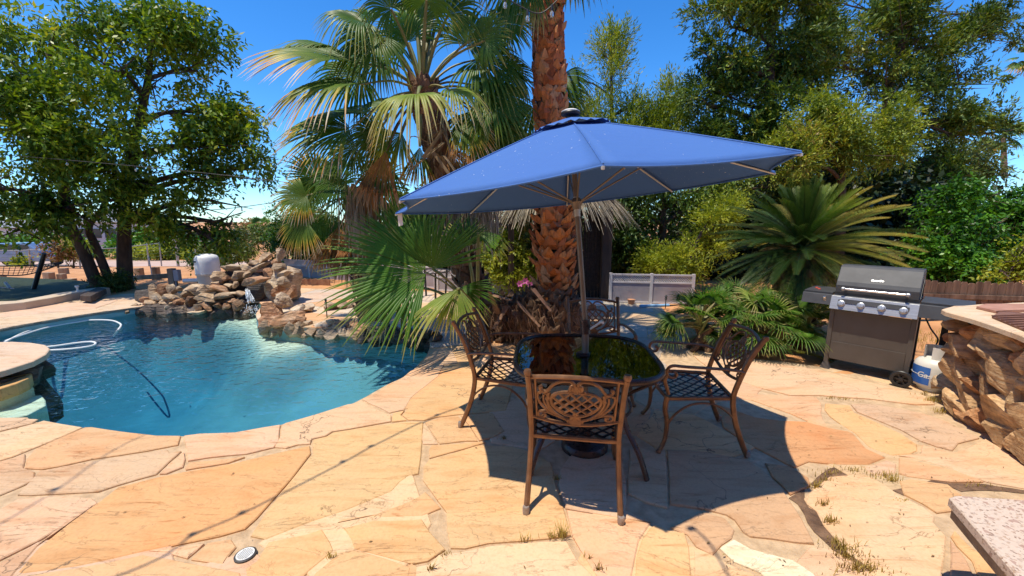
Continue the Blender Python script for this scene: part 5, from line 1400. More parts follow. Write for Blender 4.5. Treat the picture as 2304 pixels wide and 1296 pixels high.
# ---- palm 2: thick orange trunk --------------------------------------
p2c = A(1248, 690, 5.7)
p2 = thing("tall_palm", "tall palm whose thick orange scaly trunk rises behind the umbrella", "palm tree", (p2c.x, p2c.y, 0))
ax2 = curve3([Vector((p2c.x, p2c.y, .1)), A(1248,600,5.7), A(1246,450,5.7), A(1238,250,5.7), A(1232,60,5.7), A(1228,-160,5.7)], 4)
m = MB(); m.tube(ax2, .18, 14); t2 = m.build("trunk", M_fib, p2)
boots(t2, ax2[:10], lambda f: .225-.01*f, 30, 12, M_boot, .165, .075, seed=8)
boots(t2, ax2[9:], lambda f: .185-.01*f, 40, 10, M_boot, .155, .035, seed=9, name="upper_leaf_bases")
c2 = A(1228,-190,5.7)
for i, (hb, tp, mt) in enumerate([((1180,-60,5.2),(1140,40,5.0),M_pg),((1300,-70,5.4),(1370,-30,5.3),M_pg),((1150,-150,5.3),(1060,-110,5.1),M_pg),((1280,-150,5.2),(1330,-110,5.0),M_pg),((1210,-40,5.3),(1190,60,5.2),M_pl)]):
    frond(p2, c2, A(*hb), A(*tp), (0,-1,.5), mt, spread=1.3 if i < 4 else .35, droop=.8, nseg=40 if i < 4 else 8)
r9 = random.Random(99)
for i in range(34):   # the crown above the picture, whose shade falls on the path behind the table
    az = i*2.4; el = r9.uniform(-.55, 1.1); d = Vector((math.cos(az)*math.cos(el), math.sin(az)*math.cos(el), math.sin(el)))
    hb = c2+Vector((0,0,.35))+d*r9.uniform(.75, 1.05); tp = hb+(d+Vector((0,0,-.35))).normalized()*r9.uniform(.75, .95)
    frond(p2, c2, hb, tp, (-d.x*.5, -d.y*.5, 1), M_pg, spread=1.9, nseg=34, droop=.5)
# smaller palm behind it
p3b = A(1262, 640, 6.6)
p3 = thing("rear_fan_palm", "fan palm partly hidden behind the tall orange trunk", "palm tree", (p3b.x, p3b.y, 0))
m = MB(); m.tube([Vector((p3b.x, p3b.y, 0)), A(1240,210,6.7)], .12, 8); m.build("trunk", M_fib, p3)
for hb, tp in (((1262,170,6.5),(1310,230,6.3)),((1255,200,6.5),(1300,270,6.4)),((1200,240,6.4),(1170,330,6.3)),((1180,180,6.6),(1110,200,6.6)),((1170,290,6.5),(1110,370,6.4)),((1255,250,6.6),(1290,330,6.5))):
    frond(p3, A(1240,215,6.7), A(*hb), A(*tp), (.1,-1,.4), M_pg, spread=1.6, droop=.55, nseg=36)

# ---- root mound --------------------------------------------------------
mo = thing("root_mound", "dark fibrous mound of roots and old leaf stubs under the palms", "root mound", (.35, 5.55, 0))
m = MB(); V, Fc = rock_mesh((1.35, .95, .98), Matrix.Identity(4), (.36, 5.62, .16), 901, cuts=5, rough=.12, big=True); m.add(V.tolist(), Fc, (1,1,1,1)); m.build("root_mass", M_fib, mo)
m = MB(); V, Fc = rock_mesh((.7, .7, .75), Matrix.Identity(4), (-.22, 5.6, .16), 902, cuts=5, rough=.12, big=True); m.add(V.tolist(), Fc, (1,1,1,1)); m.build("root_mass", M_fib, mo)
boots(mo, [Vector((.45,5.6,-.05)), Vector((.50,5.6,.35)), Vector((.54,5.62,.62))], lambda f: .60-.30*f, 8, 24, M_fib, .13, .03, seed=21, name="leaf_stubs")
boots(mo, [Vector((-.22,5.6,0)), Vector((-.2,5.65,.5))], lambda f: .34-.12*f, 6, 16, M_fib, .12, .03, seed=22, name="leaf_stubs")
strands(mo, "root_fibres", [(x, 5.12+abs(x-.35)*.25, z) for x in np.arange(-.45, 1.0, .06) for z in (.2,.35,.5)], 500, .22, M_bootd, .05, 31, .0035, .9, .6)
m = MB()
for (x0, y0, x1, y1) in ((1120,705,1100,655),(1165,680,1215,735),(1140,690,1110,740),(1200,650,1240,700),(1110,665,1150,675)):
    m.tube([A(x0, y0, 5.2), A(x1, y1, 5.05)], [.035,.02], 6, flat=(1.5,.5))
m.build("dead_stub", M_bootd, mo)

# ---- young palm with the big low fans ------------------------------------
p4c = A(1075, 715, 5.15)
p4 = thing("young_fan_palm", "young fan palm whose broad bright fans spread low over the terrace", "palm tree", (p4c.x, p4c.y, 0))
m = MB(); m.tube([Vector((p4c.x, p4c.y, 0)), p4c+Vector((0,0,.05))], .07, 8); m.build("trunk", M_fib, p4)
frond(p4, p4c, A(958,612,4.75), A(705,610,4.5), (-.2,-.85,.65), M_pb, spread=1.5, nseg=52, droop=.10, split=.5, sidecup=.05)
frond(p4, p4c, A(972,606,4.8), A(1000,455,4.85), (.0,-1,.35), M_pb, spread=1.15, nseg=30, droop=.05, split=.5)
frond(p4, p4c, A(930,575,5.1), A(850,455,5.2), (-.1,-1,.2), M_pg, spread=1.35, nseg=44, droop=.12)
frond(p4, p4c, A(1050,555,5.2), A(1030,480,5.3), (0,-1,.2), M_pg, spread=1.5, nseg=30, droop=.2)
frond(p4, p4c, A(1032,648,4.45), A(1010,760,4.3), (-.2,-1,.35), M_pl, spread=.95, nseg=26, droop=.25, split=.62)
frond(p4, p4c, A(1030,650,4.4), A(918,765,4.15), (-.3,-.6,.7), M_pl, spread=.28, nseg=8, droop=.2, split=.6)
frond(p4, p4c, A(1035,648,4.6), A(1125,668,4.5), (0,-1,.5), M_pb, spread=.55, nseg=14, droop=.3, split=.4)
frond(p4, p4c, A(1076,523,4.9), A(1140,565,4.8), (.2,-1,.5), M_pg, spread=.5, nseg=14, droop=.5, split=.7)
frond(p4, p4c, A(920,640,5.2), A(820,720,5.1), (-.1,-1,.2), M_pg, spread=1.2, nseg=34, droop=.15)
frond(p4, p4c, A(900,640,5.4), A(780,690,5.5), (-.1,-1,.4), M_pl, spread=1.0, nseg=30, droop=.3)

# ---- small palm at the left edge of the group ------------------------------
p5c = A(800, 440, 6.6)
p5 = thing("small_fan_palm", "smaller fan palm with dark round fans at the left of the palm group", "palm tree", (p5c.x, p5c.y, 0))
ax5 = [Vector((p5c.x+.1, p5c.y, 0)), A(810,560,6.6), p5c]
m = MB(); m.tube(ax5, .15, 10); t5 = m.build("trunk", M_fib, p5); boots(t5, ax5, .16, 20, 8, M_bootd, .16, .04, seed=14)
for hb, tp, mt, sp, dr_ in (((712,398,6.2),(660,330,6.1),M_pg,2.4,.3),((700,395,6.3),(735,470,6.2),M_pg,1.6,.5),((690,440,6.0),(608,460,5.8),M_py,1.6,.4),((702,500,6.0),(625,530,5.9),M_pg,1.5,.3),((690,495,5.9),(660,570,5.8),M_py,1.1,.5),
    ((745,480,6.4),(700,560,6.3),M_pg,1.5,.4),((760,420,6.8),(720,350,6.9),M_pg,1.9,.4),((850,420,6.9),(900,350,7.0),M_pg,1.9,.4),((870,470,6.8),(930,500,6.8),M_pg,1.7,.4),((720,450,6.7),(640,400,6.8),M_pb,1.8,.3)):
    frond(p5, p5c, A(*hb), A(*tp), (-.1,-1,.35), mt, spread=sp, nseg=42, droop=dr_)
for hb, tp in (((770,500,6.3),(750,620,6.2)),((800,500,6.2),(800,640,6.2)),((740,530,6.4),(725,620,6.4))):
    frond(p5, p5c, A(*hb), A(*tp), (0,-1,0), M_pd, name="dead_frond", spread=.5, nseg=24, droop=.1, split=.7)
strands(p5, "dead_skirt", [tuple(A(x, 520, 6.4)) for x in range(760, 850, 9)], 260, .7, M_straw, .06, 33, .007, .3)

# ---- sago cycad -------------------------------------------------------------
M_cyg = palmmat("cycad_green", [(0, (.035,.075,.018)), (.5, (.028,.065,.016)), (.8, (.06,.11,.02)), (1, (.20,.21,.04))], .22, .35)
M_cyy = palmmat("cycad_yellow", [(0, (.16,.19,.04)), (.4, (.26,.26,.05)), (.8, (.46,.36,.09)), (1, (.56,.40,.14))], .35, .45)
M_cyl = palmmat("cycad_lime", [(0, (.08,.15,.03)), (.5, (.12,.20,.035)), (1, (.30,.33,.07))], .35, .4)
def pinnate(parent, base, az, el, L, arch, mat, seed, nl=58, ll=.15, name="frond", twist=0.0, vee=.55, lw=.0058):
    r = np.random.default_rng(seed); d0 = np.array([math.cos(az)*math.cos(el), math.sin(az)*math.cos(el), math.sin(el)]); base = np.array(base, float)
    side0 = np.array([-math.sin(az), math.cos(az), 0]); V = []; Q = []; U = []; pts = []
    def pos(t_): return base+d0*L*t_+np.array([0,0,-1])*arch*L*t_*t_
    for i in range(nl):
        t_ = .10+.90*i/(nl-1); p = pos(t_); tg = pos(t_+.01)-p; tg /= np.linalg.norm(tg); up = np.cross(tg, side0); up *= -1 if up[2] < 0 else 1
        w_ = ll*(math.sin(math.pi*(.12+.84*t_))**.6)*r.uniform(.9, 1.08)
        for s in (-1, 1):
            d = side0*s*.70+tg*.85+up*vee*.50; d /= np.linalg.norm(d); nrm = np.cross(d, tg); nrm /= np.linalg.norm(nrm)+1e-9
            k = len(V); bw = tg*lw; m_ = p+d*w_*.55; e = p+d*w_-up*w_*.10
            V += [p-bw, p+bw, m_+bw*.9, m_-bw*.9, e]; U += [(t_*.75, 0)]*2+[(t_*.75+.1, 0)]*2+[(min(1, t_*.75+.25), 0)]
            Q += [(k, k+1, k+2, k+3), (k+3, k+2, k+4, k+4)]
    # rachis
    k0 = len(V)
    for j in range(9):
        p = pos(j/8); w_ = .009*(1-.75*j/8); V += [p-side0*w_, p+side0*w_, p+np.array([0,0,w_])]; U += [(.5, 0)]*3
        if j: b_ = k0+3*(j-1); Q += [(b_, b_+3, b_+5, b_+2), (b_+2, b_+5, b_+4, b_+1), (b_+1, b_+4, b_+3, b_)]
    V = np.array(V); Q = np.array(Q); tris = Q[:, 2] == Q[:, 3]
    Q4 = Q.copy(); Q4[tris, 3] = Q4[tris, 2]
    # triangles kept as slim quads: move the doubled corner off by a hair
    add = []; U = list(U)
    for n_, q in enumerate(Q4):
        if q[2] == q[3]:
            add.append(V[q[2]]+np.array([0,0,.0006])); U.append(U[q[2]]); q[3] = len(V)+len(add)-1; q[2], q[3] = q[2], q[3]
    V = np.vstack([V, np.array(add)]) if add else V
    return np_mesh(name, V, Q4, mat, parent, uv=np.array(U))
cyc = A(1805, 560, 5.65); cb = (cyc.x, cyc.y, 0)
cy = thing("sago_cycad", "huge sago cycad with stiff feathery fronds left of the barbecue", "cycad", cb)
m = MB(); m.tube([Vector(cb), Vector((cyc.x, cyc.y, cyc.z-.05))], [.30,.22], 14); ctk = m.build("trunk", M_fib, cy)
boots(ctk, [Vector(cb), cyc-Vector((0,0,.42))], .28, 12, 13, M_bootd, .15, .05, seed=40)
r_ = random.Random(4)
nf = 170
for i in range(nf):
    f = i/nf; az = i*2.39996+r_.uniform(-.25,.25); el = R(82)-R(120)*f**.88+r_.uniform(-.16,.16)
    L = (.98+.27*math.sin(math.pi*min(f*1.2, 1)))*r_.uniform(.88, 1.1); dx = math.cos(az)
    mt = M_cyg
    if dx > .05 and .22 < f and r_.random() < .7: mt = M_cyy  # fronds on this side yellower, their sunlit look put into the colour
    elif dx > -.1 and f < .40: mt = M_cyl
    if f > .86: mt = M_cyy if r_.random() < .45 else M_cyg
    pinnate(cy, cyc+Vector((0,0,.10*(1-f)-.10*f)), az, el, L*(.85 if f > .8 else 1)*(1.04 if dx > 0 else 1), .18+.22*f, mt, 1000+i, nl=54, ll=.165, lw=.0046, vee=1.0)
# loose yellow fronds on the ground
for i, (px, py, az, L, mt, el) in enumerate([(1740,790,.3,.55,M_cyl,.25),(1760,800,-.4,.6,M_cyy,.12),(1790,805,-.2,.55,M_cyy,.05),(1700,770,.1,.5,M_cyl,.3),(1800,790,2.2,.5,M_pd,.9),(1775,770,1.2,.5,M_pd,1.0),(1820,800,.0,.45,M_cyl,.1),(1600,770,3.4,.4,M_cyy,.3),(1560,740,3.6,.4,M_cyy,.35)]):
    g_ = G(px, py); pinnate(cy, (g_[0], g_[1], .06), az, el, L, .35, mt, 1200+i, nl=30, ll=.10, name="fallen_frond")

# ---- dwarf fan palms under it --------------------------------------------------
def dwarf(name, label, cx, cy_, Y, rad, n_, lr, seed, mats, zmax=.75):
    c = A(cx, cy_, Y); g = thing(name, label, "palm", (c.x, c.y, 0), group="dwarf fan palms under the cycad"); r = random.Random(seed)
    m = MB()
    for k in range(4): m.tube([Vector((c.x+r.uniform(-.15,.15), c.y+r.uniform(-.1,.1), 0)), Vector((c.x+r.uniform(-.2,.2), c.y+r.uniform(-.15,.15), zmax*.5))], .04, 7)
    m.build("stem", M_fib, g)
    for i in range(n_):
        az = r.uniform(0, 6.28); el = r.uniform(-.2, 1.3); d = Vector((math.cos(az)*math.cos(el), math.sin(az)*math.cos(el), math.sin(el)*.9)); b_ = Vector((c.x, c.y, .15+r.random()*zmax*.4))
        hub = b_+d*rad*r.uniform(.55, 1.0); hub.z = min(max(hub.z, .10), zmax); tip = hub+(d+Vector((0,0,-.25))).normalized()*lr*r.uniform(.8, 1.15)
        nrm = Vector((-d.x*.4, -d.y*.4-.35, 1)); frond(g, b_, hub, tip, nrm, r.choice(mats), spread=1.5, nseg=22, droop=.35, split=.35)
dwarf("dwarf_palm", "low bushy fan palm at the left end under the cycad", 1575, 745, 5.0, .42, 34, .30, 1, [M_pg, M_pg, M_pb], .62)
dwarf("dwarf_palm", "low bushy fan palm directly under the cycad's drooping fronds", 1655, 730, 5.1, .42, 34, .30, 2, [M_pg, M_pb], .70)
dwarf("dwarf_palm", "low fan palm with bright lit fans behind the right chair", 1735, 745, 4.95, .40, 28, .33, 3, [M_pb, M_pl, M_pg], .62)
dwarf("dwarf_palm", "low dark fan palm against the barbecue's left side", 1815, 750, 5.05, .40, 26, .30, 4, [M_pg], .66)
# ================================================================ TREES AND BACKGROUND
M_bark = simple("bark", (.045,.030,.022), (.12,.08,.055), 5, .95, bmp=1, bdist=.04, stretch=(1,1,.3))
M_barkl = simple("pale_bark", (.16,.11,.08), (.30,.22,.16), 6, .95, bmp=1, bdist=.03, stretch=(1,1,.3))
LV = {}
LV['tree'] = leafmat("broad_leaf", (.040,.085,.010), (.11,.21,.018), (.36,.44,.03), .38, .42, (.56,.46,.04), .6)
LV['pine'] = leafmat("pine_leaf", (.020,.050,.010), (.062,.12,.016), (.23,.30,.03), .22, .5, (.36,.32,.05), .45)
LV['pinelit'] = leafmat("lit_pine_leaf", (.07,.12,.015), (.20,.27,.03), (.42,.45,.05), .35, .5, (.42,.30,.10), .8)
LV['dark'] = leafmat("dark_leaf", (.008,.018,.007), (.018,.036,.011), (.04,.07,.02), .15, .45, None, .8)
LV['hedge'] = leafmat("hedge_leaf", (.018,.06,.010), (.05,.16,.014), (.13,.32,.02), .3, .4, (.22,.42,.03), 1.0)
LV['lime'] = leafmat("lime_leaf", (.12,.16,.02), (.28,.34,.03), (.50,.52,.06), .45, .45, (.60,.52,.08), 2.0)
LV['shrub'] = leafmat("shrub_leaf", (.03,.055,.014), (.075,.12,.025), (.20,.24,.05), .3, .5, (.28,.24,.08), 1.0)
LV['dry'] = leafmat("dry_leaf", (.16,.09,.04), (.30,.17,.07), (.42,.26,.10), .3, .6, (.2,.22,.05), 1.0)

def foliage(name, parent, blobs, n_, mat, seed, leaf=(.11, .045), twig=.45, k=9, droop=.35, mode='leaf', shell=.55, depth=None, sub=9, clump=.5, carve=-.16):
    """blobs: (px,py,Y,rx,ry) in picture pixels at distance Y -> ellipsoids of twigs carrying leaves"""
    r = np.random.default_rng(seed); B = []
    for b_ in blobs:
        px, py, Y, rx, ry = b_[:5]; c = A(px, py, Y); dd = Y/F*1.02; wgt = b_[5] if len(b_) > 5 else 1
        B.append((c.x, c.y, c.z, rx*dd, (depth or .5*(rx+ry)*dd), ry*dd, rx*ry*wgt*dd*dd))
    B = np.array(B); pr = B[:, 6]/B[:, 6].sum(); ix = r.choice(len(B), n_, p=pr)
    # each mass is made of smaller rounded clumps with gaps between them
    ns = np.maximum(5, (sub*B[:, 6]/np.median(B[:, 6])).astype(int)); subs = []
    for i in range(len(B)):
        e = r.normal(size=(ns[i], 3)); e /= np.linalg.norm(e, axis=1)[:, None]
        rs = r.random(ns[i])**(1/3)*(1-shell)+shell*r.random(ns[i])**.15
        subs.append(B[i, :3]+e*B[i, 3:6]*rs[:, None]*.86)
    d = r.normal(size=(n_, 3))+np.array([0, 0, .25]); d /= np.linalg.norm(d, axis=1)[:, None]
    C = np.array([subs[i][r.integers(len(subs[i]))] for i in ix])
    cr_ = clump*np.minimum(np.minimum(B[ix, 3], B[ix, 4]), B[ix, 5]).clip(.12)*r.random(n_)**.4
    C = C+d*cr_[:, None]*np.array([1.25, 1.25, .75])
    # break the outline: noise carve
    keep = np.ones(n_, bool)
    for i in range(n_):
        q = C[i]; v = noise.noise(Vector((q[0]*.9+seed, q[1]*.9, q[2]*.9)))+.6*noise.noise(Vector((q[0]*2.3, q[1]*2.3+seed, q[2]*2.3)))
        keep[i] = v > carve
    C = C[keep]; d = d[keep]; M_ = len(C)
    T = d*.8+r.normal(size=(M_, 3))*.55+np.array([0, 0, -droop if mode != 'up' else .9]); T /= np.linalg.norm(T, axis=1)[:, None]
    tt = np.tile(np.linspace(.05, 1, k), (M_, 1)); tl = twig*r.uniform(.6, 1.3, M_)
    base = C[:, None, :]+T[:, None, :]*(tt*tl[:, None])[:, :, None]+np.array([0, 0, -1])*((tt**2)*(tl*droop*.6)[:, None])[:, :, None]
    base += r.normal(size=base.shape)*twig*.06
    S = np.cross(T, r.normal(size=(M_, 3))); S /= np.linalg.norm(S, axis=1)[:, None]
    sgn = np.where(np.arange(k) % 2 == 0, 1, -1)[None, :, None]
    L = leaf[0]*r.uniform(.65, 1.25, (M_, k, 1)); W = leaf[1]*r.uniform(.7, 1.2, (M_, k, 1))
    if mode == 'leaf': D = S[:, None, :]*sgn*.8+T[:, None, :]*.6+r.normal(size=base.shape)*.35+np.array([0, 0, -.25])
    else: D = T[:, None, :]*1.0+S[:, None, :]*sgn*.45+r.normal(size=base.shape)*.22
    D /= np.linalg.norm(D, axis=2)[:, :, None]
    nr = r.normal(size=base.shape)*.6+np.array([0, 0, 1.0]); P_ = np.cross(D, nr); P_ /= np.linalg.norm(P_, axis=2)[:, :, None]+1e-9
    v0 = base; v1 = base+D*L*.45+P_*W*.5; v2 = base+D*L; v3 = base+D*L*.45-P_*W*.5
    V = np.stack([v0, v1, v2, v3], axis=2).reshape(-1, 3); Q = np.arange(len(V)).reshape(-1, 4)
    return np_mesh(name, V, Q, mat, parent)
def limbs(name, parent, trunkpts, radii, blobs, mat, r_=.05, seed=1, every=1):
    rd = random.Random(seed); m = MB(); C_ = curve3(trunkpts, 5); n_ = len(C_)
    rr = [radii[0]+(radii[1]-radii[0])*i/(n_-1) for i in range(n_)]; m.tube(C_, rr, 9)
    tk = m.build("trunk", mat, parent)
    m = MB()
    for b_ in blobs[::every]:
        c = A(*b_[:3]); i = min(range(n_//3, n_), key=lambda q: (C_[q]-c).length+abs(C_[q].z-c.z+.6)*.5); s = C_[i]
        mid = s.lerp(c, .5)+Vector((rd.uniform(-.2,.2), rd.uniform(-.2,.2), .15)); rb = min(rr[i]*.7, r_*1.6)
        m.tube(curve3([s, mid, c], 4), [rb*(1-.085*q) for q in range(9)], 6)
        for _ in range(5):
            e = c+Vector((rd.gauss(0, 1), rd.gauss(0, 1), rd.gauss(0, .8)))*b_[3]*b_[2]/F*.55; m.tube([mid.lerp(c, rd.random()), e], [rb*.35, .006], 5)
    m.build("branches", mat, tk)

# ---- big leafy tree at the left --------------------------------------
LB = [(60,80,9.5,110,70),(170,55,9.5,120,60),(300,60,10,110,55),(410,90,10.2,80,70),(445,160,10.3,60,60),(230,150,9.2,130,80),(90,190,9,120,70),(350,200,10,120,80),(470,270,10.4,70,60),(150,280,9,140,80),(300,300,9.4,130,80),
      (430,330,10.2,110,60),(540,330,10.6,60,70),(575,380,10.7,35,60),(520,260,10.6,45,50),(60,330,8.8,100,80),(200,390,9.2,130,60),(370,420,10,110,55),(470,450,10.4,80,50),(520,505,10.6,55,40),(60,450,8.8,100,60),(430,520,10.2,80,35),(150,470,9,90,45),(-60,200,9,120,200),(-60,420,8.6,100,110),(500,400,10.5,70,50),(250,450,9.4,70,40),(370,20,10,60,30),(30,520,8.6,60,30),(340,490,9.9,60,40),(480,540,10.3,60,25)]
bt = A(283, 645, 10.0)
t1 = thing("leafy_tree", "big leafy green tree with a straight dark trunk standing behind the left deck", "tree", (bt.x, bt.y, 0))
split_r = [b_ for b_ in LB if b_[0] > 225]; split_l = [b_ for b_ in LB if b_[0] <= 225]
limbs("trunk", t1, [Vector((bt.x, bt.y, -.05)), A(280,560,10), A(283,450,10), A(300,330,10), A(330,200,10), A(340,110,10)], (.17,.05), split_r, M_bark, .06, 1)
foliage("crown", t1, split_r, 4300, LV['tree'], 11, leaf=(.15,.060), twig=.36, k=10, droop=.5, shell=.45, sub=8, clump=.55, carve=-.02)
b2 = A(222, 645, 9.6)
t2 = thing("leafy_tree", "leafy tree with two slim leaning trunks left of the straight dark trunk", "tree", (b2.x, b2.y, 0))
limbs("trunk", t2, [Vector((b2.x, b2.y, -.05)), A(190,570,9.5), A(155,495,9.4), A(140,380,9.3), A(130,250,9.3), A(110,120,9.3)], (.13,.05), split_l, M_bark, .06, 2)
limbs("trunk", t2, [Vector((b2.x+.25, b2.y+.1, -.05)), A(218,560,9.7), A(200,510,9.7), A(230,470,9.8), A(260,380,9.8)], (.10,.04), [(260,380,9.8,50,50)], M_bark, .05, 3)
foliage("crown", t2, split_l, 4500, LV['tree'], 12, leaf=(.14,.056), twig=.36, k=10, droop=.5, shell=.45, sub=7, clump=.55, carve=-.04)

# ---- big trees on the right --------------------------------------------
def big_tree(name, label, base, trunk, radii, blobs, n_, mat, seed, cat="tree", **kw):
    bb = Vector((base[0], base[1], 0)); t_ = thing(name, label, cat, bb, group=None)
    limbs("trunk", t_, [bb-Vector((0,0,.1))]+trunk, radii, blobs, M_bark, .07, seed); foliage("crown", t_, blobs, n_, mat, seed, **kw); return t_
PA = [(1640,60,13,90,60),(1740,20,13,110,50),(1610,150,12.8,70,70),(1720,130,13,100,70),(1590,235,12.6,55,50),(1680,235,12.8,90,60),(1640,300,12.6,70,45),(1790,200,13.2,80,70),(1760,290,13,80,50),(1820,80,13.4,70,70),(1850,300,13.4,50,40),(1690,-20,13,120,50),(1580,310,12.4,40,25),(1700,350,12.9,60,30)]
g_ = A(1720, 600, 13)
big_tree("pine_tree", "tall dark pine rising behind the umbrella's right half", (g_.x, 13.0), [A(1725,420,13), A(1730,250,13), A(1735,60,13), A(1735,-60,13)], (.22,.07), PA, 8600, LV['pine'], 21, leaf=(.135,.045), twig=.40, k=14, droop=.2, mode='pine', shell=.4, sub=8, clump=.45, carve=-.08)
PB = [(1960,20,15,120,40),(2080,40,15,110,50),(2200,30,15.4,110,30),(1930,100,14.6,70,60),(2040,120,14.8,110,60),(2150,110,15,100,45),(1990,200,14.6,90,50),(2100,200,14.8,80,55),(2180,190,15,60,35),(1900,10,15,60,60),(2260,70,15.6,60,25),(2120,270,14.8,90,50),(2020,300,14.6,70,50),(2210,270,15,60,40),(2170,340,14.8,60,50),(2050,380,14.6,90,60),(2110,430,14.6,60,50),(1960,400,14.4,80,60),(2235,300,15.2,50,30),(1850,150,14.8,60,40)]
g_ = A(2010, 600, 15)
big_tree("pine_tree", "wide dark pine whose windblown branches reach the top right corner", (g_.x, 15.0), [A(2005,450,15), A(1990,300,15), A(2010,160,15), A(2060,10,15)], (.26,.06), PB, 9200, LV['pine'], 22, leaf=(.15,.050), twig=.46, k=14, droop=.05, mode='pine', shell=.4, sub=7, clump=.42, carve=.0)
PC = [(1850,280,11,75,45),(1930,300,11.2,90,55),(1800,330,10.9,60,35),(1990,270,11.4,60,45),(1880,350,11,90,35),(1780,370,10.8,50,25),(1960,350,11.2,60,35),(1860,235,11.2,40,25)]
g_ = A(1890, 600, 11.2)
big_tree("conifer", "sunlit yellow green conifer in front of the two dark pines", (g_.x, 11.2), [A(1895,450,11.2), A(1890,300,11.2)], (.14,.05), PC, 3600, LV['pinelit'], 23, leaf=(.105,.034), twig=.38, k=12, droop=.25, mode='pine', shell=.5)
PD = [(1385,290,15,85,50),(1370,200,15,38,45),(1362,130,15,22,35),(1390,120,15,22,40),(1375,85,15,8,20),(1440,270,15,60,45),(1510,290,15,70,40),(1330,330,14.6,60,40),(1420,340,14.8,80,40),(1520,350,14.6,80,50),(1500,225,15,12,30),(1540,250,15,16,26),(1320,260,15,30,30),(1450,215,15,15,30),(1590,340,14.6,50,40),(1300,180,15,12,40,.4)]
g_ = A(1390, 600, 15)
big_tree("cypress_tree", "feathery light green conifer with thin spires above the umbrella peak", (g_.x, 15.0), [A(1390,450,15), A(1378,300,15), A(1375,110,15)], (.15,.03), PD, 4600, LV['pinelit'], 24, leaf=(.15,.034), twig=.55, k=12, droop=-.3, mode='up', shell=.35)
PE = [(1080,330,11,60,60),(1140,300,11.4,70,50),(1160,370,11,60,60),(1060,400,11,50,50),(1200,420,11,60,60),(1090,260,11.6,40,50)]
g_ = A(1120, 600, 11.2)
big_tree("background_tree", "soft green tree seen through the gaps between the palm trunks", (g_.x, 11.2), [A(1120,480,11.2), A(1120,350,11.2)], (.12,.04), PE, 2200, LV['pinelit'], 25, leaf=(.15,.030), twig=.45, k=9, droop=.2, mode='pine')
PF = [(1450,500,10.6,70,60),(1530,480,10.8,70,55),(1400,560,10.4,60,60),(1470,440,11,90,40),(1600,430,11,80,50),(1580,520,10.6,50,50),(1660,400,11.4,80,40),(1740,420,11.6,70,40),(1440,590,10.4,40,40),(1390,470,10.6,40,50),(1530,560,10.2,40,40)]
g_ = A(1493, 640, 10.8)
tf = big_tree("shade_tree", "shady tree with a bare pale trunk behind the lattice fence right of the hut", (g_.x, 10.8), [A(1493,560,10.8), A(1490,470,10.8), A(1500,400,10.8)], (.13,.06), PF, 4200, LV['pine'], 26, leaf=(.13,.045), twig=.4, k=9, droop=.3)
PG = [(1500,590,9.6,60,32),(1560,575,9.4,55,38),(1605,520,9.6,45,40),(1540,610,9.2,50,20),(1470,600,9.6,30,20),(1625,470,9.8,30,30)]
g_ = A(1550, 640, 9.4)
big_tree("low_conifer", "low bright yellow green conifer just behind the right lattice fence", (g_.x, 9.4), [A(1550,590,9.4), A(1580,520,9.5)], (.06,.03), PG, 3000, LV['lime'], 27, leaf=(.09,.026), twig=.32, k=9, droop=.1, mode='pine', cat="shrub")
PH = [(1150,560,8.9,60,35),(1165,610,8.8,50,35),(1110,590,8.9,40,35),(1190,580,8.9,30,40),(1120,540,9,40,25)]
g_ = A(1150, 650, 8.9)
big_tree("citrus_bush", "leafy yellow green bush over the fence between the two palm trunks", (g_.x, 8.9), [A(1150,600,8.9)]+[A(1150,560,8.9)], (.05,.02), PH, 1500, LV['lime'], 28, leaf=(.09,.045), twig=.25, k=8, droop=.3, cat="bush")
PI = [(2160,470,9.5,80,55),(2230,440,9.6,60,35),(2120,540,9.2,60,60),(2200,540,9.3,80,60),(2270,480,9.8,60,60),(2150,600,9.0,80,35),(2250,590,9.2,70,40),(2330,500,9.8,60,80),(2080,590,9.2,40,40)]
g_ = A(2190, 660, 9.4)
big_tree("hedge_tree", "dense glossy green hedge tree above the wooden fence behind the barbecue", (g_.x, 9.4), [A(2190,580,9.4), A(2190,480,9.4)], (.10,.04), PI, 4600, LV['hedge'], 29, leaf=(.11,.055), twig=.3, k=9, droop=.3)
PJ = [(2290,560,7.8,50,32),(2275,605,7.7,45,26),(2310,590,7.7,40,40),(2250,615,7.7,25,14)]
g_ = A(2290, 650, 7.8)
big_tree("yellow_bush", "bright yellow green bush over the wooden fence at the right edge", (g_.x, 7.8), [A(2290,600,7.8)]+[A(2290,580,7.8)], (.04,.02), PJ, 900, LV['lime'], 30, leaf=(.085,.045), twig=.22, k=8, droop=.3, cat="bush")
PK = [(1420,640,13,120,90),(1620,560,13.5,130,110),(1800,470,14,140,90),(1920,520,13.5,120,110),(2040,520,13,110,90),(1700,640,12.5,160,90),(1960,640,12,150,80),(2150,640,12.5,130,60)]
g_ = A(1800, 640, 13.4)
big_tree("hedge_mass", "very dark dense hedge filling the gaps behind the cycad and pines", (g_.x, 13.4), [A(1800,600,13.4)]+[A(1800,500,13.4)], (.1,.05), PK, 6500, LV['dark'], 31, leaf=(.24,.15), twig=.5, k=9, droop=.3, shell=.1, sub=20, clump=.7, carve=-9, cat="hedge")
PL = [(1000,560,12.5,130,60),(1180,520,12.5,120,70),(880,560,12.8,110,60),(1290,560,12,90,80),(760,560,13,90,50),(930,470,13,70,50)]
g_ = A(1050, 620, 12.6)
big_tree("hedge_mass", "dark green hedge behind the lattice fence and the palm trunks", (g_.x, 12.6), [A(1050,590,12.6)]+[A(1050,540,12.6)], (.1,.05), PL, 3600, LV['shrub'], 32, leaf=(.18,.10), twig=.4, k=9, droop=.3, shell=.2, sub=20, clump=.6, carve=-9, cat="hedge")
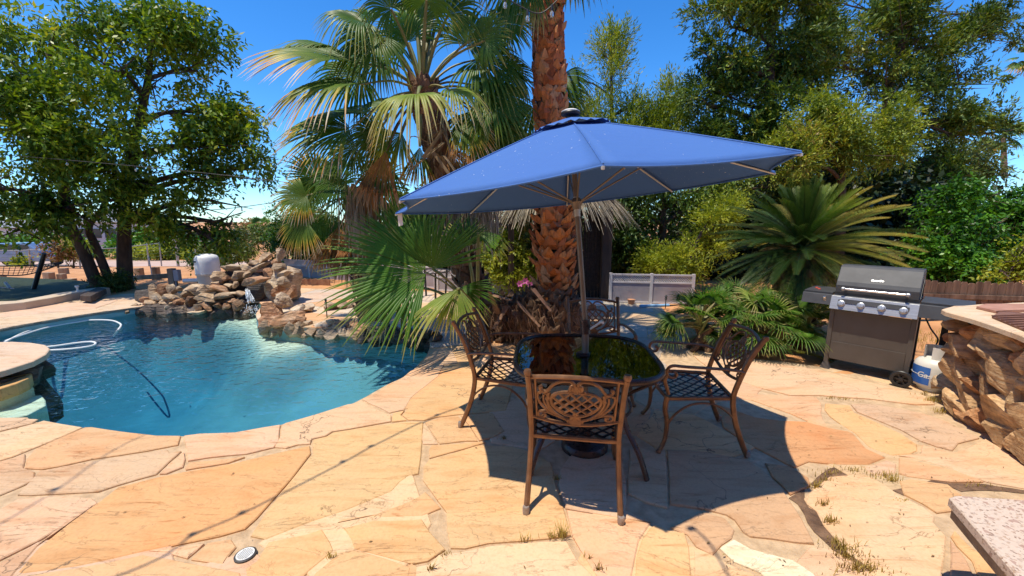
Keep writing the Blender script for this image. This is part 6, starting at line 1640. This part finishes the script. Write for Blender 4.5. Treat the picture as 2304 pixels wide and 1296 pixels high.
# shrubs between the waterfall and the palms
for i, (lab, nm, bl, n_, mt, Y) in enumerate([
    ("rounded green shrub behind the waterfall rocks, beside the lattice fence","green_shrub",[(690,520,12,55,40),(650,550,12,45,40),(720,560,11.8,50,35),(640,490,12.2,30,30),(760,520,12,40,50)],1700,'hedge',12),
    ("loose olive shrub growing on the dirt left of the waterfall's peak","olive_shrub",[(555,560,13,40,22),(590,545,13,40,28),(520,570,13,35,18),(620,555,12.8,30,35)],900,'shrub',13),
    ("small leafy shrub on the dirt above the white filter tank","small_shrub",[(485,570,14,22,20),(505,585,13.6,15,15)],260,'shrub',14),
    ("thin sapling with a few dark leaves beside the white filter tank","sapling",[(441,588,11,9,8)],60,'hedge',11),
    ("dark leafy bush at the foot of the straight tree trunk","dark_bush",[(250,640,9.6,26,20),(268,630,9.7,16,16),(240,655,9.5,20,10)],420,'shrub',9.6),
    ("rusty orange dead shrub behind the left wire fence","dead_shrub",[(130,560,17,20,22),(140,580,17,16,16)],260,'dry',17),
    ("bright green young bush between the leaning trunks and the dead shrub","young_bush",[(165,560,17.5,18,18)],240,'lime',17.5),
    ("small weedy bush by the road at the far left","weedy_bush",[(45,590,17,10,6)],80,'lime',17),
    ("rust coloured far tree on the horizon left of the palms","far_tree",[(572,520,60,20,14)],380,'dry',60),
    ("far green tree line on the horizon behind the waterfall","far_tree",[(540,525,50,30,12),(620,520,55,40,16)],700,'shrub',50)]):
    c = A(bl[0][0], 600, Y); z0 = gz(c.x, c.y)
    s_ = thing(nm, lab, "shrub" if "tree" not in nm and nm != "sapling" else "tree", (c.x, c.y, z0))
    m = MB(); top = A(*bl[0][:3]); m.tube([Vector((c.x, c.y, z0-.05)), top], [.025*Y/12, .012*Y/12], 6); m.build("stem", M_bark, s_)
    lf = .09*Y/12; foliage("leaves", s_, bl, n_, LV[mt], 60+i, leaf=(lf, lf*.5), twig=lf*2.6, k=8, droop=.1, shell=.3)
# overgrown bank behind the road
BK = [(330,545,33,60,18),(420,550,33,60,16),(500,555,32,50,12),(260,545,33,50,16),(390,525,36,50,16),(200,560,33,50,10),(100,545,40,60,10),(10,545,42,60,10)]
bk = thing("hedge_mass", "weedy green hedge growing along the far side of the road", "hedge", (A(380,560,33).x, 33, -2)); foliage("leaves", bk, BK, 2200, LV['hedge'], 81, leaf=(.40,.2), twig=.9, k=8, shell=.1)
BK2 = [(330,562,31,70,7),(430,566,31,80,7),(520,572,30,60,6)]
bk2 = thing("dry_weeds", "strip of dry yellow weeds under the far hedge beside the road", "weeds", (A(420,570,30).x, 30, -1.6)); foliage("leaves", bk2, BK2, 900, LV['lime'], 82, leaf=(.3,.08), twig=.6, k=8, shell=.1, mode='pine')
# distant palms
def far_palm(px, py, pyb, Y, R_, lab, seed):
    c = A(px, py, Y); b_ = A(px+3, pyb, Y); t_ = thing("distant_palm", lab, "palm tree", (b_.x, b_.y, b_.z), group="distant palms on the skyline")
    m = MB(); m.tube([b_, c], [R_*.13, R_*.10], 7); m.build("trunk", M_barkl, t_); r = random.Random(seed)
    for i in range(26):
        az = i*2.4; el = r.uniform(-.9, 1.2); d = Vector((math.cos(az)*math.cos(el), math.sin(az)*math.cos(el), math.sin(el))); hub = c+d*R_*.5
        frond(t_, c, hub, hub+(d+Vector((0,0,-.2))).normalized()*R_*.55, (0,-.6,1), r.choice([M_pg, M_py]) if el < .2 else M_pg, pet=False, spread=1.6, nseg=12, droop=.5)
far_palm(2258, 305, 400, 30, 1.35, "distant fan palm with a thin trunk right of the dark pines", 1)
far_palm(2322, 130, 420, 26, 1.1, "distant palm cut off by the right edge of the photo", 2)
far_palm(588, 512, 545, 40, 1.3, "tiny round fan palm on the horizon left of the palm group", 3)
for i, (px, py, lab) in enumerate([(2135,380,"thin pale eucalyptus left of the distant fan palm"),(2205,370,"second thin eucalyptus closest to the distant fan palm")]):
    c = A(px, 430, 24); s_ = thing("eucalyptus", lab, "tree", (c.x, c.y, 0)); m = MB(); m.tube([Vector((c.x, c.y, 0)), A(px-3, 330, 24)], [.22,.08], 7); m.build("trunk", M_barkl, s_)
    foliage("crown", s_, [(px-10,350,24,28,30),(px+12,390,24,26,22),(px-18,400,24,18,18)], 420, LV['shrub'], 90+i, leaf=(.32,.09), twig=.8, k=8, droop=.6, shell=.1)

# ---- thatched hut -----------------------------------------------------------
M_post = simple("dark_timber", (.035,.024,.018), (.075,.050,.036), 6, .8, bmp=.6, stretch=(1,1,.2))
M_reed = simple("dark_reed", (.018,.012,.009), (.045,.03,.022), 20, .8, bmp=.6)
M_thatch = palmmat("thatch", [(0, (.20,.14,.09)), (.5, (.28,.215,.15)), (1, (.42,.36,.28))], .1, .85)
hb_ = Vector((*G(1340,672), 0)); hut = thing("thatched_hut", "small tiki hut with dark posts, reed screen and shaggy thatch roof", "hut", (hb_.x, hb_.y, 0))
hY = hb_.y
for px, w_ in ((1362,.20),(1150,.13)):
    for dy in (0, 1.4):
        x = A(px, 600, hY).x; m = MB(); m.beam((x, hY+dy, -.05), (x, hY+dy, 2.15), w_, w_); m.build("post", M_post, hut, smooth=False, bevel=.008)
xa, xb = A(1140,600,hY).x, A(1372,600,hY).x
m = MB()
for yy in (hY-.02, hY+1.42): m.beam((xa, yy, 2.05), (xb, yy, 2.05), .10, .14)
for xx in (xa+.1, xb-.1): m.beam((xx, hY, 2.16), (xx, hY+1.42, 2.16), .08, .10)
m.build("roof_beam", M_post, hut, smooth=False)
m = MB(); x0_ = A(1286,600,hY).x; x1_ = A(1352,600,hY).x; k = 26
for i in range(k):
    x = x0_+(x1_-x0_)*i/(k-1)+random.uniform(-.003,.003); m.tube([(x, hY+.05, .02), (x+random.uniform(-.006,.006), hY+.05, 1.86+random.uniform(-.02,.03))], .0125, 6)
for zz in (.35, 1.0, 1.6): m.beam((x0_, hY+.075, zz), (x1_, hY+.075, zz), .02, .04)
m.build("reed_screen", M_reed, hut)
pk = Vector(((xa+xb)/2, hY+.7, 3.15)); V = []; Q = []; U = []; r = np.random.default_rng(5)
for _ in range(5200):
    a = r.uniform(0, 6.28); e_ = np.array([pk.x+math.cos(a)*1.45, pk.y+math.sin(a)*1.25, 2.02]); s_ = r.uniform(.0, .95); p0 = np.array(pk)*(1-s_)+e_*s_
    L = r.uniform(.35, .75) if s_ > .7 else .45; dr = e_-np.array(pk); dr /= np.linalg.norm(dr); k = len(V); w_ = r.uniform(.004, .010); sx = np.array([-math.sin(a), math.cos(a), 0])*w_
    jit = r.normal(size=3)*.05
    for j, t_ in enumerate((0, .5, 1)):
        q = p0+dr*L*t_+np.array([0,0,-1])*L*(.28 if s_ > .7 else .05)*t_*t_+jit*t_; V += [q-sx*(1-.6*t_), q+sx*(1-.6*t_)]; U += [(s_*.6+.4*t_, 0)]*2
        if j: b_ = k+2*(j-1); Q.append((b_, b_+2, b_+3, b_+1))
np_mesh("thatch_roof", V, Q, M_thatch, hut, uv=np.array(U))
m = MB(); m.add([(pk.x+math.cos(a)*1.35, pk.y+math.sin(a)*1.15, 2.06) for a in np.linspace(0, 2*math.pi, 17)[:-1]]+[tuple(pk-Vector((0,0,.06)))], [(i, (i+1) % 16, 16) for i in range(16)]); m.build("roof_lining", M_reed, hut, smooth=False)

# ---- white lattice fence -------------------------------------------------------
M_vinyl = simple("grey_white_vinyl", (.58,.53,.50), (.68,.63,.60), 5, .6)
M_panel = simple("grey_panel", (.30,.26,.27), (.40,.35,.35), 3, .7, bmp=.2)
def lattice(px0, pyb0, pyt0, px1, pyb1, pyt1, npan, lab):
    a = Vector((*G(px0, pyb0), 0)); b_ = Vector((*G(px1, pyb1), 0)); ha = A(px0, pyt0, a.y).z; hb = A(px1, pyt1, b_.y).z; H_ = (ha+hb)/2
    f_ = thing("lattice_fence", lab, "fence", a, group="runs of white lattice topped fence"); d = (b_-a); L = d.length; d.normalize(); n_ = Vector((-d.y, d.x, 0))
    for i in range(npan+1):
        p = a.lerp(b_, i/npan); m = MB(); m.box(p+Vector((0,0,H_/2)), (.055,.055,H_+.03), Matrix.Rotation(math.atan2(d.y, d.x), 3, 'Z')); m.build("post", M_vinyl, f_, smooth=False)
    for i in range(npan):
        p = a.lerp(b_, (i+.012)/npan); q = a.lerp(b_, (i+.988)/npan); z1 = H_-.17
        m = MB(); m.beam(p+Vector((0,0,z1/2+.02)), q+Vector((0,0,z1/2+.02)), .012, z1-.04)
        pn = m.build("panel", M_panel, f_, smooth=False)
        m = MB()
        for zz in (H_-.015, z1, .03): m.beam(p+Vector((0,0,zz)), q+Vector((0,0,zz)), .035, .03)
        m.build("rail", M_vinyl, f_, smooth=False)
        m = MB(); pl = (q-p).length; hh = H_-.03-(z1+.012); st_ = .045
        for k in range(-4, int(pl/st_)+1):
            for sg in (1, -1):
                xa_, xb_ = (k*st_, k*st_+hh) if sg > 0 else (k*st_+hh, k*st_)
                lo, hi = min(xa_, xb_), max(xa_, xb_)
                if hi <= .01 or lo >= pl-.01: continue
                f0 = max(0, (0-lo)/(hi-lo)); f1 = min(1, (pl-lo)/(hi-lo))
                za_ = z1+.012+hh*(f0 if sg > 0 else 1-f0); zb_ = z1+.012+hh*(f1 if sg > 0 else 1-f1)
                m.beam(p+d*(lo+(hi-lo)*f0)+n_*(.004*sg)+Vector((0,0,za_)), p+d*(lo+(hi-lo)*f1)+n_*(.004*sg)+Vector((0,0,zb_)), .006, .017)
        m.build("lattice", M_vinyl, f_, smooth=False)
lattice(1372, 681, 617, 1556, 686, 617, 2, "lattice topped fence run right of the hut, behind the far chair")
lattice(985, 655, 612, 1210, 665, 609, 4, "lattice topped fence run seen between the two palm trunks")
lattice(640, 624, 578, 980, 650, 606, 5, "lattice topped fence run right of the waterfall")
m = MB(); 
# reddish timber edging at the base of the left fence
M_redwood = simple("red_timber", (.28,.13,.06), (.42,.22,.11), 10, .85, bmp=.5)
ed = thing("timber_edging", "low reddish upright timber edging at the foot of the fence by the waterfall", "edging", (*G(690,640), 0)); a = Vector((*G(655,640), 0)); b_ = Vector((*G(740,642), 0))
m = MB()
for i in range(22): p = a.lerp(b_, i/21); m.box(p+Vector((0,0,.07)), (.06,.05,.15+.02*(i % 3)))
m.build("stake", M_redwood, ed, smooth=False)

# ---- wooden fence behind the barbecue ------------------------------------------
M_wood = simple("weathered_board", (.10,.055,.032), (.24,.145,.09), 4, .85, bmp=.5, stretch=(3,3,.35))
fa = Vector((6.2, 6.85, 0)); fb = Vector((9.0, 6.3, 0)); wfz = A(2130, 628, 6.9).z
wf_ = thing("wooden_fence", "brown picket fence of rounded boards behind the barbecue", "fence", fa)
L = (fb-fa).length; d = (fb-fa).normalized(); nb = int(L/.105); ang = math.atan2(d.y, d.x)
for i in range(nb):
    p = fa+d*(.105*i); m = MB(); w_ = .049; hh = wfz+.02*math.sin(i*1.7)
    pr = [(-w_,.02),(w_,.02),(w_,hh-.03),(w_*.6,hh),(-w_*.6,hh),(-w_,hh-.03)]; n_ = 6
    vs = [p+d*x+Vector((0,0,z))+Vector((-d.y,d.x,0))*o_ for o_ in (-.009,.009) for x, z in pr]
    m.add(vs, [tuple(range(6)), tuple(range(6, 12))[::-1]]+[(i_, 6+i_, 6+(i_+1) % 6, (i_+1) % 6) for i_ in range(6)]); m.build("board", M_wood, wf_, smooth=False)
m = MB()
for zz in (.12, wfz*.62): m.beam(fa+Vector((0,-.04,zz)), fb+Vector((0,-.04,zz)), .035, .07)
m.build("rail", M_wood, wf_, smooth=False)
fa2 = Vector((5.0, 7.1, 0))
m = MB()
for i in range(12): p = fa2.lerp(fa, i/12); m.box(p+Vector((0,0,wfz/2)), (.095,.018,wfz), Matrix.Rotation(-.2, 3, 'Z'))
for zz in (.12, wfz*.62): m.beam(fa2+Vector((0,-.04,zz)), fa+Vector((0,-.04,zz)), .035, .07)
o_ = m.build("wooden_fence", M_wood, None, smooth=False); tag(o_, "far end of the picket fence hidden in shade behind the cycad", "fence")

# ---- filter tank, posts, hammock, wire fence, van at the left --------------------
fc = A(470, 625, 9.1); ft = thing("filter_tank", "white domed plastic tank standing behind the waterfall rocks", "tank", (fc.x, fc.y, 0))
rr = 23/F*9.2
def zt(py): return A(470, py, 9.1).z
m = MB(); m.lathe([(rr*1.0,zt(618)),(rr*1.02,zt(612)),(rr,zt(590)),(rr*.98,zt(580)),(rr*.85,zt(575)),(rr*.5,zt(572)),(0,zt(571))], (fc.x, fc.y, 0), 28); m.build("tank_lid", M_white, ft)
m = MB(); m.lathe([(rr*.80,0),(rr*.86,zt(640)),(rr*.94,zt(618)),(rr*1.04,zt(617)),(rr*1.04,zt(614)),(0,zt(614))], (fc.x, fc.y, 0), 28); m.build("tank_body", simple("cream_plastic", (.68,.60,.48), (.60,.52,.40), 5, .5), ft)
m = MB(); m.box(Vector((fc.x-rr*.55, fc.y-rr*.86, zt(587))), (.10,.02,.035), Matrix.Rotation(-.5, 3, 'Z')); m.build("handle_slot", M_blackpl, ft, smooth=False)
m = MB(); m.tube([(fc.x-rr*.8, fc.y, zt(630)), (fc.x-.55, fc.y-.05, zt(631))], .045, 12); m.build("pipe", M_white, ft)
M_tim = simple("pale_timber", (.20,.13,.08), (.38,.27,.18), 6, .9, bmp=.6, stretch=(1,1,.25))
pc = A(395, 640, 9.4); po = thing("meter_post", "thick weathered timber post carrying a grey box", "post", (pc.x, pc.y, 0))
m = MB(); zt9 = A(395, 604, 9.4).z; m.box((pc.x-.05, pc.y, zt9/2), (.13,.13,zt9)); m.build("post", M_tim, po, smooth=False, bevel=.01)
m = MB(); m.box((pc.x+.09, pc.y-.02, zt9-.16), (.12,.10,.26)); m.build("meter_box", M_panel, po, smooth=False, bevel=.006)
m = MB(); m.tube([(pc.x+.06, pc.y-.05, zt9-.3), (pc.x+.05, pc.y-.05, .05)], .015, 6); m.build("conduit", M_panel, po)
# timber rail and stubs on the dirt
m = MB(); a = A(290,626,11); b_ = A(386,620,10.4); m.beam(a, b_, .12, .12); tag(m.build("timber_rail", M_tim, None, smooth=False, bevel=.01), "long horizontal timber lying across the orange dirt", "timber")
for i, (px, pt, pb, w_, Y, lab) in enumerate([(314,603,618,13,12,"short timber stub behind the rail, nearer the tree trunk"),(351,601,617,12,11.8,"short timber stub behind the rail, beside the thick post"),(145,603,620,14,13,"lone square timber stub on the dirt above the others"),
        (112,613,630,20,12,"wide pale faced timber stub left of the leaning trunks"),(141,616,634,12,11.6,"narrow dark timber stub between two wider ones"),(161,627,640,16,10.8,"dark low timber stub nearest the leaning trunks"),(3,619,631,14,12,"timber stub at the left edge of the photo")]):
    c = A(px, pb, Y); zt_ = A(px, pt, Y).z; m = MB(); zb = min(c.z, gz(c.x, c.y))-.05; m.box((c.x, c.y, (zt_+zb)/2), (w_/F*Y, .16, zt_-zb), Matrix.Rotation(random.uniform(-.3,.3), 3, 'Z')); tag(m.build("timber_stub", M_tim, None, smooth=False, bevel=.01), lab, "timber stub", "timber stubs on the dirt")
# hammock on a stand
hm = thing("hammock", "dark mesh hammock on a metal stand under the leafy tree", "hammock", (A(60,650,9.3).x, 9.3, .08))
m = MB(); m.tube([A(100,570,9.2), A(88,610,9.2), A(74,657,9.2)], .045, 8); m.tube([A(-60,640,9.5), A(74,657,9.2)], .03, 8); m.tube([A(12,636,9.6), A(24,650,9.3)], .03, 8); m.build("stand", M_blackpl, hm)
m = MB(); m.tube([A(24,651,9.25), A(70,657,9.2)], .028, 8); m.build("stand_tube", M_panel, hm)
V = []; Q = []
top = [A(-120,590,9.6), A(-20,598,9.6), A(60,597,9.5), A(110,594,9.4), A(142,590,9.3)]; bot = [A(-120,612,9.2), A(-20,618,9.2), A(50,619,9.15), A(105,606,9.2), A(142,590,9.3)]
tc_ = curve3(top, 6); bc_ = curve3(bot, 6); m = MB()
for i in range(0, len(tc_)): m.tube([tc_[i], bc_[i]], .006, 4)
for f in (0, .25, .5, .75, 1): m.tube([tc_[i].lerp(bc_[i], f) for i in range(len(tc_))], .014 if f in (0, 1) else .006, 5)
m.build("netting", M_reed, hm)
m = MB(); c = A(177, 666, 8.5); m.lathe([(.02,0),(.02,.22),(.035,.23),(.035,.26),(0,.265)], (c.x, c.y, .02), 10); tag(m.build("sprinkler_riser", M_white), "short white pipe riser at the lawn's edge behind the kerb", "pipe")
m = MB(); pp = [G(180,672,.1), G(222,652,.1), G(240,656,.1), G(205,674,.1)]; m.prism(pp, .05, .17); tag(m.build("timber_step", M_post, None, smooth=False, bevel=.01), "dark low timber box at the lawn corner by the leaning trunks", "timber box")
# wire fence
M_wire = simple("green_wire", (.05,.10,.08), None, rough=.5)
M_galv = simple("galvanised", (.30,.31,.30), (.42,.43,.42), 6, .5, .5)
wfn = thing("wire_fence", "wire fence of thin posts running along the dusty road", "fence", (A(240,590,20).x, 20, -.6))
pts = [(-120,560,600,16),(40,562,602,17),(68,560,604,17),(180,560,600,18),(265,556,588,19),(333,548,585,20),(361,545,582,21),(398,535,577,22),(440,540,576,23),(520,545,578,24)]
for px, pt, pb, Y in pts:
    m = MB(); a = A(px, pb, Y); a.z = min(a.z, gz(a.x, a.y)); m.tube([a, A(px-3, pt, Y)], .03 if px != 398 else .07, 6); m.build("post", M_galv, wfn)
m = MB(); m.tube([A(px, pt+2, Y) for px, pt, pb, Y in pts], .022, 6); m.build("top_rail", M_galv, wfn)
m = MB()
for f in (.25, .45, .65, .85): m.tube([A(px, pt+(pb-pt)*f, Y) for px, pt, pb, Y in pts], .006, 4)
m.build("wire", M_wire, wfn)
c = A(336, 610, 12); m = MB(); m.tube([A(343,625,11.5), A(334,575,11.7)], .012, 6); tag(m.build("metal_stake", M_galv), "thin rusty stake leaning beside the timber stubs on the dirt", "stake")
# blue van
M_van = simple("blue_car_paint", (.14,.22,.36), (.18,.27,.42), 2, .3, .3, coat=.5)
M_glassd = simple("car_glass", (.02,.03,.04), None, rough=.1)
vc = A(40, 590, 24); vz = gz(vc.x, vc.y); van = thing("blue_car", "blue estate car parked beyond the wire fence under the tree", "car", (vc.x, vc.y, vz), .08)
def cz(z): return z
prof = [(-2.2,.35),(-2.25,.8),(-1.9,.95),(-1.0,1.02),(-.45,1.42),(1.5,1.45),(2.1,1.0),(2.2,.6),(2.15,.35)]
m = MB(); n_ = len(prof)
m.add([(x,-.85,z) for x, z in prof]+[(x,.85,z) for x, z in prof], [tuple(range(n_))[::-1], tuple(range(n_, 2*n_))]+[(i, (i+1) % n_, n_+(i+1) % n_, n_+i) for i in range(n_)]); m.build("body", M_van, van, local=True, smooth=False, bevel=.06)
for x0, x1 in ((-.75,.2),(.28,1.1),(1.18,1.7)):
    m = MB(); m.add([(x0+.12*(x0 < -.5),-.862,1.05),(x1,-.862,1.05),(x1-.1*(x1 > 1.5),-.855,1.34),(x0+.38*(x0 < -.5),-.855,1.34)], [(0,1,2,3)]); m.build("window", M_glassd, van, local=True, smooth=False)
for wx in (-1.4, 1.35):
    for wy in (-.84, .84):
        m = MB(); m.lathe([(.33,-.1),(.35,-.06),(.35,.06),(.33,.1)], (wx,wy,.33), 20, axis='Y'); wh = m.build("wheel", M_blackpl, van, local=True); m = MB(); m.lathe([(.2,-.115),(.2,.115)], (wx,wy,.33), 14, axis='Y'); m.build("rim", M_galv, wh, local=True)
m = MB(); m.box((-2.24,-.55,.75),(.06,.3,.14)); m.build("headlight", M_white, van, local=True); m = MB(); m.box((-2.24,.55,.75),(.06,.3,.14)); m.build("headlight", M_white, van, local=True)
# houses behind
M_wall = simple("pale_render", (.52,.52,.54), (.60,.60,.61), 1, .9); M_roof = simple("grey_roof", (.20,.21,.23), (.28,.29,.31), 2, .9, bmp=.4); M_win = simple("dark_window", (.03,.04,.05), None, rough=.15)
def house(px0, px1, pyt, Y, lab, hr=1.6):
    a = A(px0, pyt, Y); b_ = A(px1, pyt, Y); x0, x1 = a.x, b_.x; zt_ = a.z; z0 = gz(a.x, Y)-.3; h = thing("house", lab, "house", ((x0+x1)/2, Y, z0)); D = 7
    m = MB(); m.box(((x0+x1)/2, Y+D/2, (zt_+z0)/2), (x1-x0, D, zt_-z0)); wl_ = m.build("wall", M_wall, h, smooth=False)
    m = MB(); m.add([(x0-.4,Y-.4,zt_),(x1+.4,Y-.4,zt_),(x1+.4,Y+D+.4,zt_),(x0-.4,Y+D+.4,zt_),(x0+.6,Y+D/2,zt_+hr),(x1-.6,Y+D/2,zt_+hr)], [(0,1,5,4),(1,2,5),(2,3,4,5),(3,0,4),(3,2,1,0)]); m.build("roof", M_roof, h, smooth=False)
    for k in range(3):
        x = x0+(x1-x0)*(k+.5)/3; m = MB(); m.box((x, Y-.02, zt_-1.2), (1.2,.06,1.0)); m.build("window", M_win, h, smooth=False)
house(160, 262, 500, 44, "grey roofed pale house seen between the tree trunks")
house(-60, 110, 512, 50, "long pale house at the far left behind the tree foliage", 1.2)
house(300, 370, 530, 60, "small pale house right of the straight tree trunk in the distance", 1.0)

# ---- small things on the terrace and behind ----------------------------------------
def garden_light(px, pyb, pyt, lab, r_=.045):
    g = G(px, pyb); zt_ = A(px, pyt, g[1]).z; t_ = thing("garden_light", lab, "garden light", (g[0], g[1], 0), group="slim black garden lights")
    m = MB(); m.tube([(0,0,0),(0,0,zt_-.06)], .009, 8); m.build("stake", M_blackpl, t_, local=True)
    m = MB(); m.lathe([(.015,zt_-.09),(.028,zt_-.07),(.012,zt_-.05),(r_,zt_-.03),(.012,zt_),(0,zt_+.01)], (0,0,0), 14); m.build("lamp_head", M_blackpl, t_, local=True)
garden_light(736, 716, 672, "slim black garden light standing on the sunny terrace left of the big fan", .02)
garden_light(948, 724, 664, "black garden light with a flared cap beside the low palm fans", .06)
garden_light(1497, 694, 664, "small white garden light in front of the right lattice fence", .03)
# terrace table with black frame behind the fans
q = G(940, 700); bt_ = thing("side_table", "thin black wire table on the terrace behind the palm fans", "table", (q[0], q[1]+1.2, 0))
m = MB(); m.tube([(math.cos(a)*.42, math.sin(a)*.42, .60) for a in np.linspace(0, 6.283, 29)[:-1]], .012, 6, closed=True, up=(0,0,1))
for k in range(-3, 4): L_ = math.sqrt(.42**2-(k*.11)**2); m.tube([(k*.11,-L_,.60),(k*.11,L_,.60)], .006, 5)
m.build("table_top", M_blackpl, bt_, local=True)
for k in range(4):
    a = k*math.pi/2+.5; m = MB(); m.tube([(math.cos(a)*.38, math.sin(a)*.38, .6), (math.cos(a)*.33, math.sin(a)*.33, 0)], .022, 8); m.build("table_leg", M_blackpl, bt_, local=True)
# pink flowers by the fence
M_pink = simple("pink_petal", (.75,.12,.40), (.80,.25,.55), 20, .6)
for i, (px, py) in enumerate([(1170,638),(1182,632),(1193,640)]):
    c = A(px, py, 7.6); t_ = thing("pink_flower", ["pink flower left of three beside the orange palm trunk","pink flower in the middle of three, the highest","pink flower nearest the orange palm trunk"][i], "flower", (c.x, c.y, 0), group="pink flowers by the fence")
    m = MB(); m.tube([Vector((c.x, c.y, 0)), c], .008, 5); m.build("stem", M_pet, t_)
    m = MB()
    for k in range(6):
        a = k*1.047; d_ = Vector((math.cos(a), -.3, math.sin(a))); s_ = Vector((-math.sin(a), 0, math.cos(a))); m.add([c, c+d_*.04+s_*.022, c+d_*.075, c+d_*.04-s_*.022], [(0,1,2,3)])
    m.build("petals", M_pink, t_)
# blue tube standing in for a thin reflection by the fence, small pot, white bowl on the far path
m = MB(); a, b_ = G(1440, 692), G(1505, 690); m.tube([(a[0], a[1], .03), (b_[0], b_[1], .03)], .03, 12); tag(m.build("reflection_tube", simple("light_blue_reflection", (.22,.42,.62), None, rough=.6)), "light blue tube standing in for a thin reflection before the right fence", "reflection")
q = G(1412, 679); m = MB(); m.lathe([(.05,0),(.075,.09),(.08,.10),(.07,.10),(0,.085)], (q[0], q[1]-.25, 0), 16); tag(m.build("clay_pot", simple("terracotta", (.45,.20,.10), (.55,.27,.14), 8, .8)), "small clay pot on the path at the foot of the right lattice fence", "pot")
q = G(1335, 735); pt_ = thing("white_stool", "pale round stool on the path behind the far chair", "stool", (q[0], q[1]+.1, 0)); m = MB(); m.lathe([(.14,.34),(.16,.35),(.16,.385),(.14,.395),(0,.395)], (0,0,0), 24); m.build("stool_seat", M_white, pt_, local=True)
for k in range(3): a = k*2.094; m = MB(); m.tube([(math.cos(a)*.10, math.sin(a)*.10, .35), (math.cos(a)*.15, math.sin(a)*.15, 0)], .012, 8); m.build("stool_leg", M_panel, pt_, local=True)
# flat loose stones at the edge of the path
for i, (px, py, s_) in enumerate([(1502,742,.16),(1497,727,.14),(1505,718,.12)]):
    q = G(px, py); tag(add_rock("flat_stone", M_rock, None, Vector((q[0], q[1], .02)), (s_*1.4, s_, .05), Matrix.Rotation(i, 4, 'Z'), 950+i), ["flat pale stone by the path, nearest the camera of three","flat pale stone by the path, middle of three","flat pale stone by the path, farthest of three"][i], "stone", "flat stones edging the path")
